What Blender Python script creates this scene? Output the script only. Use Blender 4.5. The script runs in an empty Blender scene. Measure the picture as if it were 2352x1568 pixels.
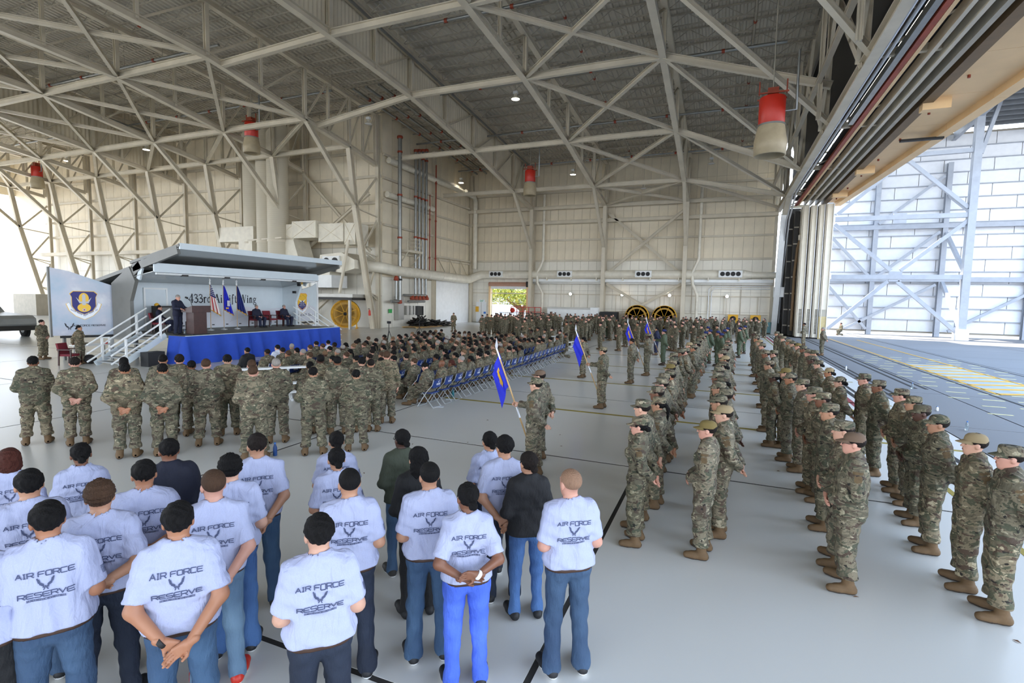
import bpy, math, random
import numpy as np
from mathutils import Matrix, Vector
from mathutils.bvhtree import BVHTree
random.seed(7); rng = np.random.default_rng(7)
S = bpy.context.scene
COL = S.collection
PI = math.pi

# ------------------------------------------------------------------ camera
FPX, HCAM = 1174.0, 3.12                       # focal length in pixels of the 2352 x 1568 frame, eye height
def _ray(x, y): return np.array([x - 1176.0, 784.0 - y, -FPX])
_Y = _ray(1660, 697); _Y /= np.linalg.norm(_Y)
_X = -_ray(-1700, 630); _X /= np.linalg.norm(_X); _X -= _Y * _X.dot(_Y); _X /= np.linalg.norm(_X)
RC = np.array([_X, _Y, np.cross(_X, _Y)])
cam = bpy.data.cameras.new('camera'); camo = bpy.data.objects.new('camera', cam); COL.objects.link(camo)
cam.sensor_width = 36; cam.lens = FPX / 2352 * 36; cam.clip_end = 500; cam.clip_start = .05
camo.matrix_world = Matrix.LocRotScale(Vector((0, 0, HCAM)), Matrix(RC.tolist()), None)
S.camera = camo
# ------------------------------------------------------------------ world, sun, exposure
W = bpy.data.worlds.new('world'); S.world = W; W.use_nodes = True
nt = W.node_tree; nt.nodes.clear()
o = nt.nodes.new('ShaderNodeOutputWorld'); bg = nt.nodes.new('ShaderNodeBackground'); tc = nt.nodes.new('ShaderNodeTexCoord')
sx = nt.nodes.new('ShaderNodeSeparateXYZ'); cr = nt.nodes.new('ShaderNodeValToRGB')
nt.links.new(tc.outputs['Generated'], sx.inputs[0]); nt.links.new(sx.outputs['Z'], cr.inputs[0])
cr.color_ramp.elements[0].color = (.90, .95, 1.0, 1); cr.color_ramp.elements[0].position = 0.0
cr.color_ramp.elements[1].color = (.42, .64, 1.0, 1); cr.color_ramp.elements[1].position = .75
nt.links.new(cr.outputs[0], bg.inputs[0]); bg.inputs[1].default_value = 4.2
nt.links.new(bg.outputs[0], o.inputs[0])
sun = bpy.data.lights.new('sun', 'SUN'); sun.energy = 13.0; sun.angle = .009; sun.color = (1, .90, .76)
suno = bpy.data.objects.new('sun', sun); COL.objects.link(suno)
suno.rotation_euler = Vector((.53, -.10, -.84)).to_track_quat('-Z', 'Y').to_euler()
S.view_settings.view_transform = 'Standard'; S.view_settings.look = 'None'
S.view_settings.exposure = 0.45; S.view_settings.gamma = 1; S.view_settings.use_curve_mapping = False
S.cycles.max_bounces = 8; S.cycles.diffuse_bounces = 6; S.cycles.glossy_bounces = 3; S.cycles.transmission_bounces = 4
S.cycles.caustics_reflective = False; S.cycles.caustics_refractive = False
S.cycles.sample_clamp_indirect = 6

# ------------------------------------------------------------------ pixel -> place helpers (used only to find where things stand)
def ray(x, y): return RC @ _ray(x, y)
def gp(x, y, z=0.0):
    d = ray(x, y); t = (z - HCAM) / d[2]; return np.array([d[0] * t, d[1] * t, z])

# ------------------------------------------------------------------ materials
def sr(r, g, b):
    f = lambda c: (c / 255 / 12.92) if c / 255 <= .04045 else ((c / 255 + .055) / 1.055) ** 2.4
    return (f(r), f(g), f(b), 1)
class NT:
    def __init__(s, name):
        m = bpy.data.materials.new(name); m.use_nodes = True; s.m = m; s.t = m.node_tree; s.p = s.t.nodes['Principled BSDF']
    def n(s, typ, **kw):
        n = s.t.nodes.new(typ)
        for k, v in kw.items():
            if k in n.inputs.keys(): n.inputs[k].default_value = v
            else: setattr(n, k, v)
        return n
    def l(s, a, b): s.t.links.new(a, b)
    def mix(s, a, b, f, mode='MIX'):
        n = s.n('ShaderNodeMix', data_type='RGBA', blend_type=mode)
        for v, i in ((f, 0), (a, 6), (b, 7)):
            if hasattr(v, 'is_output'): s.l(v, n.inputs[i])
            else: n.inputs[i].default_value = v
        return n.outputs[2]
    def ramp(s, v, stops, interp='LINEAR'):
        n = s.n('ShaderNodeValToRGB'); n.color_ramp.interpolation = interp; e = n.color_ramp.elements
        while len(e) < len(stops): e.new(.5)
        for el, (p, c) in zip(e, stops): el.position = p; el.color = c if len(c) == 4 else (*c, 1)
        s.l(v, n.inputs[0]); return n.outputs[0]
    def coord(s, kind='Object', scale=(1, 1, 1), rnd=False):
        c = s.n('ShaderNodeTexCoord'); mp = s.n('ShaderNodeMapping'); mp.inputs['Scale'].default_value = scale
        s.l(c.outputs[kind], mp.inputs[0])
        if rnd:
            oi = s.n('ShaderNodeObjectInfo'); mu = s.n('ShaderNodeMath', operation='MULTIPLY'); mu.inputs[1].default_value = 57.3
            s.l(oi.outputs['Random'], mu.inputs[0]); cb = s.n('ShaderNodeCombineXYZ')
            for i in range(3): s.l(mu.outputs[0], cb.inputs[i])
            s.l(cb.outputs[0], mp.inputs['Location'])
        return mp.outputs[0]
    def noise(s, vec, scale, detail=3, rough=.55, dist=0):
        n = s.n('ShaderNodeTexNoise'); n.inputs['Scale'].default_value = scale; n.inputs['Detail'].default_value = detail
        n.inputs['Roughness'].default_value = rough; n.inputs['Distortion'].default_value = dist; s.l(vec, n.inputs['Vector']); return n.outputs['Fac']
    def bump(s, h, strength=.3, dist=.01):
        b = s.n('ShaderNodeBump'); b.inputs['Strength'].default_value = strength; b.inputs['Distance'].default_value = dist
        s.l(h, b.inputs['Height']); s.l(b.outputs[0], s.p.inputs['Normal'])
    def base(s, c):
        if hasattr(c, 'is_output'): s.l(c, s.p.inputs['Base Color'])
        else: s.p.inputs['Base Color'].default_value = c
def mat(name, c, rough=.55, metal=0, var=.12, vs=2.0, bump=0, emit=None, alpha=None, trans=None):
    k = NT(name); c = tuple(c)
    if var:
        v = k.noise(k.coord(), vs, 4)
        lo = tuple(x * (1 - var) for x in c[:3]) + (1,); hi = tuple(min(1, x * (1 + var)) for x in c[:3]) + (1,)
        k.base(k.ramp(v, [(.3, lo), (.7, hi)]))
        if bump: k.bump(k.noise(k.coord(), vs * 12, 3), bump, .01)
    else: k.base(c)
    k.p.inputs['Roughness'].default_value = rough; k.p.inputs['Metallic'].default_value = metal
    if emit: k.p.inputs['Emission Color'].default_value = (*emit[:3], 1); k.p.inputs['Emission Strength'].default_value = emit[3]
    if alpha is not None: k.p.inputs['Alpha'].default_value = alpha
    if trans: k.p.inputs['Transmission Weight'].default_value = trans
    return k.m
M = {}
def mm(n, *a, **k): M[n] = mat(n, *a, **k)
mm('steel', sr(206, 197, 178), .5, var=.10, vs=.7)
mm('steel_dark', sr(172, 165, 150), .55, var=.1)
mm('deck', sr(200, 194, 180), .5, var=.10, vs=.35)
mm('curtain', sr(214, 204, 182), .55, var=.08, vs=.5)
mm('panel', sr(228, 217, 194), .55, var=.08, vs=.8)
mm('panel_white', sr(232, 228, 216), .45, var=.06, vs=.8)
mm('seam', sr(168, 160, 146), .8, var=0)
mm('white', sr(232, 234, 234), .4, var=.04)
mm('shed_panel', sr(222, 224, 228), .5, var=.04)
mm('shed_steel', sr(156, 161, 170), .5, var=.08)
mm('duct', sr(222, 216, 200), .36, var=.08)
mm('duct_grey', sr(176, 174, 168), .38, .3, var=.08)
mm('galv', sr(150, 152, 150), .35, .7, var=.1)
mm('chrome', sr(205, 208, 212), .32, .6, var=0)
mm('black', sr(22, 22, 24), .6, var=.15)
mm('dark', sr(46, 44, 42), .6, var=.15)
mm('rust', sr(150, 62, 38), .55, var=.2)
mm('red_paint', sr(196, 44, 26), .4, var=.08)
mm('tan_cone', sr(170, 156, 128), .45, var=.12)
mm('soffit', sr(240, 204, 154), .6, var=.06, vs=.5)  # beige paint with the warm glow off the sunlit ground mixed in
mm('soffit_dark', sr(120, 96, 66), .6, var=.1)
mm('door_leaf', sr(224, 216, 198), .55, var=.05)
mm('brick_tan', sr(196, 178, 130), .7, var=.1, vs=6)
mm('yellow', sr(222, 166, 28), .5, var=.1)
mm('yellow_paint', sr(150, 132, 36), .6, var=.2, vs=5)
mm('pale_yellow', sr(220, 212, 160), .7, var=.2, vs=5)
mm('red_line', sr(150, 60, 66), .7, var=.2, vs=5)
mm('joint', sr(44, 42, 40), .8, var=.2)
mm('stage_grey', sr(150, 154, 156), .5, var=.05)
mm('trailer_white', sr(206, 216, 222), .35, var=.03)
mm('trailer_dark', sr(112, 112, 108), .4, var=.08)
mm('stage_deck', sr(112, 110, 104), .6, var=.12, vs=3)
mm('skirt', sr(32, 70, 172), .8, var=.08, vs=4)
mm('wood_dark', sr(58, 26, 20), .35, var=.25, vs=6)
mm('maroon', sr(112, 26, 40), .75, var=.1, vs=8)
mm('chair_blue', sr(28, 56, 122), .35, var=.05)
mm('ink', sr(40, 42, 52), .7, var=0)
mm('ink_faded', sr(70, 78, 108), .8, var=0)
mm('logo_white', sr(230, 232, 236), .5, var=0)
mm('flag_blue', sr(28, 40, 190), .7, var=.12, vs=8)
mm('flag_navy', sr(18, 36, 110), .7, var=.12, vs=8)
mm('flag_red', sr(176, 28, 40), .7, var=.08)
mm('flag_white', sr(228, 226, 222), .7, var=.04)
mm('gold', sr(214, 164, 40), .5, var=.15, vs=10)
mm('pole_wood', sr(186, 150, 96), .4, var=.15, vs=8)
mm('shield_blue', sr(30, 30, 110), .5, var=0)
mm('shield_yellow', sr(236, 190, 60), .5, var=0)
mm('scroll', sr(236, 240, 246), .5, var=0)
mm('silver', sr(190, 190, 196), .5, var=0)
mm('exit_green', sr(60, 170, 90), .5, var=0)
mm('bottle_teal', sr(20, 110, 120), .3, var=0)
mm('bottle_blue', sr(30, 70, 130), .3, var=0)
mm('cloud', sr(206, 208, 216), .5, var=.03)
mm('bark', sr(112, 84, 62), .9, var=.25, vs=6)
mm('rubber', sr(20, 20, 20), .8, var=.1)
mm('truck', sr(150, 152, 150), .35, var=.05)
mm('orange', sr(240, 110, 40), .4, var=0)
mm('lamp_lens', sr(255, 240, 215), .4, var=0, emit=(1, .93, .8, 14))
mm('flood_lens', sr(255, 226, 190), .4, var=0, emit=(1, .84, .66, 40))
mm('fluor', sr(255, 255, 245), .4, var=0, emit=(.95, 1, .92, 1.2))
mm('mesh_yellow', sr(172, 130, 46), .6, var=.15, vs=20)
mm('blueprint', sr(60, 120, 200), .6, var=0)
mm('clear', sr(215, 232, 240), .08, var=0, trans=.85)
mm('leather', sr(62, 40, 28), .5, var=.1)
mm('roller', sr(176, 136, 116), .5, var=.1)
mm('shed_roof', sr(168, 160, 146), .6, var=.08)
mm('shed_beam', sr(112, 116, 120), .6, var=.08)
mm('patch_grey', sr(164, 170, 172), .7, var=.12)
mm('paper', sr(226, 230, 236), .7, var=0)
def floor_mat(name, c, stain, rough, vs):
    k = NT(name); v = k.coord('Object'); g = k.n('ShaderNodeNewGeometry')
    a = k.noise(g.outputs['Position'], vs, 2, .5); b = k.noise(g.outputs['Position'], vs * 5, 3, .5, 0)
    col = k.mix(c, stain, k.ramp(a, [(.3, (0, 0, 0)), (.8, (.5, .5, .5))]))
    k.base(col); k.p.inputs['Roughness'].default_value = rough + .02
    k.p.inputs['Specular IOR Level'].default_value = .6
    M[name] = k.m
floor_mat('epoxy', sr(214, 214, 210), sr(200, 197, 190), .26, .16)
floor_mat('concrete', sr(126, 126, 128), sr(92, 90, 88), .6, .1)
floor_mat('concrete_light', sr(168, 164, 156), sr(140, 134, 124), .6, .2)
def rib_mat(name, c, scale):
    k = NT(name); g = k.n('ShaderNodeNewGeometry'); a = k.noise(g.outputs['Position'], .5, 4)
    k.base(k.mix(c, tuple(x * .82 for x in c[:3]) + (1,), a)); k.p.inputs['Roughness'].default_value = .5
    w = k.n('ShaderNodeTexWave'); w.wave_type = 'BANDS'; w.bands_direction = 'Z'; w.inputs['Scale'].default_value = scale
    k.l(g.outputs['Position'], w.inputs['Vector']); k.bump(w.outputs['Fac'], .25, .02); M[name] = k.m
rib_mat('spiral', sr(206, 198, 178), 1.6)
# colour comes from the object: skin, hair, plain cloth, denim
def ocol(name, rough, kind):
    k = NT(name); oi = k.n('ShaderNodeObjectInfo'); c = oi.outputs['Color']; v = k.coord('Object', (1, 1, 1), True)
    if kind == 'skin':
        k.base(k.mix(c, (.75, .55, .5, 1), k.ramp(k.noise(v, 9, 3), [(.4, (0, 0, 0)), (.8, (.35, .35, .35))]), 'MULTIPLY'))
        k.p.inputs['Subsurface Weight'].default_value = 0
    elif kind == 'hair':
        k.base(k.mix(c, (1.3, 1.25, 1.2, 1), k.ramp(k.noise(k.coord('Object', (30, 30, 6), True), 3, 3), [(.4, (0, 0, 0)), (.8, (.8, .8, .8))]), 'MULTIPLY'))
        k.bump(k.noise(k.coord('Object', (60, 60, 12)), 2.2, 4), 1.0, .02)
    elif kind == 'denim':
        f = k.ramp(k.noise(v, 2.6, 2), [(.42, (0, 0, 0)), (.72, (.8, .8, .8))])
        cc = k.mix(c, (2.1, 1.9, 1.65, 1), f, 'MULTIPLY')
        k.base(cc); k.bump(k.noise(k.coord('Object', (14, 14, 5)), 2.4, 4), .55, .03)
    elif kind == 'heather':
        f = k.ramp(k.noise(v, 260, 2), [(.3, (.86, .86, .86)), (.7, (1, 1, 1))])
        k.base(k.mix(c, f, 1.0, 'MULTIPLY')); k.bump(k.noise(k.coord('Object', (9, 9, 2.6), True), 1.5, 3, .5, .6), .55, .05)
    else:
        k.base(k.mix(c, (.7, .7, .7, 1), k.ramp(k.noise(v, 6, 4), [(.35, (0, 0, 0)), (.8, (.7, .7, .7))]), 'MULTIPLY'))
        k.bump(k.noise(k.coord('Object', (10, 10, 4)), 2.2, 3), .5, .03)
    k.p.inputs['Roughness'].default_value = rough; M[name] = k.m
    if kind == 'hair': k.p.inputs['Specular IOR Level'].default_value = .2
ocol('skin', .5, 'skin'); ocol('hair', .7, 'hair'); ocol('denim', .8, 'denim'); ocol('heather', .85, 'heather'); ocol('cloth', .8, 'cloth')
mm('eye', sr(40, 30, 26), .25, var=0); mm('lip', sr(150, 84, 76), .5, var=0); mm('brow', sr(40, 30, 24), .7, var=0)
def camo(name, cols, bright=1.0):
    k = NT(name); v = k.coord('Object', (1, 1, 1.9), True)
    a = k.noise(v, 4.6, 3, .6, .8); b = k.noise(v, 8, 2, .6, .6); d = k.noise(v, 11, 3, .6, .3); e = k.noise(v, 15, 2, .5, .4)
    c = k.ramp(a, [(0, cols[0]), (.44, cols[1]), (.53, cols[2]), (.62, cols[0])], 'CONSTANT')
    c = k.mix(c, cols[3], k.ramp(b, [(0, (0, 0, 0)), (.585, (1, 1, 1))], 'CONSTANT'))
    c = k.mix(c, cols[4], k.ramp(d, [(0, (0, 0, 0)), (.625, (1, 1, 1))], 'CONSTANT'))
    c = k.mix(c, cols[5], k.ramp(e, [(0, (0, 0, 0)), (.66, (1, 1, 1))], 'CONSTANT'))
    oi = k.n('ShaderNodeObjectInfo'); t = k.ramp(oi.outputs['Random'], [(0, (.78, .80, .74)), (.5, (1, 1, 1)), (1, (1.18, 1.12, 1.02))])
    k.base(k.mix(c, t, 1.0, 'MULTIPLY')); k.p.inputs['Roughness'].default_value = .85
    k.bump(k.noise(k.coord('Object', (9, 9, 5), True), 2.2, 3, .5, .5), .6, .04); M[name] = k.m
camo('camo', [sr(94, 88, 72), sr(120, 111, 92), sr(76, 78, 62), sr(78, 64, 53), sr(160, 151, 128), sr(33, 30, 26)])
mm('patch', sr(92, 74, 48), .8, var=.2, vs=30)
mm('boot', sr(100, 77, 50), .75, var=.15, vs=10)
mm('boot_dark', sr(60, 47, 36), .75, var=.15, vs=10)
mm('shoe_black', sr(24, 24, 27), .6, var=.1)
mm('sole_white', sr(225, 225, 225), .6, var=.05)

# ------------------------------------------------------------------ mesh building
def tag(o, label=None, cat=None, group=None, kind=None):
    if label: o['label'] = label
    if cat: o['category'] = cat
    if group: o['group'] = group
    if kind: o['kind'] = kind
    return o
def empty(name, loc=(0, 0, 0), rz=0.0, label=None, cat=None, group=None, kind=None):
    o = bpy.data.objects.new(name, None); o.empty_display_size = .2; o.location = [float(v) for v in loc]; o.rotation_euler = (0, 0, rz); COL.objects.link(o)
    return tag(o, label, cat, group, kind)
def npmesh(name, V, F4=None, F3=None, smooth=False, mi=None):
    V = np.asarray(V, np.float32); me = bpy.data.meshes.new(name)
    parts = [(F, k) for F, k in ((F4, 4), (F3, 3)) if F is not None and len(F)]
    loops = np.concatenate([np.asarray(F, np.int32).ravel() for F, k in parts]) if parts else np.zeros(0, np.int32)
    tot = np.concatenate([np.full(len(F), k, np.int32) for F, k in parts]) if parts else np.zeros(0, np.int32)
    me.vertices.add(len(V)); me.vertices.foreach_set('co', V.ravel())
    me.loops.add(len(loops)); me.loops.foreach_set('vertex_index', loops)
    me.polygons.add(len(tot)); me.polygons.foreach_set('loop_start', np.concatenate([[0], np.cumsum(tot)[:-1]]).astype(np.int32))
    me.polygons.foreach_set('loop_total', tot)
    if mi is not None: me.polygons.foreach_set('material_index', np.asarray(mi, np.int32))
    if smooth: me.polygons.foreach_set('use_smooth', np.ones(len(tot), bool))
    me.update(calc_edges=True); return me
class MB:
    def __init__(s): s.v = []; s.f = []; s.m = []; s.sm = []
    def add(s, V, F, m=0, sm=False):
        o = len(s.v); s.v.extend([tuple(map(float, p)) for p in V]); s.f.extend([tuple(i + o for i in f) for f in F]); s.m.extend([m] * len(F)); s.sm.extend([sm] * len(F)); return s
    def box(s, c, d, R=None, m=0):
        c = np.array(c, float); h = np.array(d, float) / 2
        P = np.array([[x, y, z] for x in (-1, 1) for y in (-1, 1) for z in (-1, 1)]) * h
        if R is not None: P = P @ np.array(R).T
        return s.add(P + c, [(0, 1, 3, 2), (4, 6, 7, 5), (0, 4, 5, 1), (2, 3, 7, 6), (0, 2, 6, 4), (1, 5, 7, 3)], m)
    def box2(s, a, b, m=0):
        a = np.array(a, float); b = np.array(b, float); return s.box((a + b) / 2, np.abs(b - a), None, m)
    def rbox(s, c, d, rz, m=0):
        cs, sn = math.cos(rz), math.sin(rz); return s.box(c, d, [[cs, -sn, 0], [sn, cs, 0], [0, 0, 1]], m)
    def frame(s, p, q, up=(0, 0, 1)):
        p = np.array(p, float); q = np.array(q, float); d = q - p; L = np.linalg.norm(d); d = d / L; u = np.array(up, float)
        if abs(d.dot(u)) > .97: u = np.array([0., 1, 0]) if abs(d[1]) < .9 else np.array([1., 0, 0])
        x = np.cross(d, u); x /= np.linalg.norm(x); y = np.cross(x, d); return p, q, x, y
    def prof(s, p, q, pts, m=0, up=(0, 0, 1), cap=True):
        p, q, x, y = s.frame(p, q, up); n = len(pts)
        V = [p + a * x + b * y for a, b in pts] + [q + a * x + b * y for a, b in pts]
        F = [(i, (i + 1) % n, n + (i + 1) % n, n + i) for i in range(n)]
        if cap: F += [tuple(range(n - 1, -1, -1)), tuple(range(n, 2 * n))]
        return s.add(V, F, m)
    def bar(s, p, q, w, h=None, m=0, up=(0, 0, 1)):
        h = h or w; return s.prof(p, q, [(-w / 2, -h / 2), (w / 2, -h / 2), (w / 2, h / 2), (-w / 2, h / 2)], m, up)
    def ibeam(s, p, q, w, h, t=.05, m=0, up=(0, 0, 1)):
        a, b = w / 2, h / 2; u = t / 2
        return s.prof(p, q, [(-a, -b), (a, -b), (a, -b + t), (u, -b + t), (u, b - t), (a, b - t), (a, b), (-a, b), (-a, b - t), (-u, b - t), (-u, -b + t), (-a, -b + t)], m, up)
    def tube(s, p, q, r, n=10, m=0, r2=None, cap=True):
        p, q, x, y = s.frame(p, q); r2 = r if r2 is None else r2
        an = [2 * PI * i / n for i in range(n)]
        V = [p + r * (math.cos(a) * x + math.sin(a) * y) for a in an] + [q + r2 * (math.cos(a) * x + math.sin(a) * y) for a in an]
        s.add(V, [(i, (i + 1) % n, n + (i + 1) % n, n + i) for i in range(n)], m, True)
        if cap: s.add(V[:n], [tuple(range(n - 1, -1, -1))], m); s.add(V[n:], [tuple(range(n))], m)
        return s
    def path(s, pts, r, n=8, m=0):
        pts = [np.array(p, float) for p in pts]; rings = []; up = np.array([0, 0, 1.]); N = len(pts); rr = r if hasattr(r, '__len__') else [r] * N
        px = None
        for i, p in enumerate(pts):
            d = pts[min(i + 1, N - 1)] - pts[max(i - 1, 0)]; d /= max(1e-9, np.linalg.norm(d))
            if px is None:
                u = up if abs(d[2]) < .95 else np.array([1., 0, 0]); px = np.cross(d, u)
            px = px - d * px.dot(d); px /= np.linalg.norm(px); py = np.cross(px, d)
            rings.append([p + rr[i] * (math.cos(2 * PI * k / n) * px + math.sin(2 * PI * k / n) * py) for k in range(n)])
        V = [v for rg in rings for v in rg]
        F = [(i * n + k, i * n + (k + 1) % n, (i + 1) * n + (k + 1) % n, (i + 1) * n + k) for i in range(N - 1) for k in range(n)]
        s.add(V, F, m, True); s.add(rings[0], [tuple(range(n - 1, -1, -1))], m); s.add(rings[-1], [tuple(range(n))], m); return s
    def lathe(s, prof, c=(0, 0, 0), n=20, m=0, axis='z', sx=1, sy=1, sm=True):
        V = []; c = np.array(c, float)
        for r, z in prof:
            for k in range(n):
                a = 2 * PI * k / n; x, y = r * math.cos(a) * sx, r * math.sin(a) * sy
                V.append(c + (np.array([x, y, z]) if axis == 'z' else np.array([x, z, y]) if axis == 'y' else np.array([z, x, y])))
        F = [(i * n + k, i * n + (k + 1) % n, (i + 1) * n + (k + 1) % n, (i + 1) * n + k) for i in range(len(prof) - 1) for k in range(n)]
        s.add(V, F, m, sm)
        for i, rev in ((0, True), (len(prof) - 1, False)):
            if prof[i][0] > 1e-4: s.add(V[i * n:(i + 1) * n], [tuple(range(n - 1, -1, -1) if rev else range(n))], m)
        return s
    def poly(s, pts, nrm, t, m=0):
        """flat polygon (list of 3-D points) given thickness t along nrm"""
        n = len(pts); P = [np.array(p, float) for p in pts]; q = np.array(nrm, float) * t
        s.add(P + [p + q for p in P], [tuple(range(n)), tuple(range(2 * n - 1, n - 1, -1))] + [(i, (i + 1) % n, n + (i + 1) % n, n + i) for i in range(n)], m); return s
    def mesh(s, name, off=(0, 0, 0)):
        me = bpy.data.meshes.new(name); o = np.array(off, float)
        me.from_pydata([tuple(np.array(v) - o) for v in s.v], [], s.f)
        me.polygons.foreach_set('material_index', s.m); me.polygons.foreach_set('use_smooth', s.sm); me.update()
        return me
    def obj(s, name, mats, parent=None, loc=None):
        """verts are world coordinates; under a parent they are kept relative to it; a top-level mesh gets its origin at loc"""
        off = (0, 0, 0)
        if parent is not None:
            off = np.array(parent.location); pp = parent.parent
            while pp is not None: off = off + np.array(pp.location); pp = pp.parent
        elif loc is not None: off = loc
        o = bpy.data.objects.new(name, s.mesh(name, off)); COL.objects.link(o)
        for m in (mats if isinstance(mats, (list, tuple)) else [mats]): o.data.materials.append(M[m])
        if parent is not None: o.parent = parent
        elif loc is not None: o.location = [float(v) for v in loc]
        return o
def inst(name, me, loc, parent=None, rz=0.0, rot=None, scale=None):
    o = bpy.data.objects.new(name, me); COL.objects.link(o); o.location = [float(v) for v in loc]
    o.rotation_euler = rot if rot is not None else (0, 0, rz)
    if scale is not None: o.scale = scale if hasattr(scale, '__len__') else (scale,) * 3
    if parent is not None: o.parent = parent
    return o
def copy_tree(o, parent=None):
    c = o.copy(); COL.objects.link(c)
    if parent is not None: c.parent = parent; c.matrix_parent_inverse = o.matrix_parent_inverse
    for ch in KIDS.get(o.name, []): KIDS.setdefault(c.name, []).append(copy_tree(ch, c))
    return c
KIDS = {}
def kids(o):                                     # remember children of a prototype (obj.children walks the whole scene)
    for ch in o.children: KIDS.setdefault(o.name, []).append(ch); kids(ch)
    return o
ORD = ['first', 'second', 'third', 'fourth', 'fifth', 'sixth', 'seventh', 'eighth', 'ninth', 'tenth', 'eleventh', 'twelfth', 'thirteenth', 'fourteenth', 'fifteenth', 'sixteenth', 'seventeenth', 'eighteenth', 'nineteenth', 'twentieth', 'twenty-first', 'twenty-second', 'twenty-third', 'twenty-fourth', 'twenty-fifth', 'twenty-sixth', 'twenty-seventh', 'twenty-eighth', 'twenty-ninth', 'thirtieth', 'thirty-first', 'thirty-second', 'thirty-third', 'thirty-fourth', 'thirty-fifth', 'thirty-sixth', 'thirty-seventh', 'thirty-eighth']

# ------------------------------------------------------------------ lettering: strokes in a unit box, drawn as flat quads
GL = {'A': [[(0, 0), (.5, 1), (1, 0)], [(.22, .33), (.78, .33)]], 'I': [[(.5, 0), (.5, 1)], [(.2, 0), (.8, 0)], [(.2, 1), (.8, 1)]],
 'R': [[(0, 0), (0, 1), (.82, 1), (1, .86), (1, .6), (.82, .45), (.1, .45)], [(.55, .45), (1, 0)]], 'F': [[(0, 0), (0, .85), (.15, 1), (1, 1)], [(0, .5), (.85, .5)]],
 'O': [[(.15, 0), (.85, 0), (1, .15), (1, .85), (.85, 1), (.15, 1), (0, .85), (0, .15), (.15, 0)]], 'C': [[(1, 1), (.15, 1), (0, .85), (0, .15), (.15, 0), (1, 0)]],
 'E': [[(1, 0), (.15, 0), (0, .15), (0, .85), (.15, 1), (1, 1)], [(0, .5), (.9, .5)]], 'S': [[(0, 0), (.85, 0), (1, .15), (1, .4), (.85, .52), (.15, .52), (0, .64), (0, .86), (.15, 1), (1, 1)]],
 'V': [[(0, 1), (.5, 0), (1, 1)]], 'D': [[(0, 0), (0, 1), (.8, 1), (1, .8), (1, .2), (.8, 0), (0, 0)]], 'L': [[(0, 1), (0, 0), (1, 0)]], 'W': [[(0, 1), (.25, 0), (.5, .8), (.75, 0), (1, 1)]],
 'N': [[(0, 0), (0, 1), (1, 0), (1, 1)]], 'M': [[(0, 0), (0, 1), (.5, .4), (1, 1), (1, 0)]], 'T': [[(0, 1), (1, 1)], [(.5, 1), (.5, 0)]], 'G': [[(1, .9), (.85, 1), (.15, 1), (0, .85), (0, .15), (.15, 0), (1, 0), (1, .5), (.6, .5)]],
 'X': [[(0, 0), (1, 1)], [(0, 1), (1, 0)]], 'B': [[(0, 0), (0, 1), (.8, 1), (.95, .8), (.8, .55), (0, .55)], [(.8, .55), (1, .3), (.85, 0), (0, 0)]], 'K': [[(0, 0), (0, 1)], [(1, 1), (0, .45), (1, 0)]],
 'H': [[(0, 0), (0, 1)], [(1, 0), (1, 1)], [(0, .5), (1, .5)]], 'Y': [[(0, 1), (.5, .5), (1, 1)], [(.5, .5), (.5, 0)]], 'P': [[(0, 0), (0, 1), (.85, 1), (1, .8), (.85, .5), (0, .5)]],
 '.': [[(.4, 0), (.6, 0)]], '3': [[(.05, .9), (.4, 1), (.85, .85), (.8, .62), (.4, .54), (.9, .4), (.9, .12), (.4, 0), (0, .08)]], '4': [[(.75, 0), (.75, 1), (0, .3), (1, .3)]]}
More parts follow.
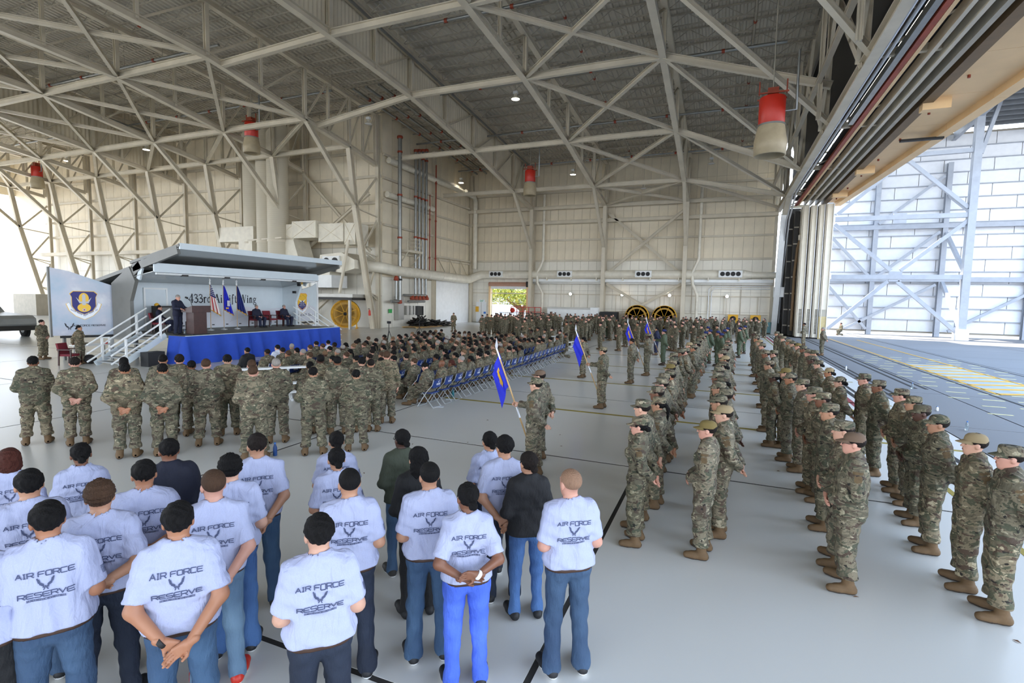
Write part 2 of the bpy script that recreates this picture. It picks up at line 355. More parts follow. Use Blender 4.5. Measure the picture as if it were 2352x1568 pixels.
# lower case of the serif sign: (points, stroke weight)
SERIF = {'4': (.55, [([(.72, 0), (.72, 1)], 1.3), ([(.72, 1), (0, .3)], .5), ([(0, .3), (1.05, .3)], .7)]),
 '3': (.5, [([(.05, .85), (.3, 1), (.75, .92), (.8, .7), (.35, .55)], .8), ([(.35, .55), (.9, .42), (.9, .15), (.5, 0), (0, .08)], 1.1)]),
 'r': (.36, [([(.25, 0), (.25, .62)], 1.2), ([(0, 0), (.55, 0)], .4), ([(0, .6), (.25, .62)], .5), ([(.25, .45), (.6, .65), (.95, .58)], .8)]),
 'd': (.5, [([(.8, 0), (.8, 1.05)], 1.2), ([(.8, .5), (.5, .64), (.15, .5), (.08, .25), (.3, .02), (.8, .12)], .8), ([(.6, 1.03), (.8, 1.05)], .5), ([(.8, 0), (1, 0)], .5)]),
 'A': (.75, [([(.5, 1.03), (.1, 0)], .55), ([(.5, 1.03), (.9, 0)], 1.3), ([(.24, .36), (.75, .36)], .5), ([(0, 0), (.25, 0)], .4), ([(.72, 0), (1.05, 0)], .4)]),
 'i': (.26, [([(.5, 0), (.5, .62)], 1.2), ([(.1, 0), (.95, 0)], .4), ([(.15, .6), (.5, .62)], .5), ([(.42, .86), (.58, .86)], 1.4)]),
 'l': (.26, [([(.5, 0), (.5, 1.05)], 1.2), ([(.1, 0), (.95, 0)], .4), ([(.15, 1.03), (.5, 1.05)], .5)]),
 'f': (.32, [([(.4, -.2), (.4, .8), (.65, 1.03), (1.05, .98)], 1.0), ([(.1, .6), (.9, .6)], .5), ([(0, -.2), (.4, -.2)], .6)]),
 't': (.34, [([(.4, .85), (.4, .1), (.6, 0), (.95, .08)], 1.0), ([(.05, .6), (.9, .6)], .5)]),
 'W': (1.0, [([(.08, 1), (.3, 0)], 1.3), ([(.3, 0), (.5, .95)], .5), ([(.5, 1), (.72, 0)], 1.3), ([(.72, 0), (.95, 1)], .5), ([(0, 1), (.2, 1)], .4), ([(.42, 1), (.58, 1)], .4), ([(.86, 1), (1.03, 1)], .4)]),
 'n': (.5, [([(.2, 0), (.2, .62)], 1.2), ([(.2, .48), (.5, .65), (.75, .55), (.78, 0)], 1.0), ([(0, 0), (.4, 0)], .4), ([(.6, 0), (1, 0)], .4)]),
 'g': (.5, [([(.4, .64), (.1, .5), (.15, .3), (.45, .22), (.75, .35), (.75, .55), (.4, .64)], .8), ([(.3, .24), (.12, .1), (.8, 0), (.95, -.15), (.5, -.3), (.1, -.24), (.05, -.1), (.3, 0)], .7), ([(.75, .58), (1, .62)], .5)])}
def stroke_quads(pts, w, maxlen):
    out = []
    for (x0, y0), (x1, y1) in zip(pts[:-1], pts[1:]):
        L = math.hypot(x1 - x0, y1 - y0)
        if L < 1e-9: continue
        dx, dy = (x1 - x0) / L, (y1 - y0) / L; e = w * .35; nx, ny = -dy * w / 2, dx * w / 2
        k = max(1, int(math.ceil(L / maxlen)))
        for i in range(k):
            a = L * i / k - (e if i == 0 else 0); b = L * (i + 1) / k + (e if i == k - 1 else 0)
            out.append([(x0 + dx * a + nx, y0 + dy * a + ny), (x0 + dx * a - nx, y0 + dy * a - ny), (x0 + dx * b - nx, y0 + dy * b - ny), (x0 + dx * b + nx, y0 + dy * b + ny)])
    return out
def text_quads(txt, h, cw, gap, w, maxlen=9, serif=False):
    """centred on u = 0, base line at v = 0"""
    q = []; x = 0.0
    for ch in txt:
        if ch == ' ': x += (.32 * h if serif else cw * .55); continue
        if serif:
            wd, st = SERIF[ch]; wd *= h
            for pts, k in st: q += stroke_quads([(x + a * wd, b * h) for a, b in pts], w * k, maxlen)
            x += wd + gap
        else:
            wd = cw * (.45 if ch == 'I' else 1)
            for pts in GL[ch]: q += stroke_quads([(x + a * wd, b * h) for a, b in pts], w, maxlen)
            x += wd + gap
    W_ = x - gap
    return [[(u - W_ / 2, v) for u, v in t] for t in q]
def wing_quads(s, ml=9):
    """stylised two-winged emblem with a small star, s = overall width, centred, base at v=0"""
    q = []
    for sg in (-1, 1):
        q += stroke_quads([(sg * .50 * s, .95 * s), (sg * .42 * s, .60 * s), (sg * .14 * s, .34 * s)], .10 * s, ml)
        q += stroke_quads([(sg * .40 * s, .86 * s), (sg * .33 * s, .58 * s), (sg * .12 * s, .42 * s)], .06 * s, ml)
        q += stroke_quads([(sg * .36 * s, .46 * s), (sg * .10 * s, .26 * s)], .09 * s, ml)
        q += stroke_quads([(sg * .13 * s, .0), (sg * .07 * s, .12 * s)], .08 * s, ml)
        q += stroke_quads([(sg * .05 * s, .17 * s), (sg * .18 * s, .20 * s)], .07 * s, ml)
    q += stroke_quads([(0, .2 * s), (0, .30 * s)], .07 * s, ml)
    return q
def flat_quads(quads, o, u, v, n, t=.004, mb=None, m=0):
    mb = mb or MB(); o, u, v, n = (np.array(a, float) for a in (o, u, v, n))
    for qd in quads:
        mb.add([o + a * u + b * v + n * t for a, b in qd], [(0, 1, 2, 3)], m)
    return mb
# ================================================================== SETTING
XW, XS, YF, YN, YB, XL = 5.0, -31.3, 61.4, 41.6, -24.0, -95.0
def zd(y): return 20.0 + .07 * (60 - y) if y > 8 else 23.64 - .05 * (8 - y)     # roof deck
def zt(y): return zd(y) - .9
BX = [4.95 - 9.07 * k for k in range(12)]     # bays 4.95, -4.12, -13.19, -22.26, -31.33 ...
# floor: slabs with dark joints
mb = MB().box2((XL - 30, YB - 2, -.35), (5.4, YF + .6, -.005))
fl = tag(mb.obj('floor', 'joint'), kind='structure')
sx_, sy_ = 6.82, 6.4
slab = MB().box((0, 0, -.05), (sx_ - .06, sy_ - .06, .1)).mesh('floor_slab'); slab.materials.append(M['epoxy'])
i0 = -1.33
for a in range(-11, 1):
    for b in range(-4, 9):
        cx, cy = i0 + a * sx_ + sx_ / 2, 3.25 + b * sy_ + sy_ / 2
        if a == 0:
            MB().box2((i0 + .03, cy - sy_ / 2 + .03, -.1), (5.4, cy + sy_ / 2 - .03, 0)).obj('floor_slab', 'epoxy', fl)
        else: inst('floor_slab', slab, (cx, cy, 0), fl)
MB().box2((XL - 30, YB, -.1), (i0 - 11 * sx_ - .03, YF, 0)).obj('floor_slab', 'concrete_light', fl)
for k, y in enumerate((13.93, 19.32, 24.6, 30.0)):
    tag(MB().box2((-8.0, y - .07, .0005), (5.1, y + .07, .003)).obj('trim_%d' % (k + 1), 'yellow_paint'), kind='structure')
# apron outside
ap = tag(MB().box2((5.4, YB - 10, -.3), (120, 140, -.07)).obj('ground', 'joint'), kind='structure')
for a in range(4):
    for b in range(18):
        w = (5.42, 7.6, 13.5, 21.0, 120)[a:a + 2]
        MB().box2((w[0] + .03, YB - 8 + b * 6.1 + .02, -.1), (w[1] - .02, YB - 8 + (b + 1) * 6.1 - .02, -.004)).obj('apron_slab', 'concrete', ap)
MB().box2((XL - 200, YB - 80, -.4), (XL - 30, 200, -.03)).obj('ground_beyond', 'concrete_light', ap)
MB().box2((XL - 30, YF + .5, -.4), (5.4, 200, -.03)).obj('ground_behind', 'concrete_light', ap)
MB().box2((XL - 200, -160, -.4), (120, YB - 2, -.03)).obj('ground_near', 'concrete_light', ap)  # ground_near is unseen, added to bounce sunlight up into the hangar
for k, (x, w, mt) in enumerate(((4.38, .16, 'joint'), (4.62, .12, 'joint'), (5.66, .10, 'joint'), (5.9, .10, 'joint'), (7.05, .12, 'joint'), (7.4, .12, 'joint'), (9.2, .1, 'joint'), (13.2, .08, 'joint'))):
    y0, y1 = ((YB, 56), (YB, 56), (20, 56), (20, 56), (24, 56), (24, 56), (YB, 56), (YB, 68))[k]
    tag(MB().box2((x - w / 2, y0, -.003), (x + w / 2, y1, .004)).obj('door_rail', mt), kind='structure')
tag(MB().box2((3.95, YB, .0005), (4.12, 55, .003)).obj('trim_5', 'red_line'), kind='structure')
tag(MB().box2((3.7, YB, .0005), (3.8, 55, .003)).obj('trim_6', 'yellow_paint'), kind='structure')
mb = MB()
for a in range(6):
    for b in range(26):
        y = 2 + b * 1.45; x = 7.8 + a * .95 + (b % 2) * .4
        if x < 13: mb.box((x, y, 0), (.6, .09, .006))
tag(mb.obj('road_dashes', 'pale_yellow', ap), kind='stuff')
tag(MB().box2((9.6, 24, -.003), (11.6, 34.5, .002)).obj('road_patch', 'patch_grey', ap))
mb = MB()
for k in range(9): mb.add([(9.5, 23.8 + k * 1.2, .006), (11.7, 24.6 + k * 1.2, .006), (11.7, 25.0 + k * 1.2, .006), (9.5, 24.2 + k * 1.2, .006)], [(0, 1, 2, 3)])
for x in (9.5, 11.7): mb.box2((x - .07, 23.8, .003), (x + .07, 56, .006))
tag(mb.obj('road_hatching', 'yellow', ap), kind='stuff')

# ---------------------------------------------------------------- walls built from panels on a dark backing
def panel_wall(name, P0, U, L, z0s, gaps, pw, mats, thick=.06, inward=(0, -1, 0), holes=()):
    """P0 start point on the ground, U unit vector along the wall, L length; z0s tier heights; panels pw wide"""
    P0 = np.array(P0, float); U = np.array(U, float); Nn = np.array(inward, float); rz = math.atan2(U[1], U[0])
    back = MB(); cuts = sorted(holes)
    def solid(a, b, za, zb):
        c = P0 + U * (a + b) / 2 - Nn * .12; back.rbox((c[0], c[1], (za + zb) / 2), (b - a, .12, zb - za), rz)
    x = 0
    for (ha, hb, hz) in cuts:
        solid(x, ha, z0s[0], z0s[-1]); solid(ha, hb, hz, z0s[-1]); x = hb
    solid(x, L, z0s[0], z0s[-1])
    wall = tag(back.obj(name, 'seam'), kind='structure')
    n = int(round(L / pw)); pw = L / n; cache = {}
    for t, (za, zb) in enumerate(zip(z0s[:-1], z0s[1:])):
        for k in range(n):
            a, b = k * pw + gaps / 2, (k + 1) * pw - gaps / 2; c = P0 + U * (a + b) / 2; z0, z1 = za + gaps / 2, zb - gaps / 2
            for ha, hb, hz in holes:
                if a > ha - .3 and b < hb + .3: z0 = max(z0, hz + .02)
            if z1 - z0 < .05: continue
            key = (round(b - a, 4), round(z1 - z0, 3), mats[t])
            if key not in cache:
                me = MB().box((0, 0, 0), (b - a, thick, z1 - z0)).mesh('wall_panel'); me.materials.append(M[mats[t]]); cache[key] = me
            inst('wall_panel', cache[key], (c[0], c[1], (z0 + z1) / 2), wall, rz)
    return wall
TZ = [0, 2.2, 4.35, 5.3, 8.0, 10.5, 12.6, 14.6, 17.0, 20.3]
fw = panel_wall('wall_far', (XS, YF, 0), (1, 0, 0), 36.05, TZ, .022, 1.0, ['panel_white', 'panel_white', 'panel_white', 'panel_white', 'panel', 'panel', 'panel', 'panel', 'panel'], holes=((3.15, 8.15, 4.45),))
sw = panel_wall('wall_side', (XS, 42.2, 0), (0, 1, 0), YF - 42.2, [0, 5.1, 7.6, 10.2, 12.6, 14.6, 17, 21.6], .035, 1.62, ['panel_white'] + ['panel'] * 6, inward=(1, 0, 0))
bw = panel_wall('wall_back', (-88, YN + .6, 0), (1, 0, 0), 88 + XS, [0, 3.2, 5.8, 8.0, 10.3, 12.3, 14.8, 17.2, 21.6], .035, 1.52, ['panel_white', 'panel_white', 'panel_white'] + ['panel'] * 5)
for y, (a, b) in ((YB, (XL, 6)),):
    tag(MB().box2((a, y - .3, 14.5), (b, y, 25)).obj('wall_near', 'panel'), kind='structure')  # unseen end wall, shaped open below to let more light inside
tag(MB().box2((XL, YN + .6, 0), (-88, YN + .9, 22)).obj('wall_left_return', 'panel'), kind='structure')
tag(MB().box2((XL - .3, YB, 16.5), (XL, YN + .6, 24)).obj('wall_left_header', 'panel'), kind='structure')
# girts: horizontal rails on the walls
def girts(parent, P, Q, zs, nrm, h=.22, d=.2, name='girt', mt='steel'):
    P = np.array(P, float); Q = np.array(Q, float); n = np.array(nrm, float)
    for z in zs:
        a, b = P + n * d, Q + n * d; MB().prof((*a[:2], z), (*b[:2], z), [(-d / 2, -h / 2), (d / 2, -h / 2), (d / 2, h / 2), (-d / 2, h / 2)]).obj(name, mt, parent)
girts(fw, (XS, YF, 0), (4.8, YF, 0), (8.0, 10.5, 12.5, 14.6, 16.3), (0, -1, 0))
girts(fw, (XS + 9, YF - .5, 0), (4.8, YF - .5, 0), (5.55,), (0, -1, 0), .34, .3, 'rail_beam', 'white')
girts(fw, (XS + 9, YF, 0), (4.8, YF, 0), (5.25,), (0, -1, 0), .2, .5, 'rail_shade_strip', 'duct_grey')  # last one: grey strip standing in for the thin shade below the rail
girts(fw, (XS, YF, 0), (4.8, YF, 0), (3.9,), (0, -1, 0), .12, .12)
girts(sw, (XS, 42.2, 0), (XS, YF, 0), (7.6, 10.2, 12.6, 14.7, 16.9), (1, 0, 0))
girts(bw, (-86, YN + .6, 0), (XS, YN + .6, 0), (10.3, 12.3, 14.8, 17.2), (0, -1, 0), .26)
girts(bw, (-86, YN - .2, 0), (-46, YN - .2, 0), (7.9,), (0, -1, 0), .42, .7, 'catwalk', 'steel')
# ---------------------------------------------------------------- roof deck (corrugated, flutes run up the slope)
mb = MB(); xs = []; x = XL; k = 0
while x < 6.6: xs += [(x, 0), (x + .16, 0), (x + .21, .1), (x + .37, .1)]; x += .42
ys = [YF + .4, 8, YB - 1]
V = [(a, y, zd(y) + .12 + b) for y in ys for a, b in xs]; n = len(xs)
mb.add(V, [(r * n + i, r * n + i + 1, (r + 1) * n + i + 1, (r + 1) * n + i) for r in range(2) for i in range(n - 1)])
mb.add([(XL - 1, y, zd(y) + .5) for y in ys] + [(6.6, y, zd(y) + .5) for y in ys], [(0, 1, 4, 3), (1, 2, 5, 4)])
ceil_ = tag(mb.obj('ceiling', 'deck'), kind='structure')
# open-web joists running across the bays
jz = 0
jx0, jx1, step = 4.9, XL + 1, 1.13
for k, y in enumerate(np.arange(60.2, 9.0, -1.85)):
    if y > YN + 1: xa = XS + .2
    else: xa = -88.0
    z1 = zd(y) + .05; z0 = z1 - .72; mb = MB()
    mb.bar((xa, y, z1), (jx0, y, z1), .1, .08); mb.bar((xa, y, z0), (jx0, y, z0), .09, .07)
    x = jx0; j = 0
    while x - step > xa:
        mb.bar((x, y, z1 if j % 2 else z0), (x - step, y, z0 if j % 2 else z1), .035); x -= step; j += 1
    tag(mb.obj('bar_joist', 'steel_dark', loc=(xa, y, z0)), 'open-web steel joist under the roof deck, the %s from the far wall' % ORD[k], 'joist', 'open-web joists under the roof deck')
# ---------------------------------------------------------------- roof trusses (one per column line)
def member(parent, name, p, q, w, h, kind='i', up=(0, 0, 1), mt='steel'):
    mb = MB()
    if kind == 'i': mb.ibeam(p, q, w, h, .045, 0, up)
    elif kind == 'l': mb.prof(p, q, [(-w / 2, -h / 2), (w / 2, -h / 2), (w / 2, -h / 2 + .03), (-w / 2 + .03, -h / 2 + .03), (-w / 2 + .03, h / 2), (-w / 2, h / 2)], 0, up)
    else: mb.bar(p, q, w, h, 0, up)
    return mb.obj(name, mt, parent)
FARB = [(-23.5, 15.2), (-15, 17.2), (-5, 18.6), (5, 18.8), (15, 18.8), (25, 18.55), (33.6, 18.15), (44, 16.9), (54, 15.2), (60.2, 14.3)]
NEARB = [(-23.5, 16.5), (-15, 17.8), (-5, 18.6), (5, 18.8), (15.5, 18.6), (24, 18.3), (32.3, 17.05), (37.5, 16.35), (41.2, 15.7)]
TRN = ['on the far-door column line', 'one bay in from the doors', 'two bays in from the doors', 'three bays in, carrying a ribbed curtain', 'over the inner corner column beside the stage', 'over the exhaust stacks', 'one bay beyond the exhaust stacks', 'two bays beyond the stacks, with a grey ribbed curtain', 'three bays beyond the stacks', 'four bays beyond the stacks', 'at the far end beyond the stage']
def truss(i, X, nodes, label, far):
    T = empty('roof_truss', (X, nodes[-1][0], 0), 0, label, 'truss', 'cream steel roof trusses')
    top = [(X, y, zt(y)) for y, z in nodes]; bot = [(X, y, z) for y, z in nodes]
    for a, b in zip(bot[:-1], bot[1:]): member(T, 'bottom_chord', a, b, .42, .42)
    for a, b in zip(top[:-1], top[1:]): member(T, 'top_chord', a, b, .4, .36)
    for j in range(len(nodes)):
        member(T, 'web_post', bot[j], top[j], .26, .26, 'i', (1, 0, 0))
        if j < len(nodes) - 1:
            m0 = tuple((np.array(bot[j]) + bot[j + 1]) / 2); m1 = tuple((np.array(top[j]) + top[j + 1]) / 2)
            member(T, 'web_post', m0, m1, .2, .2, 'i', (1, 0, 0))
            member(T, 'web_diagonal', bot[j], m1, .13, .13, 'l'); member(T, 'web_diagonal', m0, top[j + 1], .13, .13, 'l')
    if far:
        member(T, 'leg', (X, 60.0, 0), (X, 60.1, 14.3), .42, .5, 'i', (0, 1, 0)); member(T, 'knee_brace', (X, 54.1, 15.1), (X, 60.0, 9.4), .3, .3, 'i')
        member(T, 'wall_column', (X, 61.0, 4.5), (X, 61.0, zt(61)), .36, .36, 'i', (0, 1, 0)); member(T, 'wall_column_base', (X, 61.0, 0), (X, 61.0, 4.5), .32, .32, 'i', (0, 1, 0))
        for a, b in ((9.2, 11.8), (6.6, 9.2), (11.8, 14.2), (4, 6.6)): member(T, 'lacing', (X, 60.1, a), (X, 60.9, b), .12, .12, 'l')
        for a in (9.2, 6.6, 11.8): member(T, 'lacing', (X, 60.1, a), (X, 60.9, a), .1, .1, 'l')
    else:
        member(T, 'leg', (X, 40.9, 0), (X, 38.3, 11.2), .45, .5, 'i', (0, 1, 0)); member(T, 'leg', (X, 38.3, 11.2), (X, 37.5, 16.35), .42, .45, 'i', (0, 1, 0))
        member(T, 'knee_brace', (X, 32.4, 17.0), (X, 38.3, 11.3), .34, .34, 'i'); member(T, 'wall_column', (X, 41.6, 0), (X, 41.6, zt(41)), .36, .36, 'i', (0, 1, 0))
        zz = [(11.2, 38.3), (7.4, 39.2), (3.6, 40.1)]
        for (za, ya), zb in zip(zz, (14.6, 10.5, 6.8)):
            member(T, 'lacing', (X, ya, za), (X, 41.5, zb), .16, .16, 'l'); member(T, 'lacing', (X, ya, za), (X, 41.5, za - .4), .13, .13, 'l')
        for (za, ya), zb in zip(zz[1:], (10.2, 6.4)): member(T, 'lacing', (X, ya, za), (X, 41.5, zb - 3.6), .12, .12, 'l')
    if i in (3, 7):
        mb = MB(); n = 0; pts = []
        y = nodes[-1][0] - .3; dx = .24 if i == 3 else .22
        while y > 8:
            pts.append((y, n % 2)); y -= .17; n += 1
        def zb_(y):
            for (a, za), (b, zb2) in zip(nodes[:-1], nodes[1:]):
                if a <= y <= b: return za + (zb2 - za) * (y - a) / (b - a)
            return nodes[-1][1]
        V = [];
        for y, s_ in pts: V += [(X - dx - .05 * s_, y, zb_(y) + .35), (X - dx - .05 * s_, y, zt(y) + .9)]
        mb.add(V, [(2 * a, 2 * a + 2, 2 * a + 3, 2 * a + 1) for a in range(len(pts) - 1)]); mb.obj('draft_curtain', 'curtain', T)
        member(T, 'top_pipe', (X + .5, 12, zt(12) - .5), (X + .5, nodes[-1][0] - 2, zt(nodes[-1][0] - 2) - .5), .14, .14, 'b', (0, 0, 1), 'galv')
    return T
for i in range(11):
    far = i in (1, 2, 3)
    if i == 0: continue
    truss(i, BX[i], FARB if far else NEARB, 'cream steel roof truss ' + TRN[i], far)
# door-side truss: low chord along the doorway
DT = empty('door_truss', (4.95, 60, 0), 0, 'deep cream truss over the hangar doorway carrying the silver conduits', 'truss')
yy = [61, 54, 44.6, 35, 26, 17, 8, -1, -11, -23]
for a, b in zip(yy[:-1], yy[1:]):
    member(DT, 'bottom_chord', (4.95, a, 13.0), (4.95, b, 13.0), .4, .5); member(DT, 'top_chord', (4.95, a, zt(a)), (4.95, b, zt(b)), .36, .4)
    member(DT, 'middle_chord', (4.2, a, 15.2), (4.2, b, 15.2), .24, .3)
    member(DT, 'web_diagonal', (4.95, a, zt(a)), (4.95, b, 13.2), .34, .34, 'i', (1, 0, 0)); member(DT, 'web_diagonal', (4.7, (a + b) / 2, zt((a + b) / 2)), (4.7, a, 13.2), .16, .16, 'l')
for a in yy:
    member(DT, 'web_post', (4.95, a, 13), (4.95, a, zt(a)), .3, .3, 'i', (1, 0, 0)); member(DT, 'web_post', (4.3, a - 2.2, 13.2), (4.3, a - 2.2, zt(a)), .22, .22, 'i', (1, 0, 0))
    member(DT, 'outrigger', (5, a - 1, 13.1), (7.6, a - 1, 13.1), .2, .3); member(DT, 'outrigger_brace', (5, a - 1, 13.1), (7.6, a - 4.6, 13.3), .12, .12, 'l'); member(DT, 'outrigger_brace', (5, a - 4.6, 13.2), (7.6, a - 1, 14.2), .12, .12, 'l')
member(DT, 'leg', (5.05, 60.2, 0), (5.05, 56.0, 11.8), .5, .5, 'i', (0, 1, 0), 'white'); member(DT, 'leg', (5.05, 56.0, 11.8), (5.05, 52.5, 13.1), .4, .4, 'i', (0, 1, 0)); member(DT, 'wall_column', (4.8, 61.1, 0), (4.8, 61.1, 19), .3, .3, 'i', (0, 1, 0))
for k, dx in enumerate((-.12, .1)):
    MB().path([(5.35 + dx, YB + 1, 12.9), (5.35 + dx, 51.6, 12.9), (5.35 + dx, 55.6, 11.2), (5.35 + dx, 58.6, 6), (5.35 + dx, 59.8, 1.2)], .07).obj('conduit', 'chrome', DT)
bx = empty('junction_box', (5.2, 59.0, 4), 0, 'white electrical junction box on the door column', 'box')
MB().box((5.2, 58.75, 4.4), (.95, .35, 1.0)).obj('body', 'white', bx); MB().box((5.2, 58.55, 4.4), (.85, .03, .9)).obj('lid', 'white', bx)
# ties between trusses in the bottom-chord plane, with horizontal bracing
def ties(label, pts_by_x, brace=None):
    T = empty('tie_beam', pts_by_x[0], 0, label, 'beam', 'horizontal tie beams between trusses')
    for a, b in zip(pts_by_x[:-1], pts_by_x[1:]):
        if a != b: member(T, 'beam_segment', a, b, .3, .4)
    for a, b in brace or []: member(T, 'plan_brace', a, b, .24, .26)
    return T
def zn(nodes, y):
    for (a, za), (b, zb) in zip(nodes[:-1], nodes[1:]):
        if a <= y <= b: return za + (zb - za) * (y - a) / (b - a)
    return nodes[-1][1]
FY = [54, 44, 33.6, 25, 15, 5]
for k, y in enumerate(FY):
    z = zn(FARB, y); pts = [(XS, min(y, 41.5) if y > 42 else y, z if y > 42 else zn(NEARB, y))] if y < 42 else [(XS, y, z)]
    pts += [(BX[j], y, z) for j in (3, 2, 1)] + [(BX[0], y, 13.2 if y > 40 else 15.2 if y > 30 else 17)]
    br = []
    if k < len(FY) - 1:
        y2 = FY[k + 1]; z2 = zn(FARB, y2); mid = ((BX[1] + BX[2]) / 2, (y + y2) / 2, (z + z2) / 2)
        br += [((BX[2], y, z), mid), (mid, (BX[1], y2, z2)), ((BX[2], y2, z2), mid), (mid, (BX[1], y, z)), ((BX[0], y, 13.2), (BX[1], y2, z2))]
    else: br = []
    if k == 0: br += [((BX[2], 60.2, 14.3), (BX[1], 54, 15.2)), ((BX[1], 60.2, 14.3), (BX[2], 54, 15.2)), ((BX[0], 59, 12.9), (BX[1], 54, 15.2))]
    ties('cream tie beam crossing the far bays, the %s out from the far wall' % ORD[k + 1], pts, br)
ties('cream tie beam against the far wall at eave height', [(XS, 60.4, 14.3)] + [(BX[j], 60.4, 14.3) for j in (3, 2, 1, 0)])
ties('lower cream tie beam against the far wall', [(XS, 60.6, 12.6)] + [(BX[j], 60.6, 12.6) for j in (3, 2, 1, 0)])
NY = [37.5, 32.3, 24, 15.5, 5]
for k, y in enumerate(NY):
    z = zn(NEARB, y); pts = [(BX[j], y, z) for j in range(4, 11)]; br = []
    if k < len(NY) - 1:
        y2 = NY[k + 1]; z2 = zn(NEARB, y2)
        for j in range(4, 10):
            br += [((BX[j], y2, z2), (BX[j + 1], y, z)), ((BX[j + 1], y2, z2 + .1), (BX[j], y, z + .1))] if k else [((BX[j], y2, z2), (BX[j + 1], y, z))]
    ties('cream tie beam over the stage bays, the %s out from the stage-side wall' % ORD[k], pts, br)
# X bracing on the far wall and beside the fan
for name, a, b, lab in (('cross_brace', (BX[2] + .3, 60.6, 13.4), (BX[1] - .3, 60.6, 6.3), 'upper'), ('cross_brace', (BX[2] + .3, 60.6, 5.2), (BX[1] - .3, 60.6, .3), 'lower')):
    T = empty(name, ((BX[1] + BX[2]) / 2, 60.6, a[2]), 0, 'cream steel X brace on the far wall, %s of the two' % lab, 'brace')
    member(T, 'brace_arm', a, b, .26, .3); member(T, 'brace_arm', (a[0], a[1] - .2, b[2]), (b[0], b[1] - .2, a[2]), .26, .3)
T = empty('cross_brace', (-36, 41.3, 7), 0, 'cream steel X brace beside the exhaust stacks', 'brace')
member(T, 'brace_arm', (-40.3, 41.2, 15.5), (-31.9, 41.2, 7.5), .26, .3); member(T, 'brace_arm', (-40.3, 41.0, 7.5), (-31.9, 41.0, 13.0), .26, .3)
T = empty('diagonal_strut', (-38, 41, 0), 0, 'thick cream diagonal strut under the equipment mezzanine', 'brace')
member(T, 'strut', (-40.2, 40.6, .2), (-36.2, 40.6, 3.2), .34, .34, 'b')
# side-wall columns
for k, (x, y) in enumerate(((XS + .25, 51.6), (XS + .3, 61.0))):
    tag(MB().ibeam((x, y, 0), (x, y, zt(y)), .4, .4, .05, 0, (0, 1, 0)).obj('wall_column', 'steel', loc=(x, y, 0)), ['cream steel column midway along the pipe wall', 'cream steel column in the far inner corner'][k], 'column')
T = empty('portal_brace', (XS + .4, 57, 7), 0, 'cream lattice brace over the white sliding panel', 'brace')
for z in (7.9, 5.3): member(T, 'rail', (XS + .4, 51.9, z), (XS + .4, 60.9, z), .16, .2)
for y in (52.2, 55.0, 57.8): member(T, 'diagonal', (XS + .4, y, 7.8), (XS + .4, y + 2.6, 5.4), .12, .12, 'l'); member(T, 'post', (XS + .4, y + 2.8, 7.8), (XS + .4, y + 2.8, 5.4), .1, .1, 'l')
# big curved plates at truss seats, white smooth panel below
tag(MB().box2((XS + .02, 52.2, 0), (XS + .14, 60.6, 5.15)).obj('sliding_panel', 'white', loc=(XS, 56, 0)), 'large smooth white sliding panel in the pipe wall', 'panel')
# ---------------------------------------------------------------- doorway header, soffit, tracks, stacked door leaves
H = empty('trim_7', (8.5, 56, 13), kind='structure')
def strip(name, x0, x1, z0, z1, mt, ya=YB, yb=57.6): return MB().box2((x0, ya, z0), (x1, yb, z1)).obj(name, mt, H)
def wedge(name, xin, y0o, y1o, z0, z1, mt):      # soffit whose outer edge flares towards the near end
    mb = MB(); P = [(xin, 57.6), (y1o, 57.6), (y0o, YB), (xin, YB)]
    mb.add([(x, y, z) for z in (z0, z1) for x, y in P], [(3, 2, 1, 0), (4, 5, 6, 7), (0, 1, 5, 4), (1, 2, 6, 5), (2, 3, 7, 6), (3, 0, 4, 7)]); return mb.obj(name, mt, H)
for k in range(18):
    ya, yb = 57.6 - k * 4.55, 57.6 - (k + 1) * 4.55 + .02; fo = lambda y: 9.35 + (57.6 - y) * .055
    mb = MB(); mb.add([(x, y, z) for z in (12.95, 13.2) for x, y in ((8.7, ya), (fo(ya), ya), (fo(yb), yb), (8.7, yb))], [(3, 2, 1, 0), (4, 5, 6, 7), (0, 1, 5, 4), (1, 2, 6, 5), (2, 3, 7, 6), (3, 0, 4, 7)])
    mb.obj('soffit_panel', 'soffit', H)
    mb = MB(); mb.add([(x, y, z) for z in (12.6, 13.6) for x, y in ((fo(ya), ya), (fo(ya) + .55, ya), (fo(yb) + .55, yb), (fo(yb), yb))], [(3, 2, 1, 0), (4, 5, 6, 7), (0, 1, 5, 4), (1, 2, 6, 5), (2, 3, 7, 6), (3, 0, 4, 7)])
    mb.obj('fascia_panel', 'soffit', H)
    MB().tube((9.15, (ya + yb) / 2, 12.95), (9.15, (ya + yb) / 2, 12.83), .06, 8).obj('sprinkler_head', 'rust', H)
for x0, x1, z0, mt in ((8.25, 8.7, 12.75, 'soffit_dark'), (7.75, 7.95, 12.7, 'steel_dark'), (7.25, 7.4, 12.7, 'steel'), (6.8, 6.95, 12.75, 'steel'), (6.3, 6.45, 12.8, 'soffit')): strip('door_track', x0, x1, z0, z0 + .45, mt)
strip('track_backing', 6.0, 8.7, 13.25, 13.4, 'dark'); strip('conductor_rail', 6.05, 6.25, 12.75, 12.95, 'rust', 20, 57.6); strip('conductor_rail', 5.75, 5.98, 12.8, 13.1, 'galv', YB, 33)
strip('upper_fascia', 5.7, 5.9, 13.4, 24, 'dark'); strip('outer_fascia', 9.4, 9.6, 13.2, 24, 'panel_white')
for k, y in enumerate((30.5, 43.5, 52)):
    tag(MB().box2((8.3, y, 12.45), (9.4, y + .5, 12.95)).obj('soffit_box', 'soffit', loc=(8.8, y, 12.45)), 'tan box under the doorway soffit, the %s from the near end' % ORD[k], 'box')
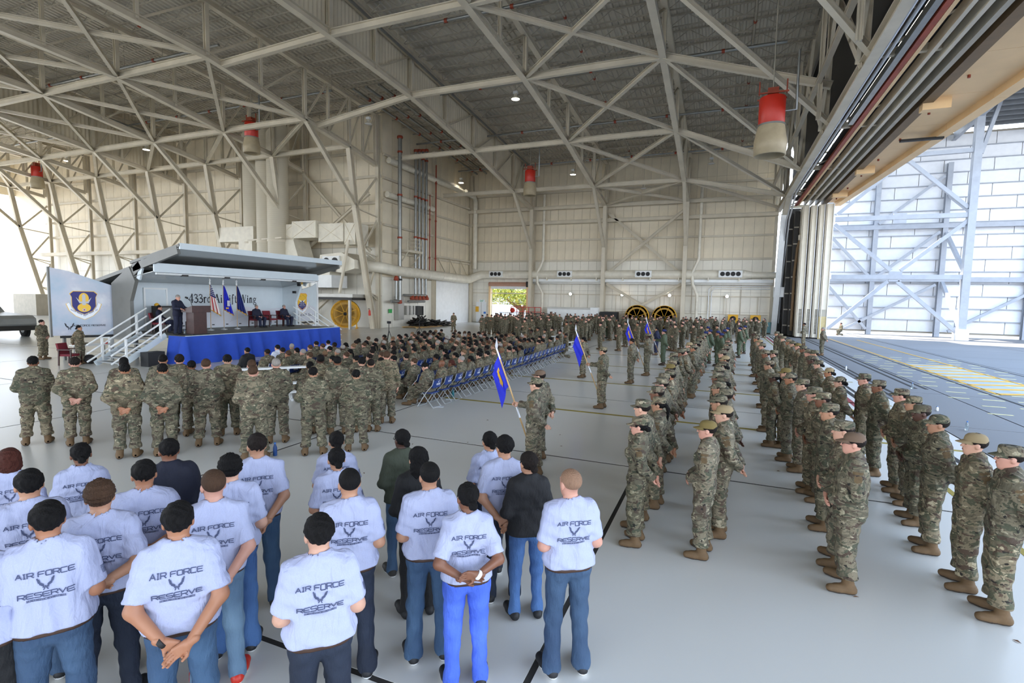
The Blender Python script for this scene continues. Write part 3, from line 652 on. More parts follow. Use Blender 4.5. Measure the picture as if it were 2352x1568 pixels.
tag(MB().box2((8.9, 36.0, 12.5), (10.9, 36.25, 12.62)).obj('light_bar', 'black', loc=(9.5, 36, 12.5)), 'thin black light bar hanging under the doorway soffit', 'light')
# leaves, pocket
for k, (x0, x1, y0) in enumerate(((6.55, 7.1, 55.7), (7.2, 7.72, 55.4), (7.82, 8.3, 55.2), (8.36, 9.0, 55.0))):
    D = empty('hangar_door', ((x0 + x1) / 2, y0, 0), 0, 'stacked cream sliding hangar door leaf, %s' % ('innermost beside the dark pocket', 'second of the stack', 'third of the stack', 'outermost with a brick-coloured foot')[k], 'door', 'stacked hangar door leaves')
    MB().box2((x0, y0, .1), (x1, y0 + 6, 12.4)).obj('leaf', 'door_leaf', D); MB().box2((x1 - .06, y0 - .12, .1), (x1, y0, 12.4)).obj('edge_rib', 'white', D); MB().box2((x0 + .1, y0 - .1, .1), (x0 + .16, y0, 12.4)).obj('edge_rib', 'door_leaf', D)
    if k < 3:
        for j in range(18): MB().box((x0 + .32, y0 - .02, .5 + j * .13), (.22, .05, .06)).obj('louver', 'dark', D)
    else:
        MB().box2((x0 - .02, y0 - .05, 0), (x1 + .02, y0 + .3, 2.1)).obj('foot_panel', 'brick_tan', D); MB().box2((x0 - .02, y0 - .06, 2.1), (x1 + .02, y0 + .3, 2.75)).obj('band', 'steel_dark', D)
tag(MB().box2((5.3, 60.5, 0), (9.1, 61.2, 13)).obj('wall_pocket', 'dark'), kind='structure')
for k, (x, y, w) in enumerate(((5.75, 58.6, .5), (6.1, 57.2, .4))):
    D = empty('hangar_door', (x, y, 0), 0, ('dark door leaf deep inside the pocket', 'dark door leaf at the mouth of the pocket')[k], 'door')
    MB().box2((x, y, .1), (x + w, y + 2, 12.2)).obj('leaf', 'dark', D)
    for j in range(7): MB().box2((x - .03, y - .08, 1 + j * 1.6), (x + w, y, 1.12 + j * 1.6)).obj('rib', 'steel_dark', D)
pz = empty('curved_seal', (6.3, 56.6, 0), 0, 'tan curved rubber seal hanging in the door pocket', 'seal')
MB().path([(6.32, 56.9, .6), (6.3, 56.9, 6), (6.42, 56.8, 8.6), (6.55, 56.7, 9.3)], .12).obj('strip', 'soffit_dark', pz); MB().box((6.6, 56.6, 9.6), (.36, .3, .5)).obj('bracket', 'door_leaf', pz)
# ---------------------------------------------------------------- neighbouring shelter outside
OW = tag(MB().box2((10.6, 69.2, .3), (60, 69.4, 21.6)).obj('wall_outside', 'seam'), kind='structure')
nr = 16; zz = np.linspace(.45, 21.4, nr + 1)
for r in range(nr):
    x = 10.6 - (r % 2) * 2.1
    while x < 60:
        a, b = max(10.62, x), min(60, x + 4.2)
        if b - a > .3: MB().box2((a + .03, 69.05, zz[r] + .04), (b - .03, 69.2, zz[r + 1] - .04)).obj('wall_panel', 'shed_panel', OW)
        x += 4.2
    if r: MB().box2((10.6, 68.85, zz[r] - .04), (60, 69.05, zz[r] + .04)).obj('girt', 'shed_steel', OW)
for k, x in enumerate((15.3, 21.5, 28.8, 37, 45)):
    tag(MB().ibeam((x, 68.6, 0), (x, 68.6, 18.4), .45, .5, .06, 0, (0, 1, 0)).obj('shelter_column', 'shed_steel', loc=(x, 68.6, 0)), 'grey shelter column against the white outdoor wall, the %s from the hangar doors' % ORD[k], 'column')
T = empty('shelter_tower', (21.7, 63, 0), 0, 'pale blue-grey steel tower column with cross braces standing on the apron', 'tower')
MB().bar((21.7, 63, 1.0), (21.7, 63, 23), .62, .62, 0, (0, 1, 0)).obj('column', 'shed_steel', T); MB().box((21.7, 63, .55), (1.0, 1.0, 1.1)).obj('base_block', 'shed_panel', T)
for z in (6.15, 12.1): MB().bar((10.4, 63, z), (21.7, 63, z), .4, .45).obj('beam', 'shed_steel', T)
MB().bar((15.5, 63, 18.1), (21.7, 63, 18.2), .36, .4).obj('beam', 'shed_steel', T)
for p, q in (((10.4, 63, 11.6), (15.6, 63, 6.8)), ((16.4, 63, 6.8), (21.5, 63, 11.6)), ((10.4, 63, .7), (15.4, 63, 5.7)), ((16.2, 63, 5.7), (21.3, 63, .8)), ((10.6, 63, 12.6), (16, 63, 17.6)), ((16.4, 63, 17.6), (21.4, 63, 12.8)), ((16.2, 63, 18.6), (21.5, 63, 22.8)), ((21.8, 63.3, 12.4), (21.6, 68.4, 15)), ((21.8, 63.3, 6.4), (21.6, 68.4, 11)), ((21.8, 63.3, .9), (21.6, 68.4, 5.8)), ((22, 63, 17.8), (23.2, 63, 23))):
    MB().bar(p, q, .3, .34).obj('brace', 'shed_steel', T)
for z in (6.2, 12.0): MB().box((16, 62.9, z), (1.1, .1, 1.0)).obj('gusset_plate', 'shed_steel', T)
for z in (5.9, 11.6): tag(MB().box2((10.6, 68.3, z), (60, 68.7, z + .5)).obj('shelter_girder', 'shed_steel', loc=(20, 68.5, z)), 'long grey girder along the white outdoor wall, %s of two' % ('lower' if z < 8 else 'upper'), 'girder')
for k, (a, b) in enumerate((((22.4, 68.3, .6), (30, 68.3, 5.6)), ((13, 68.3, .6), (21, 68.3, 5.6)), ((15.6, 68.3, 6.4), (21, 68.3, 11.2)), ((11, 68.3, 11), (15, 68.3, 6.4)), ((11, 68.3, 5.5), (15, 68.3, .6)), ((15.5, 68.3, 12.2), (21, 68.3, 17)))):
    tag(MB().bar(a, b, .26, .28).obj('shelter_brace', 'shed_steel', loc=a), 'grey diagonal brace in front of the white outdoor wall, %s' % ('low beyond the tower', 'low before the tower', 'middle tier before the tower', 'middle tier by the doors', 'low by the doors', 'top tier before the tower')[k], 'brace')
R_ = tag(MB().add([(x, y, z) for x in (11.5, 80) for y, z in ((53.6, 23.4), (69.6, 22.3), (69.6, 22.5), (53.6, 23.6))], [(0, 1, 2, 3), (7, 6, 5, 4), (0, 4, 5, 1), (1, 5, 6, 2), (2, 6, 7, 3), (3, 7, 4, 0)]).obj('roof_outside', 'shed_roof'), kind='structure')
for k in range(12): y = 54.4 + k * 1.3; z = 23.4 - (y - 53.6) * .0688; MB().box2((11.5, y, z - .42), (80, y + .22, z)).obj('purlin', 'shed_beam', R_)
for k, x in enumerate((15.3, 21.7, 28.8, 37)): MB().ibeam((x, 53.8, 22.4), (x, 69, 21.2), .35, .95).obj('rafter', 'shed_steel', R_)
MB().box2((11.5, 53.2, 22.5), (80, 53.7, 23.9)).obj('eave_beam', 'shed_steel', R_)
# ================================================================== PEOPLE: smooth-union distance fields turned into one skin
def sdf_mesh(f, lo, hi, h):
    lo = np.array(lo, np.float32); hi = np.array(hi, np.float32); n = np.ceil((hi - lo) / h).astype(int) + 1
    ax = [lo[i] + h * np.arange(n[i], dtype=np.float32) for i in range(3)]
    G = np.stack(np.meshgrid(*ax, indexing='ij'), -1).reshape(-1, 3)
    D = f(G).reshape(n).astype(np.float32)
    ins = D < 0
    c = [ins[i:n[0] - 1 + i, j:n[1] - 1 + j, k:n[2] - 1 + k] for i in (0, 1) for j in (0, 1) for k in (0, 1)]
    s = sum(x.astype(np.int8) for x in c); act = (s > 0) & (s < 8)
    idx = np.full(act.shape, -1, np.int32); A = np.argwhere(act); idx[act] = np.arange(len(A))
    P = np.zeros((len(A), 3), np.float32); cnt = np.zeros(len(A), np.float32)
    cor = [(i, j, k) for i in (0, 1) for j in (0, 1) for k in (0, 1)]
    val = [D[A[:, 0] + a, A[:, 1] + b, A[:, 2] + c_] for a, b, c_ in cor]
    for e0 in range(8):
        for e1 in range(e0 + 1, 8):
            if sum(abs(a - b) for a, b in zip(cor[e0], cor[e1])) != 1: continue
            m = (val[e0] < 0) != (val[e1] < 0); t = val[e0][m] / (val[e0][m] - val[e1][m])
            P[m] += np.array(cor[e0], np.float32) + t[:, None] * (np.array(cor[e1], np.float32) - np.array(cor[e0], np.float32)); cnt[m] += 1
    P = lo + h * (A + P / np.maximum(cnt, 1)[:, None])
    Q = []
    for a in range(3):
        b, c_ = (a + 1) % 3, (a + 2) % 3
        sl0 = [slice(1, n[i] - 1) for i in range(3)]; sl1 = list(sl0); sl0[a] = slice(0, n[a] - 1); sl1[a] = slice(1, n[a])
        d0 = ins[tuple(sl0)]; d1 = ins[tuple(sl1)]; E = np.argwhere(d0 != d1)
        if not len(E): continue
        fl = d0[tuple(E.T)]; off = [1, 1, 1]; off[a] = 0; E = E + off
        def cell(db, dc):
            q = E.copy(); q[:, b] -= db; q[:, c_] -= dc; return idx[q[:, 0], q[:, 1], q[:, 2]]
        q = np.stack([cell(1, 1), cell(0, 1), cell(0, 0), cell(1, 0)], 1); q[~fl] = q[~fl][:, ::-1]; Q.append(q[(q >= 0).all(1)])
    return P, (np.concatenate(Q) if Q else np.zeros((0, 4), np.int32))
def rc(P, a, b, ra, rb=None, sy=1.0):
    rb = ra if rb is None else rb; a = np.asarray(a, np.float32); b = np.asarray(b, np.float32)
    if sy != 1.0:
        k = np.array([1, 1 / sy, 1], np.float32); P = P * k; a = a * k; b = b * k
    d = b - a; L = max(1e-9, float(d @ d)); t = np.clip((P - a) @ d / L, 0, 1)
    q = P - a - t[:, None] * d; return (np.sqrt((q * q).sum(1)) - (ra + (rb - ra) * t)) * (min(1, sy) if sy != 1 else 1)
def ell(P, c, r):
    q = (P - np.asarray(c, np.float32)) / np.asarray(r, np.float32); return (np.sqrt((q * q).sum(1)) - 1) * min(r)
def bx_(P, c, h, r=.01):
    q = np.abs(P - np.asarray(c, np.float32)) - (np.asarray(h, np.float32) - r); return np.sqrt((np.maximum(q, 0) ** 2).sum(1)) + np.minimum(q.max(1), 0) - r
def smin(a, b, k):
    h = np.maximum(k - np.abs(a - b), 0) / k; return np.minimum(a, b) - h * h * k * .25
def rotx(a): c, s = math.cos(a), math.sin(a); return np.array([[1, 0, 0], [0, c, -s], [0, s, c]])
def rotz(a): c, s = math.cos(a), math.sin(a); return np.array([[c, -s, 0], [s, c, 0], [0, 0, 1]])
def wrinkle(P, seed, amp):
    r = np.random.default_rng(seed); d = np.zeros(len(P), np.float32)
    for _ in range(6):
        k = r.normal(size=3) * (24, 24, 40); w = r.normal(size=3) * 9; d += np.sin(P @ k.astype(np.float32) + r.uniform(0, 6) + 1.3 * np.sin(P @ w.astype(np.float32)))
    return d * amp / 2.4
# poses: elbow and wrist in torso coordinates (person faces +y, origin between the feet), hand direction and palm normal
POSES = {
 'rest':   dict(el=(.268, -.11, 1.14), wr=(.075, -.215, .965), hd=(-.75, -.10, -.45), pn=(0, -1, .1), elR=None),
 'rest_hi':dict(el=(.275, -.14, 1.15), wr=(.06, -.215, 1.06), hd=(-.95, -.05, .05), pn=(0, -1, 0)),
 'front':  dict(el=(.258, -.03, 1.13), wr=(.085, .185, 1.0), hd=(-.85, .08, -.40), pn=(-.3, -.9, 0)),
 'fold':   dict(el=(.268, .03, 1.13), wr=(-.02, .205, 1.17), hd=(-.95, .02, .1), pn=(0, -1, 0)),
 'side':   dict(el=(.255, -.03, 1.13), wr=(.262, .03, .88), hd=(-.05, .1, -1), pn=(-1, 0, 0)),
 'lap':    dict(el=(.265, .05, 1.15), wr=(.085, .27, 1.06), hd=(-.6, .5, -.25), pn=(0, -.3, -1)),
 'read':   dict(el=(.26, .12, 1.12), wr=(.10, .33, 1.14), hd=(-.5, .7, .1), pn=(-.5, 0, 1)),
 'desk':   dict(el=(.27, .10, 1.16), wr=(.20, .36, 1.14), hd=(-.2, .9, -.2), pn=(0, 0, -1)),
 'camera': dict(el=(.30, .18, 1.30), wr=(.09, .25, 1.55), hd=(-.7, .1, .6), pn=(0, -1, 0)),
}
def build(name, pose='rest', sit=False, fem=False, heavy=0.0, lean=0.0, yaw=0.0, pitch=0.0, kind='uniform', res=.014, seed=1, feet=.12, bearer=False, hands=True, kneel=False, flare=0.0):
    """returns dict of meshes for one body template; height 1.75 standing"""
    T = {}
    dz = -.47 if sit else (-.40 if kneel else 0.0)
    pc = np.array([0, 0, .95]); R = rotx(-lean)
    def tf(p): return R @ (np.array(p, float) - pc) + pc + np.array([0, 0, dz])
    sw = .158 if fem else .176; hw = .098 if fem else .092; tr = (.92 if fem else 1.0) * (1 + .16 * heavy)
    sho = [tf((s * sw * (.92 if kind in ('tee', 'knit') else 1), -.015, 1.415)) for s in (-1, 1)]
    po = [dict(POSES[pose]), dict(POSES[pose])]
    if bearer: po[1] = dict(el=(.25, .20, 1.20), wr=(.25, .46, 1.19), hd=(0, 1, .05), pn=(-1, 0, 0))
    if kind in ('tee', 'knit'):
        for q in po: q['el'] = (q['el'][0] * .88, *q['el'][1:])
    mir = lambda v, s: np.array([v[0] * s, v[1], v[2]], float)
    el = [tf(mir(po[i]['el'], s)) for i, s in ((0, -1), (1, 1))]; wr = [tf(mir(po[i]['wr'], s)) for i, s in ((0, -1), (1, 1))]
    if pose in ('rest', 'rest_hi', 'fold', 'front', 'lap') and not bearer:      # one hand over the other
        o = {'rest': (0, -.03, -.02), 'rest_hi': (0, -.035, .035), 'fold': (0, .05, .05), 'front': (0, .035, -.02), 'lap': (0, .02, .02)}[pose]; wr[1] = wr[1] + R @ np.array(o)
    if sit:
        hip = [np.array([s * .095, .02, .50]) for s in (-1, 1)]; kn = [np.array([s * (.12 + .05 * (seed % 3)), .45, .50]) for s in (-1, 1)]; an = [np.array([s * (.12 + .04 * (seed % 2)), .42, .09]) for s in (-1, 1)]
        if pose == 'read': an = [np.array([s * .13, .60, .09]) for s in (-1, 1)]
    elif kneel:
        hip = [np.array([s * .095, .0, .53]) for s in (-1, 1)]; kn = [np.array([-.13, .36, .52]), np.array([.12, .16, .10])]; an = [np.array([-.13, .30, .09]), np.array([.12, -.22, .10])]
    else:
        hip = [np.array([s * hw, 0, .90]) for s in (-1, 1)]; kn = [np.array([s * (hw + feet) / 2 * 1.02, .02, .49]) for s in (-1, 1)]; an = [np.array([s * feet, -.02, .085]) for s in (-1, 1)]
    tee = kind in ('tee', 'knit')
    if tee: sw *= .92; tr *= .92
    T1 = {k: tf(v) for k, v in dict(pel=(0, 0, .95), abd=(0, .0, 1.09), ch=(0, -.005, 1.25), uc=(0, -.02, 1.375), nk=(0, -.02, 1.44), nk2=(0, .005, 1.56)).items()}
    ex = np.array([1., 0, 0])
    def torso(P, g=0.0):
        d = rc(P, T1['pel'] - ex * .07, T1['pel'] + ex * .07, (.118 if fem else .11) * tr + g, None, .86 + .15 * heavy)
        d = smin(d, rc(P, T1['abd'] - ex * (.06 if fem else .075), T1['abd'] + ex * (.06 if fem else .075), (.098 if fem else .112) * tr + g, None, .80 + .25 * heavy), .08)
        d = smin(d, rc(P, T1['ch'] - ex * .085, T1['ch'] + ex * .085, (.108 if fem else .122) * tr + g, None, .86 + .1 * heavy), .08)
        d = smin(d, rc(P, T1['uc'] - ex * (sw - .055), T1['uc'] + ex * (sw - .055), .082 + g, None, .95), .07)
        for s in (-1, 1): d = smin(d, rc(P, T1['nk'] + ex * s * .03 + R @ np.array([0, 0, .035]), T1['uc'] + ex * s * (sw - .03) + R @ np.array([0, 0, .035]), .05 + g, .045 + g), .05)
        if fem:
            for s in (-1, 1): d = smin(d, np.sqrt(((P - (T1['ch'] + R @ np.array([s * .075, .075, .015]))) ** 2).sum(1)) - (.068 + g), .05)
        return d
    def neck(P, g=0.0): return rc(P, T1['nk'], T1['nk2'], (.052 if fem else .060) + g, (.048 if fem else .056) + g)
    aw = .92 if fem else 1.0
    def arm(P, i, g=0.0, g2=None):
        g2 = g if g2 is None else g2
        d = rc(P, sho[i], el[i], .058 * aw * (1 + .15 * heavy) + g, .044 * aw + g2); return smin(d, rc(P, el[i], wr[i], .046 * aw + g2, .030 * aw + g2), .03)
    lw = (1.04 if fem else 1.0) * (1 + .1 * heavy) * (.90 if kind in ('tee', 'knit') else 1)
    def leg(P, i, g=0.0, g2=None):
        g2 = g if g2 is None else g2
        return smin(rc(P, hip[i], kn[i], .092 * lw + g, .060 * lw + g), rc(P, kn[i], an[i], .060 * lw + g, .042 * lw + g2), .04)
    # ---------------- head
    hc0 = np.array([0, .012, 1.628]); hR = rotz(yaw) @ rotx(-pitch); hb = tf((0, -.005, 1.50)); Rh = R @ hR
    if sit or kneel: Rh = hR
    hcen = hb + Rh @ (hc0 - np.array([0, -.005, 1.50])); T['head'] = (hcen, Rh)
    def hloc(P): return ((P - hcen) @ Rh).astype(np.float32)
    def head(P):
        q = hloc(P); d = ell(q, (0, -.015, .025), (.076, .097, .088))
        d = smin(d, ell(q, (0, .03, -.045), (.059, .062, .076)), .04); d = smin(d, rc(q, (0, .04, -.092), (0, .058, -.098), .026), .04)
        d = smin(d, rc(q, (0, .085, .005), (0, .108, -.030), .007, .013), .014); d = smin(d, rc(q, (-.034, .080, .020), (.034, .080, .020), .011), .018)
        for s in (-1, 1):
            d = smin(d, ell(q, (s * .079, -.008, -.018), (.011, .022, .031)), .012); e = ell(q, (s * .031, .098, -.002), (.015, .014, .010)); d = -smin(-d, e, .008)
            d = smin(d, np.sqrt(((q - np.array([s * .031, .077, -.002], np.float32)) ** 2).sum(1)) - .0125, .003)
        return smin(d, rc(q, (-.017, .090, -.064), (.017, .090, -.064), .009), .010)
    T['h'] = res
    # ---------------- body: skin (torso and legs kept inside the clothes), head, hands: one mesh
    bare = kind in ('tee',)
    legmul = -.012
    def fb(P):
        d = torso(P, -.012); d = smin(d, neck(P), .05)
        for i in (0, 1): d = smin(d, arm(P, i), .04); d = smin(d, leg(P, i, legmul), .05)
        return d
    allp = np.array(sho + el + wr + hip + kn + an + list(T1.values())); lo = allp.min(0) - .18; hi = allp.max(0) + .18; lo[2] = max(lo[2], .03)
    Vb, Fb = sdf_mesh(fb, lo, hi, max(res, .013))
    hr = min(.0085, res) if res < .02 else .013
    def fh(P): return smin(head(P), neck(P), .03)
    Vh, Fh = sdf_mesh(fh, np.minimum(hcen - .16, T1['nk'] - .07), hcen + .16, hr)
    q = hloc(Vh[Fh].mean(1)); ax = np.abs(q[:, 0]); mi = np.zeros(len(Fh), np.int32)
    mi[(np.abs(ax - .031) < .012) & (np.abs(q[:, 2] + .002) < .0065) & (q[:, 1] > .075)] = 1
    mi[(ax < .02) & (np.abs(q[:, 2] + .064) < .007) & (q[:, 1] > .088)] = 2
    mi[(ax > .012) & (ax < .05) & (q[:, 2] > .014) & (q[:, 2] < .024) & (q[:, 1] > .074)] = 3
    Vs, Fs, Ms = [Vb, Vh], [Fb, Fh + len(Vb)], [np.zeros(len(Fb), np.int32), mi]; n0 = len(Vb) + len(Vh)
    for i, s in ((0, -1), (1, 1)):
        d_ = R @ mir(po[i]['hd'], s); d_ /= np.linalg.norm(d_); pn = R @ mir(po[i]['pn'], s); pn -= d_ * pn.dot(d_); pn /= np.linalg.norm(pn)
        sd = np.cross(d_, pn) * s * -1     # towards the thumb
        w = wr[i]; grip = bearer and i == 1; cu = 1.25 if grip else (.38 if pose != 'fold' else .2)
        chains = []
        for k in range(4):
            b = w + d_ * (.088 - .006 * abs(k - 1.2)) + sd * (.027 - .018 * k); L = np.array([.040, .026, .020]) * (.95, 1.06, 1.0, .8)[k]; a = cu * .55; p = b; ch = [p]
            for l in L: p = p + (d_ * math.cos(a) + pn * math.sin(a)) * l; ch.append(p); a += cu
            chains.append(ch)
        tb = w + d_ * .03 + sd * .028; t1 = tb + (d_ * .55 + sd * .6 + pn * .35) * .042; t2 = t1 + (d_ * .8 + sd * (.05 if not grip else -.5) + pn * .5) * .032
        def fhand(P):
            d = rc(P, w - d_ * .03, w + d_ * .02, .029 * aw, .026)
            for k in range(4): d = smin(d, rc(P, w + d_ * .015 + sd * (.016 - .011 * k), w + d_ * .085 + sd * (.026 - .018 * k), .0165, .0125), .012)
            d = smin(d, rc(P, tb, t1, .014, .011), .012); d = smin(d, rc(P, t1, t2, .011, .009), .004)
            for ch in chains:
                for a, b in zip(ch[:-1], ch[1:]): d = np.minimum(d, rc(P, a, b, .0092, .0082))
            return d
        if hands:
            pts = np.array([w - d_ * .04, tb, t1, t2] + [p for ch in chains for p in ch]); Vx, Fx = sdf_mesh(fhand, pts.min(0) - .035, pts.max(0) + .035, .0052 if res < .013 else (.0072 if res < .02 else .012))
            Vs.append(Vx); Fs.append(Fx + n0); Ms.append(np.zeros(len(Fx), np.int32)); n0 += len(Vx)
    me = npmesh(name + '_body', np.concatenate(Vs), np.concatenate(Fs), None, True, np.concatenate(Ms))
    for m in ('skin', 'eye', 'lip', 'brow'): me.materials.append(M[m])
    T['body'] = me; T['wr'] = wr; T['hold'] = wr[1] + (R @ np.array([0, .075, 0]))
    # ---------------- clothes
    cl = dict(uniform=(.030, .024), tee=(.018, .022), knit=(.024, .016), suit=(.026, .018))[kind]
    hem = {'uniform': .80, 'tee': .955, 'knit': .90, 'suit': .78}[kind] + dz
    if sit: hem = max(hem, .43)
    slv = .62 if kind == 'tee' else 1.0
    def ftop(P):
        d = torso(P, cl[0])
        if kind in ('uniform', 'suit', 'knit') and not sit:
            d = smin(d, rc(P, np.array([-.075, -.003, .86 + dz]), np.array([.075, -.003, .86 + dz]), .128 * tr + (.012 if fem else .006), None, .84 + .15 * heavy), .09)
        elif kind == 'tee' and not sit: d = smin(d, rc(P, np.array([-.08, -.003, .97]), np.array([.08, -.003, .97]), .125 * tr + .012, None, .88 + .15 * heavy), .07)
        for i in (0, 1):
            if slv < 1:
                e = sho[i] + (el[i] - sho[i]) * .86; dr = (e - sho[i]) / np.linalg.norm(e - sho[i]); a = rc(P, sho[i], e,   .056 * aw + .010, .052 * aw + .018); a = np.maximum(a, (P - e) @ dr.astype(np.float32))
            else:
                dr = (wr[i] - el[i]) / np.linalg.norm(wr[i] - el[i]); a = arm(P, i, cl[1], cl[1] + .004); a = np.maximum(a, (P - (wr[i] - dr * .005)) @ dr.astype(np.float32))
            d = smin(d, a, .045)
        d = d + wrinkle(P, seed, {'suit': .002, 'tee': .0058, 'uniform': .0052}.get(kind, .004))
        nkq = rc(P, T1['nk'] + np.array([0, .0, .015]), T1['nk2'], .068, .075)
        if kind in ('uniform', 'suit'): d = np.minimum(d, np.maximum(rc(P, T1['nk'], T1['nk'] + (T1['nk2'] - T1['nk']) * .42, .078, .072), -rc(P, T1['nk'], T1['nk2'], .058)))
        else: d = np.maximum(d, -rc(P, T1['nk'] + np.array([0, .01, .02]), T1['nk2'], .062 if kind == 'tee' else .056, .07))
        if kind == 'uniform':
            for i in (0, 1):                     # sleeve pocket and chest pockets stand proud
                mp = sho[i] * .55 + el[i] * .45; o = np.array([(-1, 1)[i] * .012, 0, 0]); d = smin(d, bx_(P, mp + o, (.062, .052, .07), .02), .012)
                d = smin(d, bx_(P, T1['ch'] + R @ np.array([(-1, 1)[i] * .085, .118, .02]), (.055, .02, .06), .015), .012)
        return np.maximum(d, hem - P[:, 2] + (P[:, 1] * .06 if not sit else 0))
    lo = np.minimum(allp[:6].min(0), np.array([-.25, -.22, hem])) - .11; hi = np.maximum(allp[:6].max(0), np.array([.25, .22, 1.5 + dz])) + .11; lo[2] = hem - .03; hi[2] = max(T1['nk2'][2] + .06, hi[2])
    Vt, Ft = sdf_mesh(ftop, lo, hi, res)
    mi = np.zeros(len(Ft), np.int32)
    if kind == 'uniform':                        # cloth badges on both upper sleeves, strips over the chest pockets
        C = Vt[Ft].mean(1)
        for i in (0, 1):
            dr = (el[i] - sho[i]) / np.linalg.norm(el[i] - sho[i]); t = (C - sho[i]) @ dr; q = C - sho[i] - t[:, None] * dr; out = q[:, 0] * (-1, 1)[i]
            mi[(t > .055) & (t < .085) & (out > .045) & (np.abs(q[:, 1]) < .045)] = 1; mi[(t > .10) & (t < .17) & (out > .045) & (np.abs(q[:, 1]) < .034)] = 1
    T['top'] = npmesh(name + '_top', Vt, Ft, None, True, mi); T['topVF'] = (Vt, Ft)
    lg = {'uniform': .030, 'tee': .016, 'knit': .008, 'suit': .026}[kind]; ank = .17 if kind == 'uniform' else .045
    def fleg(P):
        d = rc(P, (hip[0] + hip[1]) / 2 - ex * .07 + [0, 0, .03], (hip[0] + hip[1]) / 2 + ex * .07 + [0, 0, .03], (.118 if fem else .112) * tr + lg * .55, None, .9 + .12 * heavy)
        dl = None
        for i in (0, 1):
            a = leg(P, i, lg, lg + (.012 if kind == 'uniform' else flare))
            if kind == 'uniform':
                c = an[i] + (kn[i] - an[i]) * .26; a = smin(a, np.sqrt((((P - c) / np.array([1, 1, .8])) ** 2).sum(1)) - .088, .05)
                pk = hip[i] * .42 + kn[i] * .58 + np.array([(-1, 1)[i] * .088, 0, 0]); a = smin(a, bx_(P, pk, (.03, .075, .085) if not sit else (.03, .085, .07), .02), .02)
            else: a = smin(a, rc(P, an[i] + (kn[i] - an[i]) * .1, an[i] + np.array([0, .005, -.03]), .05 + lg * .5 + flare, .054 + lg * .5 + flare), .05)
            dl = a if dl is None else np.minimum(dl, a)
        d = smin(d, dl, .04)
        d = d + wrinkle(P, seed + 9, .006 if kind == 'uniform' else .0035)
        d = np.maximum(d, P[:, 2] - (1.0 + dz if not (sit or kneel) else 9))
        if kneel: return np.maximum(d, .05 - P[:, 2])
        return np.maximum(d, ank - P[:, 2])
    lp = np.array(hip + kn + an); lo = lp.min(0) - .2; hi = lp.max(0) + .2; lo[2] = (.02 if kneel else ank - .03)
    T['legs'] = npmesh(name + '_legs', *sdf_mesh(fleg, lo, hi, res), None, True)
    if kind in ('tee',):
        def fbelt(P):
            d = rc(P, (hip[0] + hip[1]) / 2 - ex * .07 + [0, 0, .03], (hip[0] + hip[1]) / 2 + ex * .07 + [0, 0, .03], (.118 if fem else .112) * tr + lg * .55 + .006, None, .9 + .12 * heavy)
            d = smin(d, rc(P, T1['pel'] - ex * .07, T1['pel'] + ex * .07, .112 * tr + .02, None, .9 + .12 * heavy), .05); return np.maximum(d, np.abs(P[:, 2] - .945) - .02)
        T['belt'] = npmesh(name + '_belt', *sdf_mesh(fbelt, (-.3, -.3, .88), (.3, .3, 1.02), max(res, .012)), None, True)
    for i, s in ((0, -1), (1, 1)):
        bt = kind == 'uniform'; a = an[i]; toe = np.array([s * .05, .17, 0]); fl_ = np.array([a[0], a[1], .04 if not kneel else a[2]])
        if kneel and i == 1: toe = np.array([0, -.02, -.06])
        def fboot(P):
            d = rc(P, fl_ + np.array([0, -.045, 0]), fl_ + toe * .55, .045, .050); d = smin(d, rc(P, fl_ + toe * .5, fl_ + toe + np.array([0, -.005, .002]), .050, .044), .03)
            if bt: d = smin(d, rc(P, a + np.array([0, -.01, -.02]), a + (kn[i] - a) * .28, .055, .060), .05); d = d + .0022 * np.sin(P[:, 2] * 190) * (P[:, 2] > .07)
            else: d = smin(d, rc(P, a + np.array([0, -.02, -.02]), a + (kn[i] - a) * .03, .043, .046), .03)
            return np.maximum(d, .002 - P[:, 2])
        lo = np.minimum(fl_ + toe, fl_) - .09; hi = np.maximum(np.maximum(fl_ + toe, fl_), a + (kn[i] - a) * .3) + .09; lo[2] = -.02
        Vq, Fq = sdf_mesh(fboot, lo, hi, min(res, .012) if res < .02 else .018); zc = Vq[Fq].mean(1)[:, 2]; m2 = np.zeros(len(Fq), np.int32); m2[zc < .024] = 1
        T['shoe%d' % i] = npmesh(name + '_shoe', Vq, Fq, None, True, m2)
    T['kind'] = kind
    if kind == 'tee': T['print'] = shirt_print(name, T)
    return T
TEE_ART = None
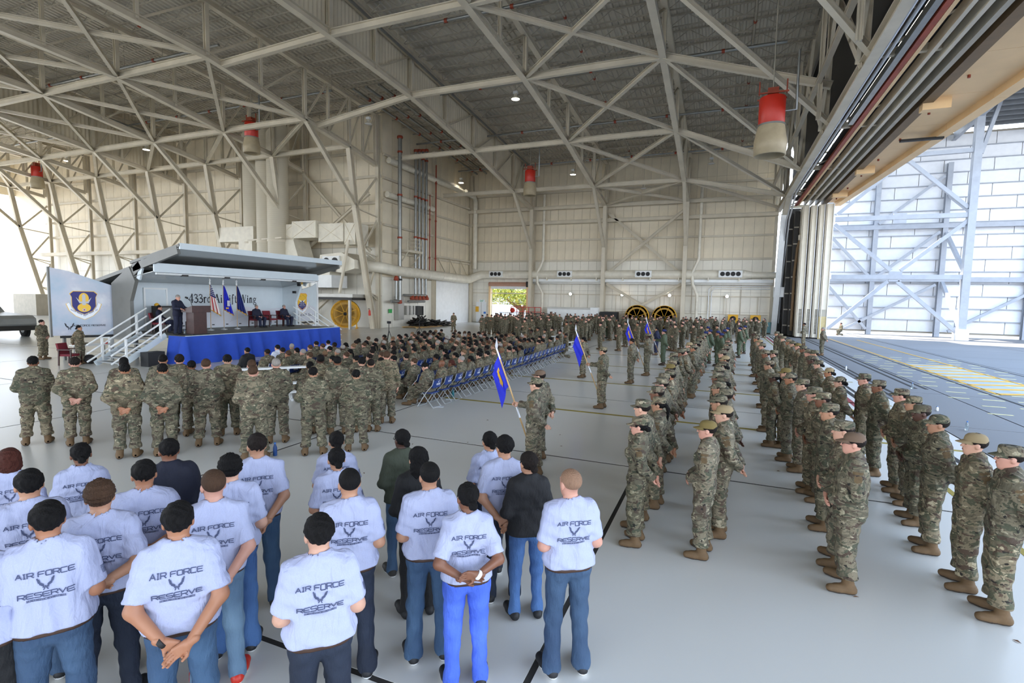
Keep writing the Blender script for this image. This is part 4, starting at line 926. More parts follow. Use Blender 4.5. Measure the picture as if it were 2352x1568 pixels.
def shirt_print(name, T):
    """lettering laid onto the back of the shirt and a small flag on the sleeve, following the cloth"""
    V, F = T['topVF']; tree = BVHTree.FromPolygons([tuple(map(float, p)) for p in V], [tuple(int(i) for i in f) for f in F])
    quads = [[(u, v + 1.325) for u, v in q] for q in text_quads('AIR FORCE', .030, .0285, .007, .0062, .02)]
    quads += [[(u, v + 1.237) for u, v in q] for q in wing_quads(.078, .015)]
    quads += [[(u, v + 1.193) for u, v in q] for q in text_quads('RESERVE', .029, .032, .007, .0062, .02)]
    quads += [[(u, v + 1.170) for u, v in q] for q in text_quads('IIIEIIEIIICEIIEIIIEII', .011, .010, .003, .0035, .05)]
    vs, fs = [], []
    for q in quads:
        pts = []
        for u, v in q:
            h = tree.ray_cast(Vector((u, -.6, v)), Vector((0, 1, 0)))
            if h[0] is None: break
            p = h[0] + h[1] * .003; pts.append((p.x, p.y - .002, p.z))
        if len(pts) == 4: fs.append(tuple(range(len(vs), len(vs) + 4))); vs += pts
    vs2, fs2 = vs, fs; vs, fs = [], []
    sq = []                                        # flag: bars and a canton on the outer right sleeve
    for k in range(7): sq.append((-.040 if k < 3 else -.040, .040 if k > 3 else .005, k * .0078))
    for a, b, z in sq:
        n = 4; row = []
        for j in range(n + 1):
            y = a + (b - a) * j / n
            for dz in (0, .0042):
                h = tree.ray_cast(Vector((.7, y - .02, 1.235 + z + dz)), Vector((-1, 0, 0)))
                row.append(None if h[0] is None else tuple(h[0] + h[1] * .003))
        for j in range(n):
            c = row[2 * j:2 * j + 4]
            if all(x is not None for x in c): fs.append(tuple(len(vs) + i for i in (0, 2, 3, 1))); vs += c
    mf = bpy.data.meshes.new(name + '_flag'); mf.from_pydata(vs, [], fs); mf.update(); mf.materials.append(M['ink_faded']); T['flag'] = mf
    me = bpy.data.meshes.new(name + '_print'); me.from_pydata(vs2, [], fs2); me.update(); me.materials.append(M['ink_faded']); return me
# ---------------- hair and headgear, modelled around the head centre
def hair_mesh(style, h=.009):
    thick = {'short': 1.0, 'thick': 1.05, 'fade': .985, 'buzz': .965, 'bun': 1.0, 'pony': 1.0, 'bob': 1.04, 'long': 1.04, 'curly': 1.09}[style]
    def f(P):
        d = ell(P, (0, -.02, .030), (.085 * thick, .104 * thick, .095 * thick)); x, y, z = P.T
        d = np.maximum(d, .8 * y - .6 * z - .036)
        d = d + np.clip((.0 - z) * .11, 0, .009) * (style in ('short', 'thick', 'fade', 'buzz', 'curly'))
        if style in ('fade', 'buzz'): d = np.maximum(d, -.045 - z + .3 * y)
        elif style in ('short', 'thick', 'curly'): d = np.maximum(d, -.074 - z - .25 * np.maximum(y, 0)); d = np.maximum(d, -(np.sqrt((np.abs(x) - .085) ** 2 + (y + .004) ** 2 + (z + .02) ** 2) - .024))
        if style == 'bun': d = smin(d, np.sqrt(((P - np.array([0, -.125, -.035], np.float32)) ** 2).sum(1)) - .037, .02); d = np.maximum(d, -.075 - z)
        if style == 'pony': d = smin(d, rc(P, (0, -.115, .0), (0, -.15, -.06), .028, .026), .02); d = smin(d, rc(P, (0, -.15, -.06), (.02, -.14, -.24), .03, .014), .02)
        if style == 'bob': d = smin(d, np.maximum(ell(P, (0, -.03, -.04), (.094, .09, .11)), y - .03), .02); d = np.maximum(d, -.125 - z)
        if style == 'long': d = smin(d, np.maximum(ell(P, (0, -.055, -.09), (.098, .072, .20)), y - .03), .03)
        if style == 'curly': d = d + .0055 * np.sin(P[:, 0] * 210 + 2 * np.sin(P[:, 2] * 90)) * np.sin(P[:, 1] * 190) + .004 * np.sin(P[:, 2] * 170)
        elif style not in ('buzz', 'fade'): d = d + .0030 * np.sin(P[:, 0] * 190 + 4 * np.sin(P[:, 2] * 40)) * (P[:, 2] < .08) + .0035 * np.sin(P[:, 1] * 95 + P[:, 0] * 70 + 2 * np.sin(P[:, 2] * 60))
        return d
    me = npmesh('hair_' + style, *sdf_mesh(f, (-.14, -.22, -.32 if style in ('pony', 'long', 'bob') else -.13), (.14, .14, .16), h), None, True); me.materials.append(M['hair']); return me
def cap_mesh(style):
    mb = MB(); n = 22; cy = -.014
    if style == 'patrol':
        mb.lathe([(.089, .030), (.0895, .075), (.086, .103), (.078, .113), (.055, .118), (.0, .121)], (0, cy, 0), n, 0, 'z', 1.0, 1.2)
    elif style == 'ball':
        mb.lathe([(.088, .028), (.088, .055), (.080, .086), (.062, .108), (.036, .119), (.0, .123)], (0, cy, 0), n, 0, 'z', 1.0, 1.2); mb.lathe([(.006, .122), (.006, .127), (0, .128)], (0, cy, 0), 8)
    elif style == 'flight':
        P = []; prof = [(.084, .035, 1.24), (.084, .07, 1.24), (.055, .105, 1.55), (.012, .135, 2.6 * 2.2)]
        V = []
        for r, z, k in prof:
            for a in range(n): t = 2 * PI * a / n; V.append((r * math.cos(t), cy + (min(r * k, .112)) * math.sin(t), z + .012 * math.sin(t) * (z > .1)))
        mb.add(V, [(i * n + a, i * n + (a + 1) % n, (i + 1) * n + (a + 1) % n, (i + 1) * n + a) for i in range(3) for a in range(n)], 0, True); mb.add(V[3 * n:], [tuple(range(n))])
    if style != 'flight':
        m = 12; V = []
        for rr in (0, 1):
            for t in range(m + 1):
                a = math.radians(28 + 124 * t / m); ca, sa = math.cos(a), math.sin(a); e = .075 * max(0, math.sin(math.radians(180 * t / m))) ** .6 * rr
                V.append((.088 * ca, cy + .088 * 1.2 * sa + e, .036 - .020 * rr - .016 * ca * ca * rr))
        V2 = [(x, y, z - .004) for x, y, z in V]; k = m + 1
        mb.add(V + V2, [(i, i + 1, k + i + 1, k + i) for i in range(m)] + [(2 * k + i, 3 * k + i, 3 * k + i + 1, 2 * k + i + 1) for i in range(m)] + [(k + i, k + i + 1, 3 * k + i + 1, 3 * k + i) for i in range(m)], 0, True)
    me = mb.mesh('cap_' + style); me.materials.append(M['camo']); return me
def ocopy_mat(o, mats):
    for i, m in enumerate(mats):
        if i < len(o.material_slots): o.material_slots[i].link = 'OBJECT'; o.material_slots[i].material = M[m]
SKIN = dict(light=sr(204, 158, 134), pink=sr(202, 150, 130), tan=sr(178, 132, 104), olive=sr(168, 116, 86), brown=sr(122, 80, 58), dark=sr(78, 50, 38))
HAIRC = dict(black=sr(15, 13, 13), dark=sr(29, 22, 19), brown=sr(74, 54, 40), auburn=sr(74, 38, 30), grey=sr(150, 144, 138), blond=sr(150, 116, 74), fair=sr(120, 94, 70), shaved=sr(150, 118, 96))
for t_ in ('body', 'top', 'legs', 'shoe0', 'shoe1', 'belt'): pass
def setup_mats(T):
    for k, ms in (('top', ('camo', 'patch')), ('legs', ('camo',)), ('shoe0', ('boot', 'boot_dark')), ('shoe1', ('boot', 'boot_dark')), ('belt', ('leather',))):
        if k in T and not len(T[k].materials):
            for m in ms: T[k].materials.append(M[m])
    return T
STYLE = dict(
 uniform=dict(top=('jacket', ('camo', 'patch'), None), legs=('trousers', ('camo',), None), shoe=('boot', ('boot', 'boot_dark'))),
 flight=dict(top=('flight_suit_top', ('cloth', 'cloth'), sr(74, 84, 62)), legs=('flight_suit_trousers', ('cloth',), sr(74, 84, 62)), shoe=('boot', ('boot_dark', 'boot_dark'))),
 suit=dict(top=('dress_jacket', ('cloth', 'cloth'), sr(24, 28, 52)), legs=('dress_trousers', ('cloth',), sr(26, 32, 58)), shoe=('shoe', ('shoe_black', 'shoe_black'))),
 tee=dict(top=('shirt', ('heather', 'heather'), sr(176, 182, 212)), legs=('jeans', ('denim',), sr(38, 62, 100)), shoe=('shoe', ('shoe_black', 'sole_white'))))
NPERSON = [0]
def person(T, x, y, head=0.0, h=1.75, z=0.0, skin='light', style='uniform', hair=None, hairc='dark', cap=None, capm='camo', label='', group=None, top=None, legs=None, shoes=None, shoecol=None, bulk=1.0):
    """heading 0 faces +Y, positive turns towards -X"""
    s = h / 1.75; st = STYLE[style]; o = bpy.data.objects.new('person', T['body']); COL.objects.link(o)
    o.location = (float(x), float(y), z); o.rotation_euler = (0, 0, head); o.scale = (s * bulk, s * bulk, s); sk = SKIN[skin]; v = random.uniform(.9, 1.08); o.color = (sk[0] * v, sk[1] * v, sk[2] * v, 1)
    tag(o, label, 'person', group)
    def part(name, me, mats, col=None):
        c = bpy.data.objects.new(name, me); COL.objects.link(c); c.parent = o; ocopy_mat(c, mats)
        if col: c.color = col
        return c
    part(top[0] if top and top[0] else st['top'][0], T['top'], top[1] if top and top[1] else st['top'][1], top[2] if top else st['top'][2])
    part(legs[0] if legs and legs[0] else st['legs'][0], T['legs'], legs[1] if legs and legs[1] else st['legs'][1], legs[2] if legs else st['legs'][2])
    for i in (0, 1): part(shoes[0] if shoes else st['shoe'][0], T['shoe%d' % i], shoes[1] if shoes else st['shoe'][1], shoecol)
    if style == 'tee' and 'print' in T and not (top and top[0] and top[0] != 'shirt'):
        part('shirt_lettering', T['print'], ('ink_faded',)); part('sleeve_flag_print', T['flag'], ('ink_faded',)); part('belt', T['belt'], ('leather',))
    hc, Rh = T['head']; Mx = Matrix.LocRotScale(Vector(hc.tolist()), Matrix(Rh.tolist()), None)
    if hair: c = part('hair', HAIR[hair], ('hair',), HAIRC[hairc]); c.matrix_local = Mx
    if cap: c = part('cap', CAP[cap], (capm,)); c.matrix_local = Mx; c.color = sr(60, 66, 50)
    return o
HAIR = {k: hair_mesh(k) for k in ('short', 'thick', 'fade', 'buzz', 'bun', 'pony', 'bob', 'long', 'curly')}
CAP = {k: cap_mesh(k) for k in ('patrol', 'ball', 'flight')}

def glasses_mesh():
    mb = MB()
    for s in (-1, 1):
        mb.path([(s * .033 + .021 * math.cos(t), .103 - .006 * abs(math.cos(t)), -.004 + .016 * math.sin(t)) for t in np.linspace(0, 2 * PI, 11)], .0022, 5); mb.path([(s * .056, .098, .0), (s * .078, .06, .002), (s * .084, -.01, -.004)], .002, 5)
    mb.path([(-.012, .106, .0), (.012, .106, .0)], .0022, 5); me = mb.mesh('glasses'); me.materials.append(M['black']); return me
GLASSES = glasses_mesh()
def glasses(o, T):
    g = bpy.data.objects.new('glasses', GLASSES); COL.objects.link(g); g.parent = o; hc, Rh = TT[T]['head']; g.matrix_local = Matrix.LocRotScale(Vector(hc.tolist()), Matrix(Rh.tolist()), None); return o
# ================================================================== STAGE TRAILER
ZS, SX0, SX1, SY0, SY1 = 1.24, -26.0, -21.5, 15.1, 24.7
T = empty('stage_trailer', (-24, 20, 0), 0, 'grey fold-out stage trailer with raised canopy and unit name on its back wall', 'stage')
MB().box2((SX0, SY0, ZS - .12), (SX1, SY1, ZS)).obj('stage_deck', 'stage_deck', T); MB().box2((SX1 - .04, SY0, ZS - .10), (SX1 + .03, SY1, ZS + .015)).obj('deck_edge', 'trailer_white', T)
MB().box2((SX0 - .15, SY0, ZS), (SX0, SY1, 3.6)).obj('back_wall', 'trailer_white', T)
MB().box2((SX0 - 2.2, SY0, .9), (SX0 - .15, SY1 + .4, 3.4)).obj('trailer_body', 'trailer_white', T)
BWX = SX0 + .012
# unit name, serif strokes; and a faded mountain-and-wing mural below it
q = [[(u, v) for u, v in t] for t in text_quads('433rd Airlift Wing', .44, 0, .05, .05, 9, True)]
flat_quads(q, (BWX, 20.6, 2.62), (0, 1, 0), (0, 0, 1), (1, 0, 0)).obj('unit_name', 'ink', T)
mb = MB(); P = [(16.2, 1.28), (16.2, 1.9), (17.2, 2.25), (17.9, 2.0), (18.6, 2.3), (19.5, 2.1), (20.2, 2.35), (21, 2.0), (22, 2.4), (23, 2.2), (24.6, 2.3), (24.6, 1.28)]
mb.poly([(BWX, y, z) for y, z in P], (1, 0, 0), .003); mb.obj('mural_clouds', 'cloud', T)
mb = MB()
for k in range(7): flat_quads(stroke_quads([(20.9 + k * .06, 1.55 + k * .09), (21.5 + k * .05, 1.75 + k * .09), (22.3 - k * .12, 1.98 + k * .06)], .035, 9), (BWX + .006, 0, 0), (0, 1, 0), (0, 0, 1), (1, 0, 0), .002, mb)
mb.obj('mural_wing', 'silver', T)
for k in range(9): MB().box((BWX + .01, 17.3 + k * .85, ZS + .16), (.02, .14, .05)).obj('vent_slot', 'black', T)
dr = MB()
for a, b in (((16.2, ZS), (16.28, 3.26)), ((17.28, ZS), (17.36, 3.26)), ((16.2, 3.26), (17.36, 3.34))): dr.box2((BWX, a[0], a[1]), (BWX + .05, b[0], b[1]))
dr.obj('door_frame', 'white', T); MB().box2((BWX, 16.28, ZS), (BWX + .02, 17.28, 3.26)).obj('door_leaf', 'trailer_white', T)
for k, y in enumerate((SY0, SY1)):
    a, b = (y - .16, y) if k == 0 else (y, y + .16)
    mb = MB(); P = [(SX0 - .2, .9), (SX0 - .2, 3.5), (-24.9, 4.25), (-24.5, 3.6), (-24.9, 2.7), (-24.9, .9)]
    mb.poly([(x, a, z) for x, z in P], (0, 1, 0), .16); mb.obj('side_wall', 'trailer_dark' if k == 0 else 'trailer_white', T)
def slab_xz(name, x0, z0, x1, z1, t, mt, ya=SY0 - .1, yb=SY1 + .35):
    return MB().add([(x, y, z + d) for d in (0, -t) for x, z in ((x0, z0), (x1, z1)) for y in (ya, yb)], [(0, 2, 3, 1), (4, 5, 7, 6), (0, 1, 5, 4), (2, 6, 7, 3), (0, 4, 6, 2), (1, 3, 7, 5)]).obj(name, mt, T)
slab_xz('rear_roof', SX0 - 2.3, 3.5, -24.8, 4.3, .16, 'trailer_dark'); slab_xz('canopy', -24.9, 4.5, -21.55, 5.22, .12, 'trailer_dark')
MB().add([(x, y, z) for y in (SY0 - .1, SY1 + .35) for x, z in ((-21.6, 5.24), (-21.52, 5.24), (-21.52, 4.98), (-21.6, 4.98))], [(0, 1, 2, 3), (7, 6, 5, 4), (0, 4, 5, 1), (1, 5, 6, 2), (2, 6, 7, 3), (3, 7, 4, 0)]).obj('front_fascia', 'trailer_white', T)
MB().add([(x, y, z) for y in (SY0 - .05, SY1 + .3) for x, z in ((-23.4, 4.42), (-23.32, 4.42), (-23.32, 4.02), (-23.4, 4.02))], [(0, 1, 2, 3), (7, 6, 5, 4), (0, 4, 5, 1), (1, 5, 6, 2), (2, 6, 7, 3), (3, 7, 4, 0)]).obj('light_valance', 'trailer_white', T)
MB().tube((-23.3, SY0, 3.95), (-23.3, SY1, 3.95), .05, 8).obj('light_pipe', 'white', T)
for y in (16.4, 18.6, 20.8, 23): MB().box((-23.3, y, 3.92), (.14, .3, .08)).obj('pipe_clamp', 'dark', T)
gl = mat('ceil_gloss', sr(150, 152, 150), .12, .2, var=0); M['ceil_gloss'] = gl
slab_xz('canopy_lining', -24.85, 4.34, -21.65, 5.03, .03, 'ceil_gloss'); slab_xz('rear_lining', -25.9, 3.62, -23.35, 4.05, .03, 'ceil_gloss')
for y in (SY0 - .05, SY1 + .25):
    for p, q_ in (((-25.6, y, 3.4), (-24.2, y, 4.35)), ((-24.7, y, 4.2), (-21.7, y, 4.95))): MB().bar(p, q_, .14, .34).obj('canopy_arm', 'trailer_dark', T)
    MB().bar((-24.4, y, 3.7), (-24.0, y, 4.6), .08, .22).obj('canopy_link', 'trailer_white', T)
for y in (16.9, 17.8): pass
for x, z in ((-24.9, 3.3), (-24.5, 3.75)): MB().box((x, SY1 - .1, z), (.2, .12, .14)).obj('spot_light', 'black', T)
for x, y in ((SX0 + .5, SY0 + .4), (SX0 + .5, SY1 - .4), (-22.2, SY0 + .4), (-22.2, SY1 - .4), (-24, 20)): MB().bar((x, y, 0), (x, y, ZS - .1), .12).obj('support_leg', 'trailer_dark', T)
# emblem panels
def shield(o, u, w, kind, par, n):
    """heraldic badge about 1 m wide centred on o; u = panel right vector, n = normal"""
    o, u, n = np.array(o, float), np.array(u, float), np.array(n, float); v = np.array([0, 0, 1.])
    def pl(name, pts, mt, d): MB().poly([o + u * a * w + v * b * w + n * d for a, b in pts], n, .004).obj(name, mt, par)
    out = [(-.36, .62), (.36, .62), (.48, .50), (.42, .36), (.42, -.05), (.30, -.26), (0, -.42), (-.30, -.26), (-.42, -.05), (-.42, .36), (-.48, .50)]
    sc = [(-.62, .05), (-.52, .10), (-.44, -.12), (-.30, -.32), (0, -.48), (.30, -.32), (.44, -.12), (.52, .10), (.62, .05), (.52, -.25), (.30, -.50), (0, -.66), (-.30, -.50), (-.52, -.25)]
    pl('scroll_edge', [(a * 1.04, b * 1.03) for a, b in sc], 'shield_yellow', .004); pl('scroll', sc, 'scroll', .008)
    pl('shield_edge', [(a * 1.05, b * 1.04) for a, b in out], 'shield_yellow' if kind == 0 else 'orange', .011); pl('shield_field', out, 'shield_blue' if kind == 0 else 'shield_yellow', .015)
    mb = MB()
    for k, t in enumerate(np.linspace(-.46, .46, 22)):
        if k % 5 != 4: flat_quads(stroke_quads([(t * w, (-.40 + abs(t) * .60 - .14 + .02) * w), (t * w, (-.40 + abs(t) * .60 - .14 + .08) * w)], .016 * w, 9), o, u, v, n, .014, mb)
    mb.obj('scroll_lettering', 'shield_blue', par)
    if kind == 0:
        el = lambda cx, cy, rx, ry: [(cx + rx * math.cos(2 * PI * k / 20), cy + ry * math.sin(2 * PI * k / 20)) for k in range(20)]
        pl('wreath', el(0, .30, .18, .26), 'shield_yellow', .02); pl('wreath', el(0, -.12, .24, .20), 'shield_yellow', .021); pl('tower', [(-.06, 0), (.06, 0), (.06, .44), (0, .52), (-.06, .44)], 'silver', .026)
        pl('wings', [(-.28, .36), (-.12, .16), (.12, .16), (.28, .36), (.16, .08), (-.16, .08)], 'silver', .03); pl('disc', el(0, -.22, .07, .07), 'silver', .03); pl('disc_core', el(0, -.22, .03, .03), 'red_paint', .034)
    else:
        globe = [(.40 * math.cos(a), -.30 + .42 * math.sin(a)) for a in np.linspace(.12 * PI, .88 * PI, 12)] + [(-.30, -.24), (0, -.40), (.30, -.24)]
        pl('globe', globe, 'shield_blue', .02); pl('wings', [(-.34, .26), (-.10, .16), (.10, .16), (.34, .26), (.12, .08), (-.12, .08)], 'scroll', .02); pl('star', [(-.08, .05), (0, .22), (.08, .05), (.0, .09)], 'shield_blue', .026)
        mb = MB()
        for a in (-.24, -.12, 0, .12, .24): flat_quads(stroke_quads([(a * .55 * w, .10 * w), (a * w, -.28 * w)], .012 * w, 9), o, u, v, n, .027, mb)
        for b in (-.02, -.14): flat_quads(stroke_quads([(-.3 * w, b * w), (0, (b + .04) * w), (.3 * w, b * w)], .012 * w, 9), o, u, v, n, .027, mb)
        mb.obj('globe_grid', 'scroll', par)
        mb = MB()
        for a, b in ((-.22, .48), (-.16, .42), (-.28, .42), (.02, .52), (.08, .47), (.22, .42), (.28, .36)): flat_quads(stroke_quads([(a * w, b * w), ((a + .05) * w, (b + .03) * w)], .015 * w, 9), o, u, v, n, .027, mb)
        mb.obj('aircraft_marks', 'ink', par)
pw = empty('emblem_panel', (-27, 14.2, 1.1), 0, 'large blue-grey cloud-printed panel with a blue and gold shield badge, left of the stage', 'panel')
PA, PB = np.array([-27.15, 13.05, 1.12]), np.array([-26.35, 15.05, 1.2]); pu = (PB - PA) * [1, 1, 0]; PL = np.linalg.norm(pu); pu /= PL; pn_ = np.array([pu[1], -pu[0], 0])
M['panel_sky'] = None
k = NT('panel_sky'); g = k.n('ShaderNodeNewGeometry'); a = k.noise(g.outputs['Position'], .9, 4); k.base(k.ramp(a, [(.35, sr(160, 180, 200)), (.6, sr(186, 190, 204)), (.75, sr(214, 216, 222))])); k.p.inputs['Roughness'].default_value = .3; M['panel_sky'] = k.m
top = [(0, 3.0), (PL * .3, 2.86), (PL * .6, 2.6), (PL, 2.28)]
MB().poly([PA + pu * a + np.array([0, 0, b]) for a, b in [(0, 0), (PL, 0)] + top[::-1]], -pn_, .07).obj('panel', 'panel_sky', pw)
MB().bar(PA - pu * .03 - pn_ * .03 + np.array([0, 0, -.05]), PA - pu * .03 - pn_ * .03 + np.array([0, 0, 3.02]), .09).obj('edge_trim', 'trailer_dark', pw); MB().bar(PA + pu * .25 + np.array([0, 0, -.06]), PA + pu * PL + np.array([0, 0, -.06]), .1).obj('bottom_rail', 'black', pw)
MB().bar(PA + pu * .4 - pn_ * .2 + np.array([0, 0, -1.12]), PA + pu * .4 - pn_ * .2, .1).obj('support_post', 'trailer_dark', pw); MB().bar(PB - pu * .1 - pn_ * .2 + np.array([0, 0, -1.2]), PB - pu * .1 - pn_ * .2 + np.array([0, 0, 2]), .16).obj('support_post', 'white', pw)
shield(PA + pu * PL * .52 + np.array([0, 0, 1.36]), pu, .98, 0, pw, pn_)
flat_quads(text_quads('AIR FORCE RESERVE', .07, .06, .014, .014), PA + pu * PL * .60 + np.array([0, 0, .40]), pu, (0, 0, 1), pn_, .008).obj('panel_lettering', 'ink', pw)
flat_quads(wing_quads(.30), PA + pu * PL * .27 + np.array([0, 0, .26]), pu, (0, 0, 1), pn_, .008).obj('wing_emblem', 'ink', pw)
pw2 = empty('emblem_panel', (-26.6, 27, 1.3), 0, 'pale panel with a yellow winged-globe shield badge, right of the stage', 'panel')
QA, QB = np.array([-26.3, 25.5, 1.35]), np.array([-26.6, 28.3, 1.35]); qu = QB - QA; QL = np.linalg.norm(qu); qu /= QL; qn = np.array([qu[1], -qu[0], 0])
MB().poly([QA + qu * a + np.array([0, 0, b]) for a, b in ((0, 0), (QL, 0), (QL, 2.62), (QL * .9, 2.45), (QL * .3, 2.05), (0, 1.95))], -qn, .08).obj('panel', 'trailer_white', pw2)
MB().box2((-26.5, 24.75, ZS), (-26.2, 25.5, 3.4)).obj('hinge_post', 'trailer_white', pw2); MB().bar(QB + qu * .05 + np.array([0, 0, -1.35]), QB + qu * .05 + np.array([0, 0, 3.0]), .14).obj('support_post', 'white', pw2); MB().bar(QA + np.array([.05, 0, -.08]), QB + np.array([.05, 0, -.08]), .08).obj('bottom_rail', 'black', pw2)
shield(QA + qu * QL * .46 + np.array([0, 0, 1.22]), qu, 1.05, 1, pw2, qn)
cu = bpy.data.curves.new('sign_text', 'FONT'); cu.body = 'Lackland AFB, Texas'; cu.size = .24; cu.align_x = 'CENTER'; cu.shear = .3; cu.extrude = .002
tmp = bpy.data.objects.new('tmp_text', cu); COL.objects.link(tmp); bpy.context.view_layer.update(); tm = bpy.data.meshes.new_from_object(tmp.evaluated_get(bpy.context.evaluated_depsgraph_get())); bpy.data.objects.remove(tmp)
so = bpy.data.objects.new('panel_lettering', tm); COL.objects.link(so); tm.materials.clear(); tm.materials.append(M['ink']); so.parent = pw2
so.matrix_local = Matrix.Translation(Vector((QA + qu * QL * .5 + np.array([0, 0, .36]) + qn * .012 - np.array(pw2.location)).tolist())) @ Matrix([list(x) + [0] for x in np.array([qu, [0, 0, 1], qn]).T.tolist()] + [[0, 0, 0, 1]])
mb = MB(); mb.poly([QA + qu * a + np.array([0, 0, b]) + qn * .004 for a, b in ((.1, .05), (QL - .1, .05), (QL - .1, .9), (QL * .7, 1.15), (QL * .4, .7), (.1, .8))], qn, .003); mb.obj('cloud_print', 'cloud', pw2)
# skirt with pleats
mb = MB(); V = []; pts = []
y = SY0 - .05; j = 0
while y < SY1 + .1: pts.append((SX1 + .05, y, 1, 0)); y += .085
pts = [(SX1 - 1.0 + k * .085, SY0 - .06, 0, -1) for k in range(12)] + pts + [(SX1 - k * .085, SY1 + .1, 0, 1) for k in range(8)]
Z = [ZS - .01, .9, .45, .012]
for i, (x, y, nx, ny) in enumerate(pts):
    ph = .5 + .5 * math.sin(i * .55 + 1.7 * math.sin(i * .13))
    for r, z in enumerate(Z): a = (.01, .10, .17, .24)[r] * ph ** 1.6 + (.0, .02, .05, .09)[r]; V.append((x + nx * a, y + ny * a, z))
mb.add(V, [(4 * i + r, 4 * i + r + 1, 4 * i + r + 5, 4 * i + r + 4) for i in range(len(pts) - 1) for r in range(3)], 0, True)
tag(mb.obj('stage_skirt', 'skirt', loc=(SX1, 20, 0)), 'royal blue pleated cloth skirt hung along the stage front', 'cloth')
# steps
def steps(name, label, X0, X1, ya, yb, n, zt_):
    S_ = empty(name, ((X0 + X1) / 2, ya, 0), 0, label, 'stairs'); sg = 1 if yb > ya else -1
    for k in range(n):
        y = ya + (yb - ya) * (k + .5) / n; MB().box(((X0 + X1) / 2, y, zt_ * (k + 1) / (n + .0) - .02), (X1 - X0 - .06, abs(yb - ya) / n + .03, .04)).obj('tread', 'stage_grey', S_)
    for x in (X0, X1): MB().bar((x, ya - sg * .05, .06), (x, yb, zt_ + .0), .06, .24).obj('stringer', 'trailer_white', S_)
    for x in (X0, X1):
        for t in (.12, .88): y = ya + (yb - ya) * t; MB().bar((x, y, zt_ * t), (x, y, zt_ * t + 1.02), .07).obj('rail_post', 'white', S_)
        for hh in (1.02, .66, .32):
            MB().tube((x, ya - sg * .35, zt_ * -.12 + hh), (x, yb + sg * .22, zt_ * 1.1 + hh), .038, 8).obj('handrail', 'white', S_)
steps('stage_steps', 'grey steps with white triple handrails climbing to the near end of the stage', -24.35, -22.75, 13.2, SY0 - .02, 7, ZS)
steps('stage_steps', 'grey steps with thin white handrails at the far end of the stage', -24.9, -23.6, 27.0, SY1 + .02, 7, ZS)
# things on the stage
L = empty('lectern', (-21.95, 15.95, ZS), 0, 'dark brown wooden lectern with a slanted top at the near corner of the stage', 'lectern')
MB().rbox((-21.95, 15.95, ZS + .52), (.5, .62, 1.04), 0).obj('body', 'wood_dark', L); MB().box((-21.95, 15.95, ZS + .03), (.62, .8, .06)).obj('foot', 'black', L)
MB().add([(x, y, z) for y in (15.5, 16.4) for x, z in ((-22.3, ZS + 1.02), (-21.6, ZS + 1.02), (-21.6, ZS + 1.32), (-22.3, ZS + 1.12))], [(0, 1, 2, 3), (7, 6, 5, 4), (0, 4, 5, 1), (1, 5, 6, 2), (2, 6, 7, 3), (3, 7, 4, 0)]).obj('slanted_top', 'wood_dark', L)
MB().path([(-21.9, 15.75, ZS + 1.24), (-22.02, 15.75, ZS + 1.5), (-22.2, 15.72, ZS + 1.66)], .012, 6).path([(-22.18, 15.72, ZS + 1.65), (-22.28, 15.7, ZS + 1.68)], .04, 8).obj('microphone', 'black', L)
def bottle(x, y, z, label, h=.22, r=.033, mt='clear', capm='blueprint', g=None):
    b = empty('bottle', (x, y, z), 0, label, 'bottle', g); MB().lathe([(r * .9, 0), (r, .01), (r, h * .62), (r * .45, h * .86), (r * .42, h * .92)], (x, y, z), 10).obj('body', mt, b); MB().lathe([(r * .5, h * .9), (r * .5, h), (0, h + .002)], (x, y, z), 8).obj('cap', capm, b)
bottle(-22.3, 15.62, ZS, 'clear water bottle at the foot of the lectern'); bottle(-24.7, 24.2, ZS, 'clear water bottle beside the seated officer at the far end of the stage'); bottle(-24.9, 22.75, ZS, 'clear water bottle between the maroon chairs on stage')
def flagcloth(mb, top, length, width, seed, mats, dirv, fold=7):
    """hanging folds: top point, cloth hangs down along the pole and spreads along dirv"""
    r = np.random.default_rng(seed); n, m = 22, 14; d = np.array(dirv, float); o = np.cross(d, [0, 0, 1.]); V = []
    for i in range(m + 1):
        t = i / m
        for k in range(n + 1):
            u = k / n; sp = width * (.12 + .88 * t ** .8); a = .05 * (.3 + t) * math.sin(fold * u * PI + seed + t)
            V.append(np.array(top) + d * (u * sp) + o * a + np.array([0, 0, -length * t * (.80 + .20 * u) - .02 * u]))
    F = [(i * (n + 1) + k, i * (n + 1) + k + 1, (i + 1) * (n + 1) + k + 1, (i + 1) * (n + 1) + k) for i in range(m) for k in range(n)]
    return V, F, n, m
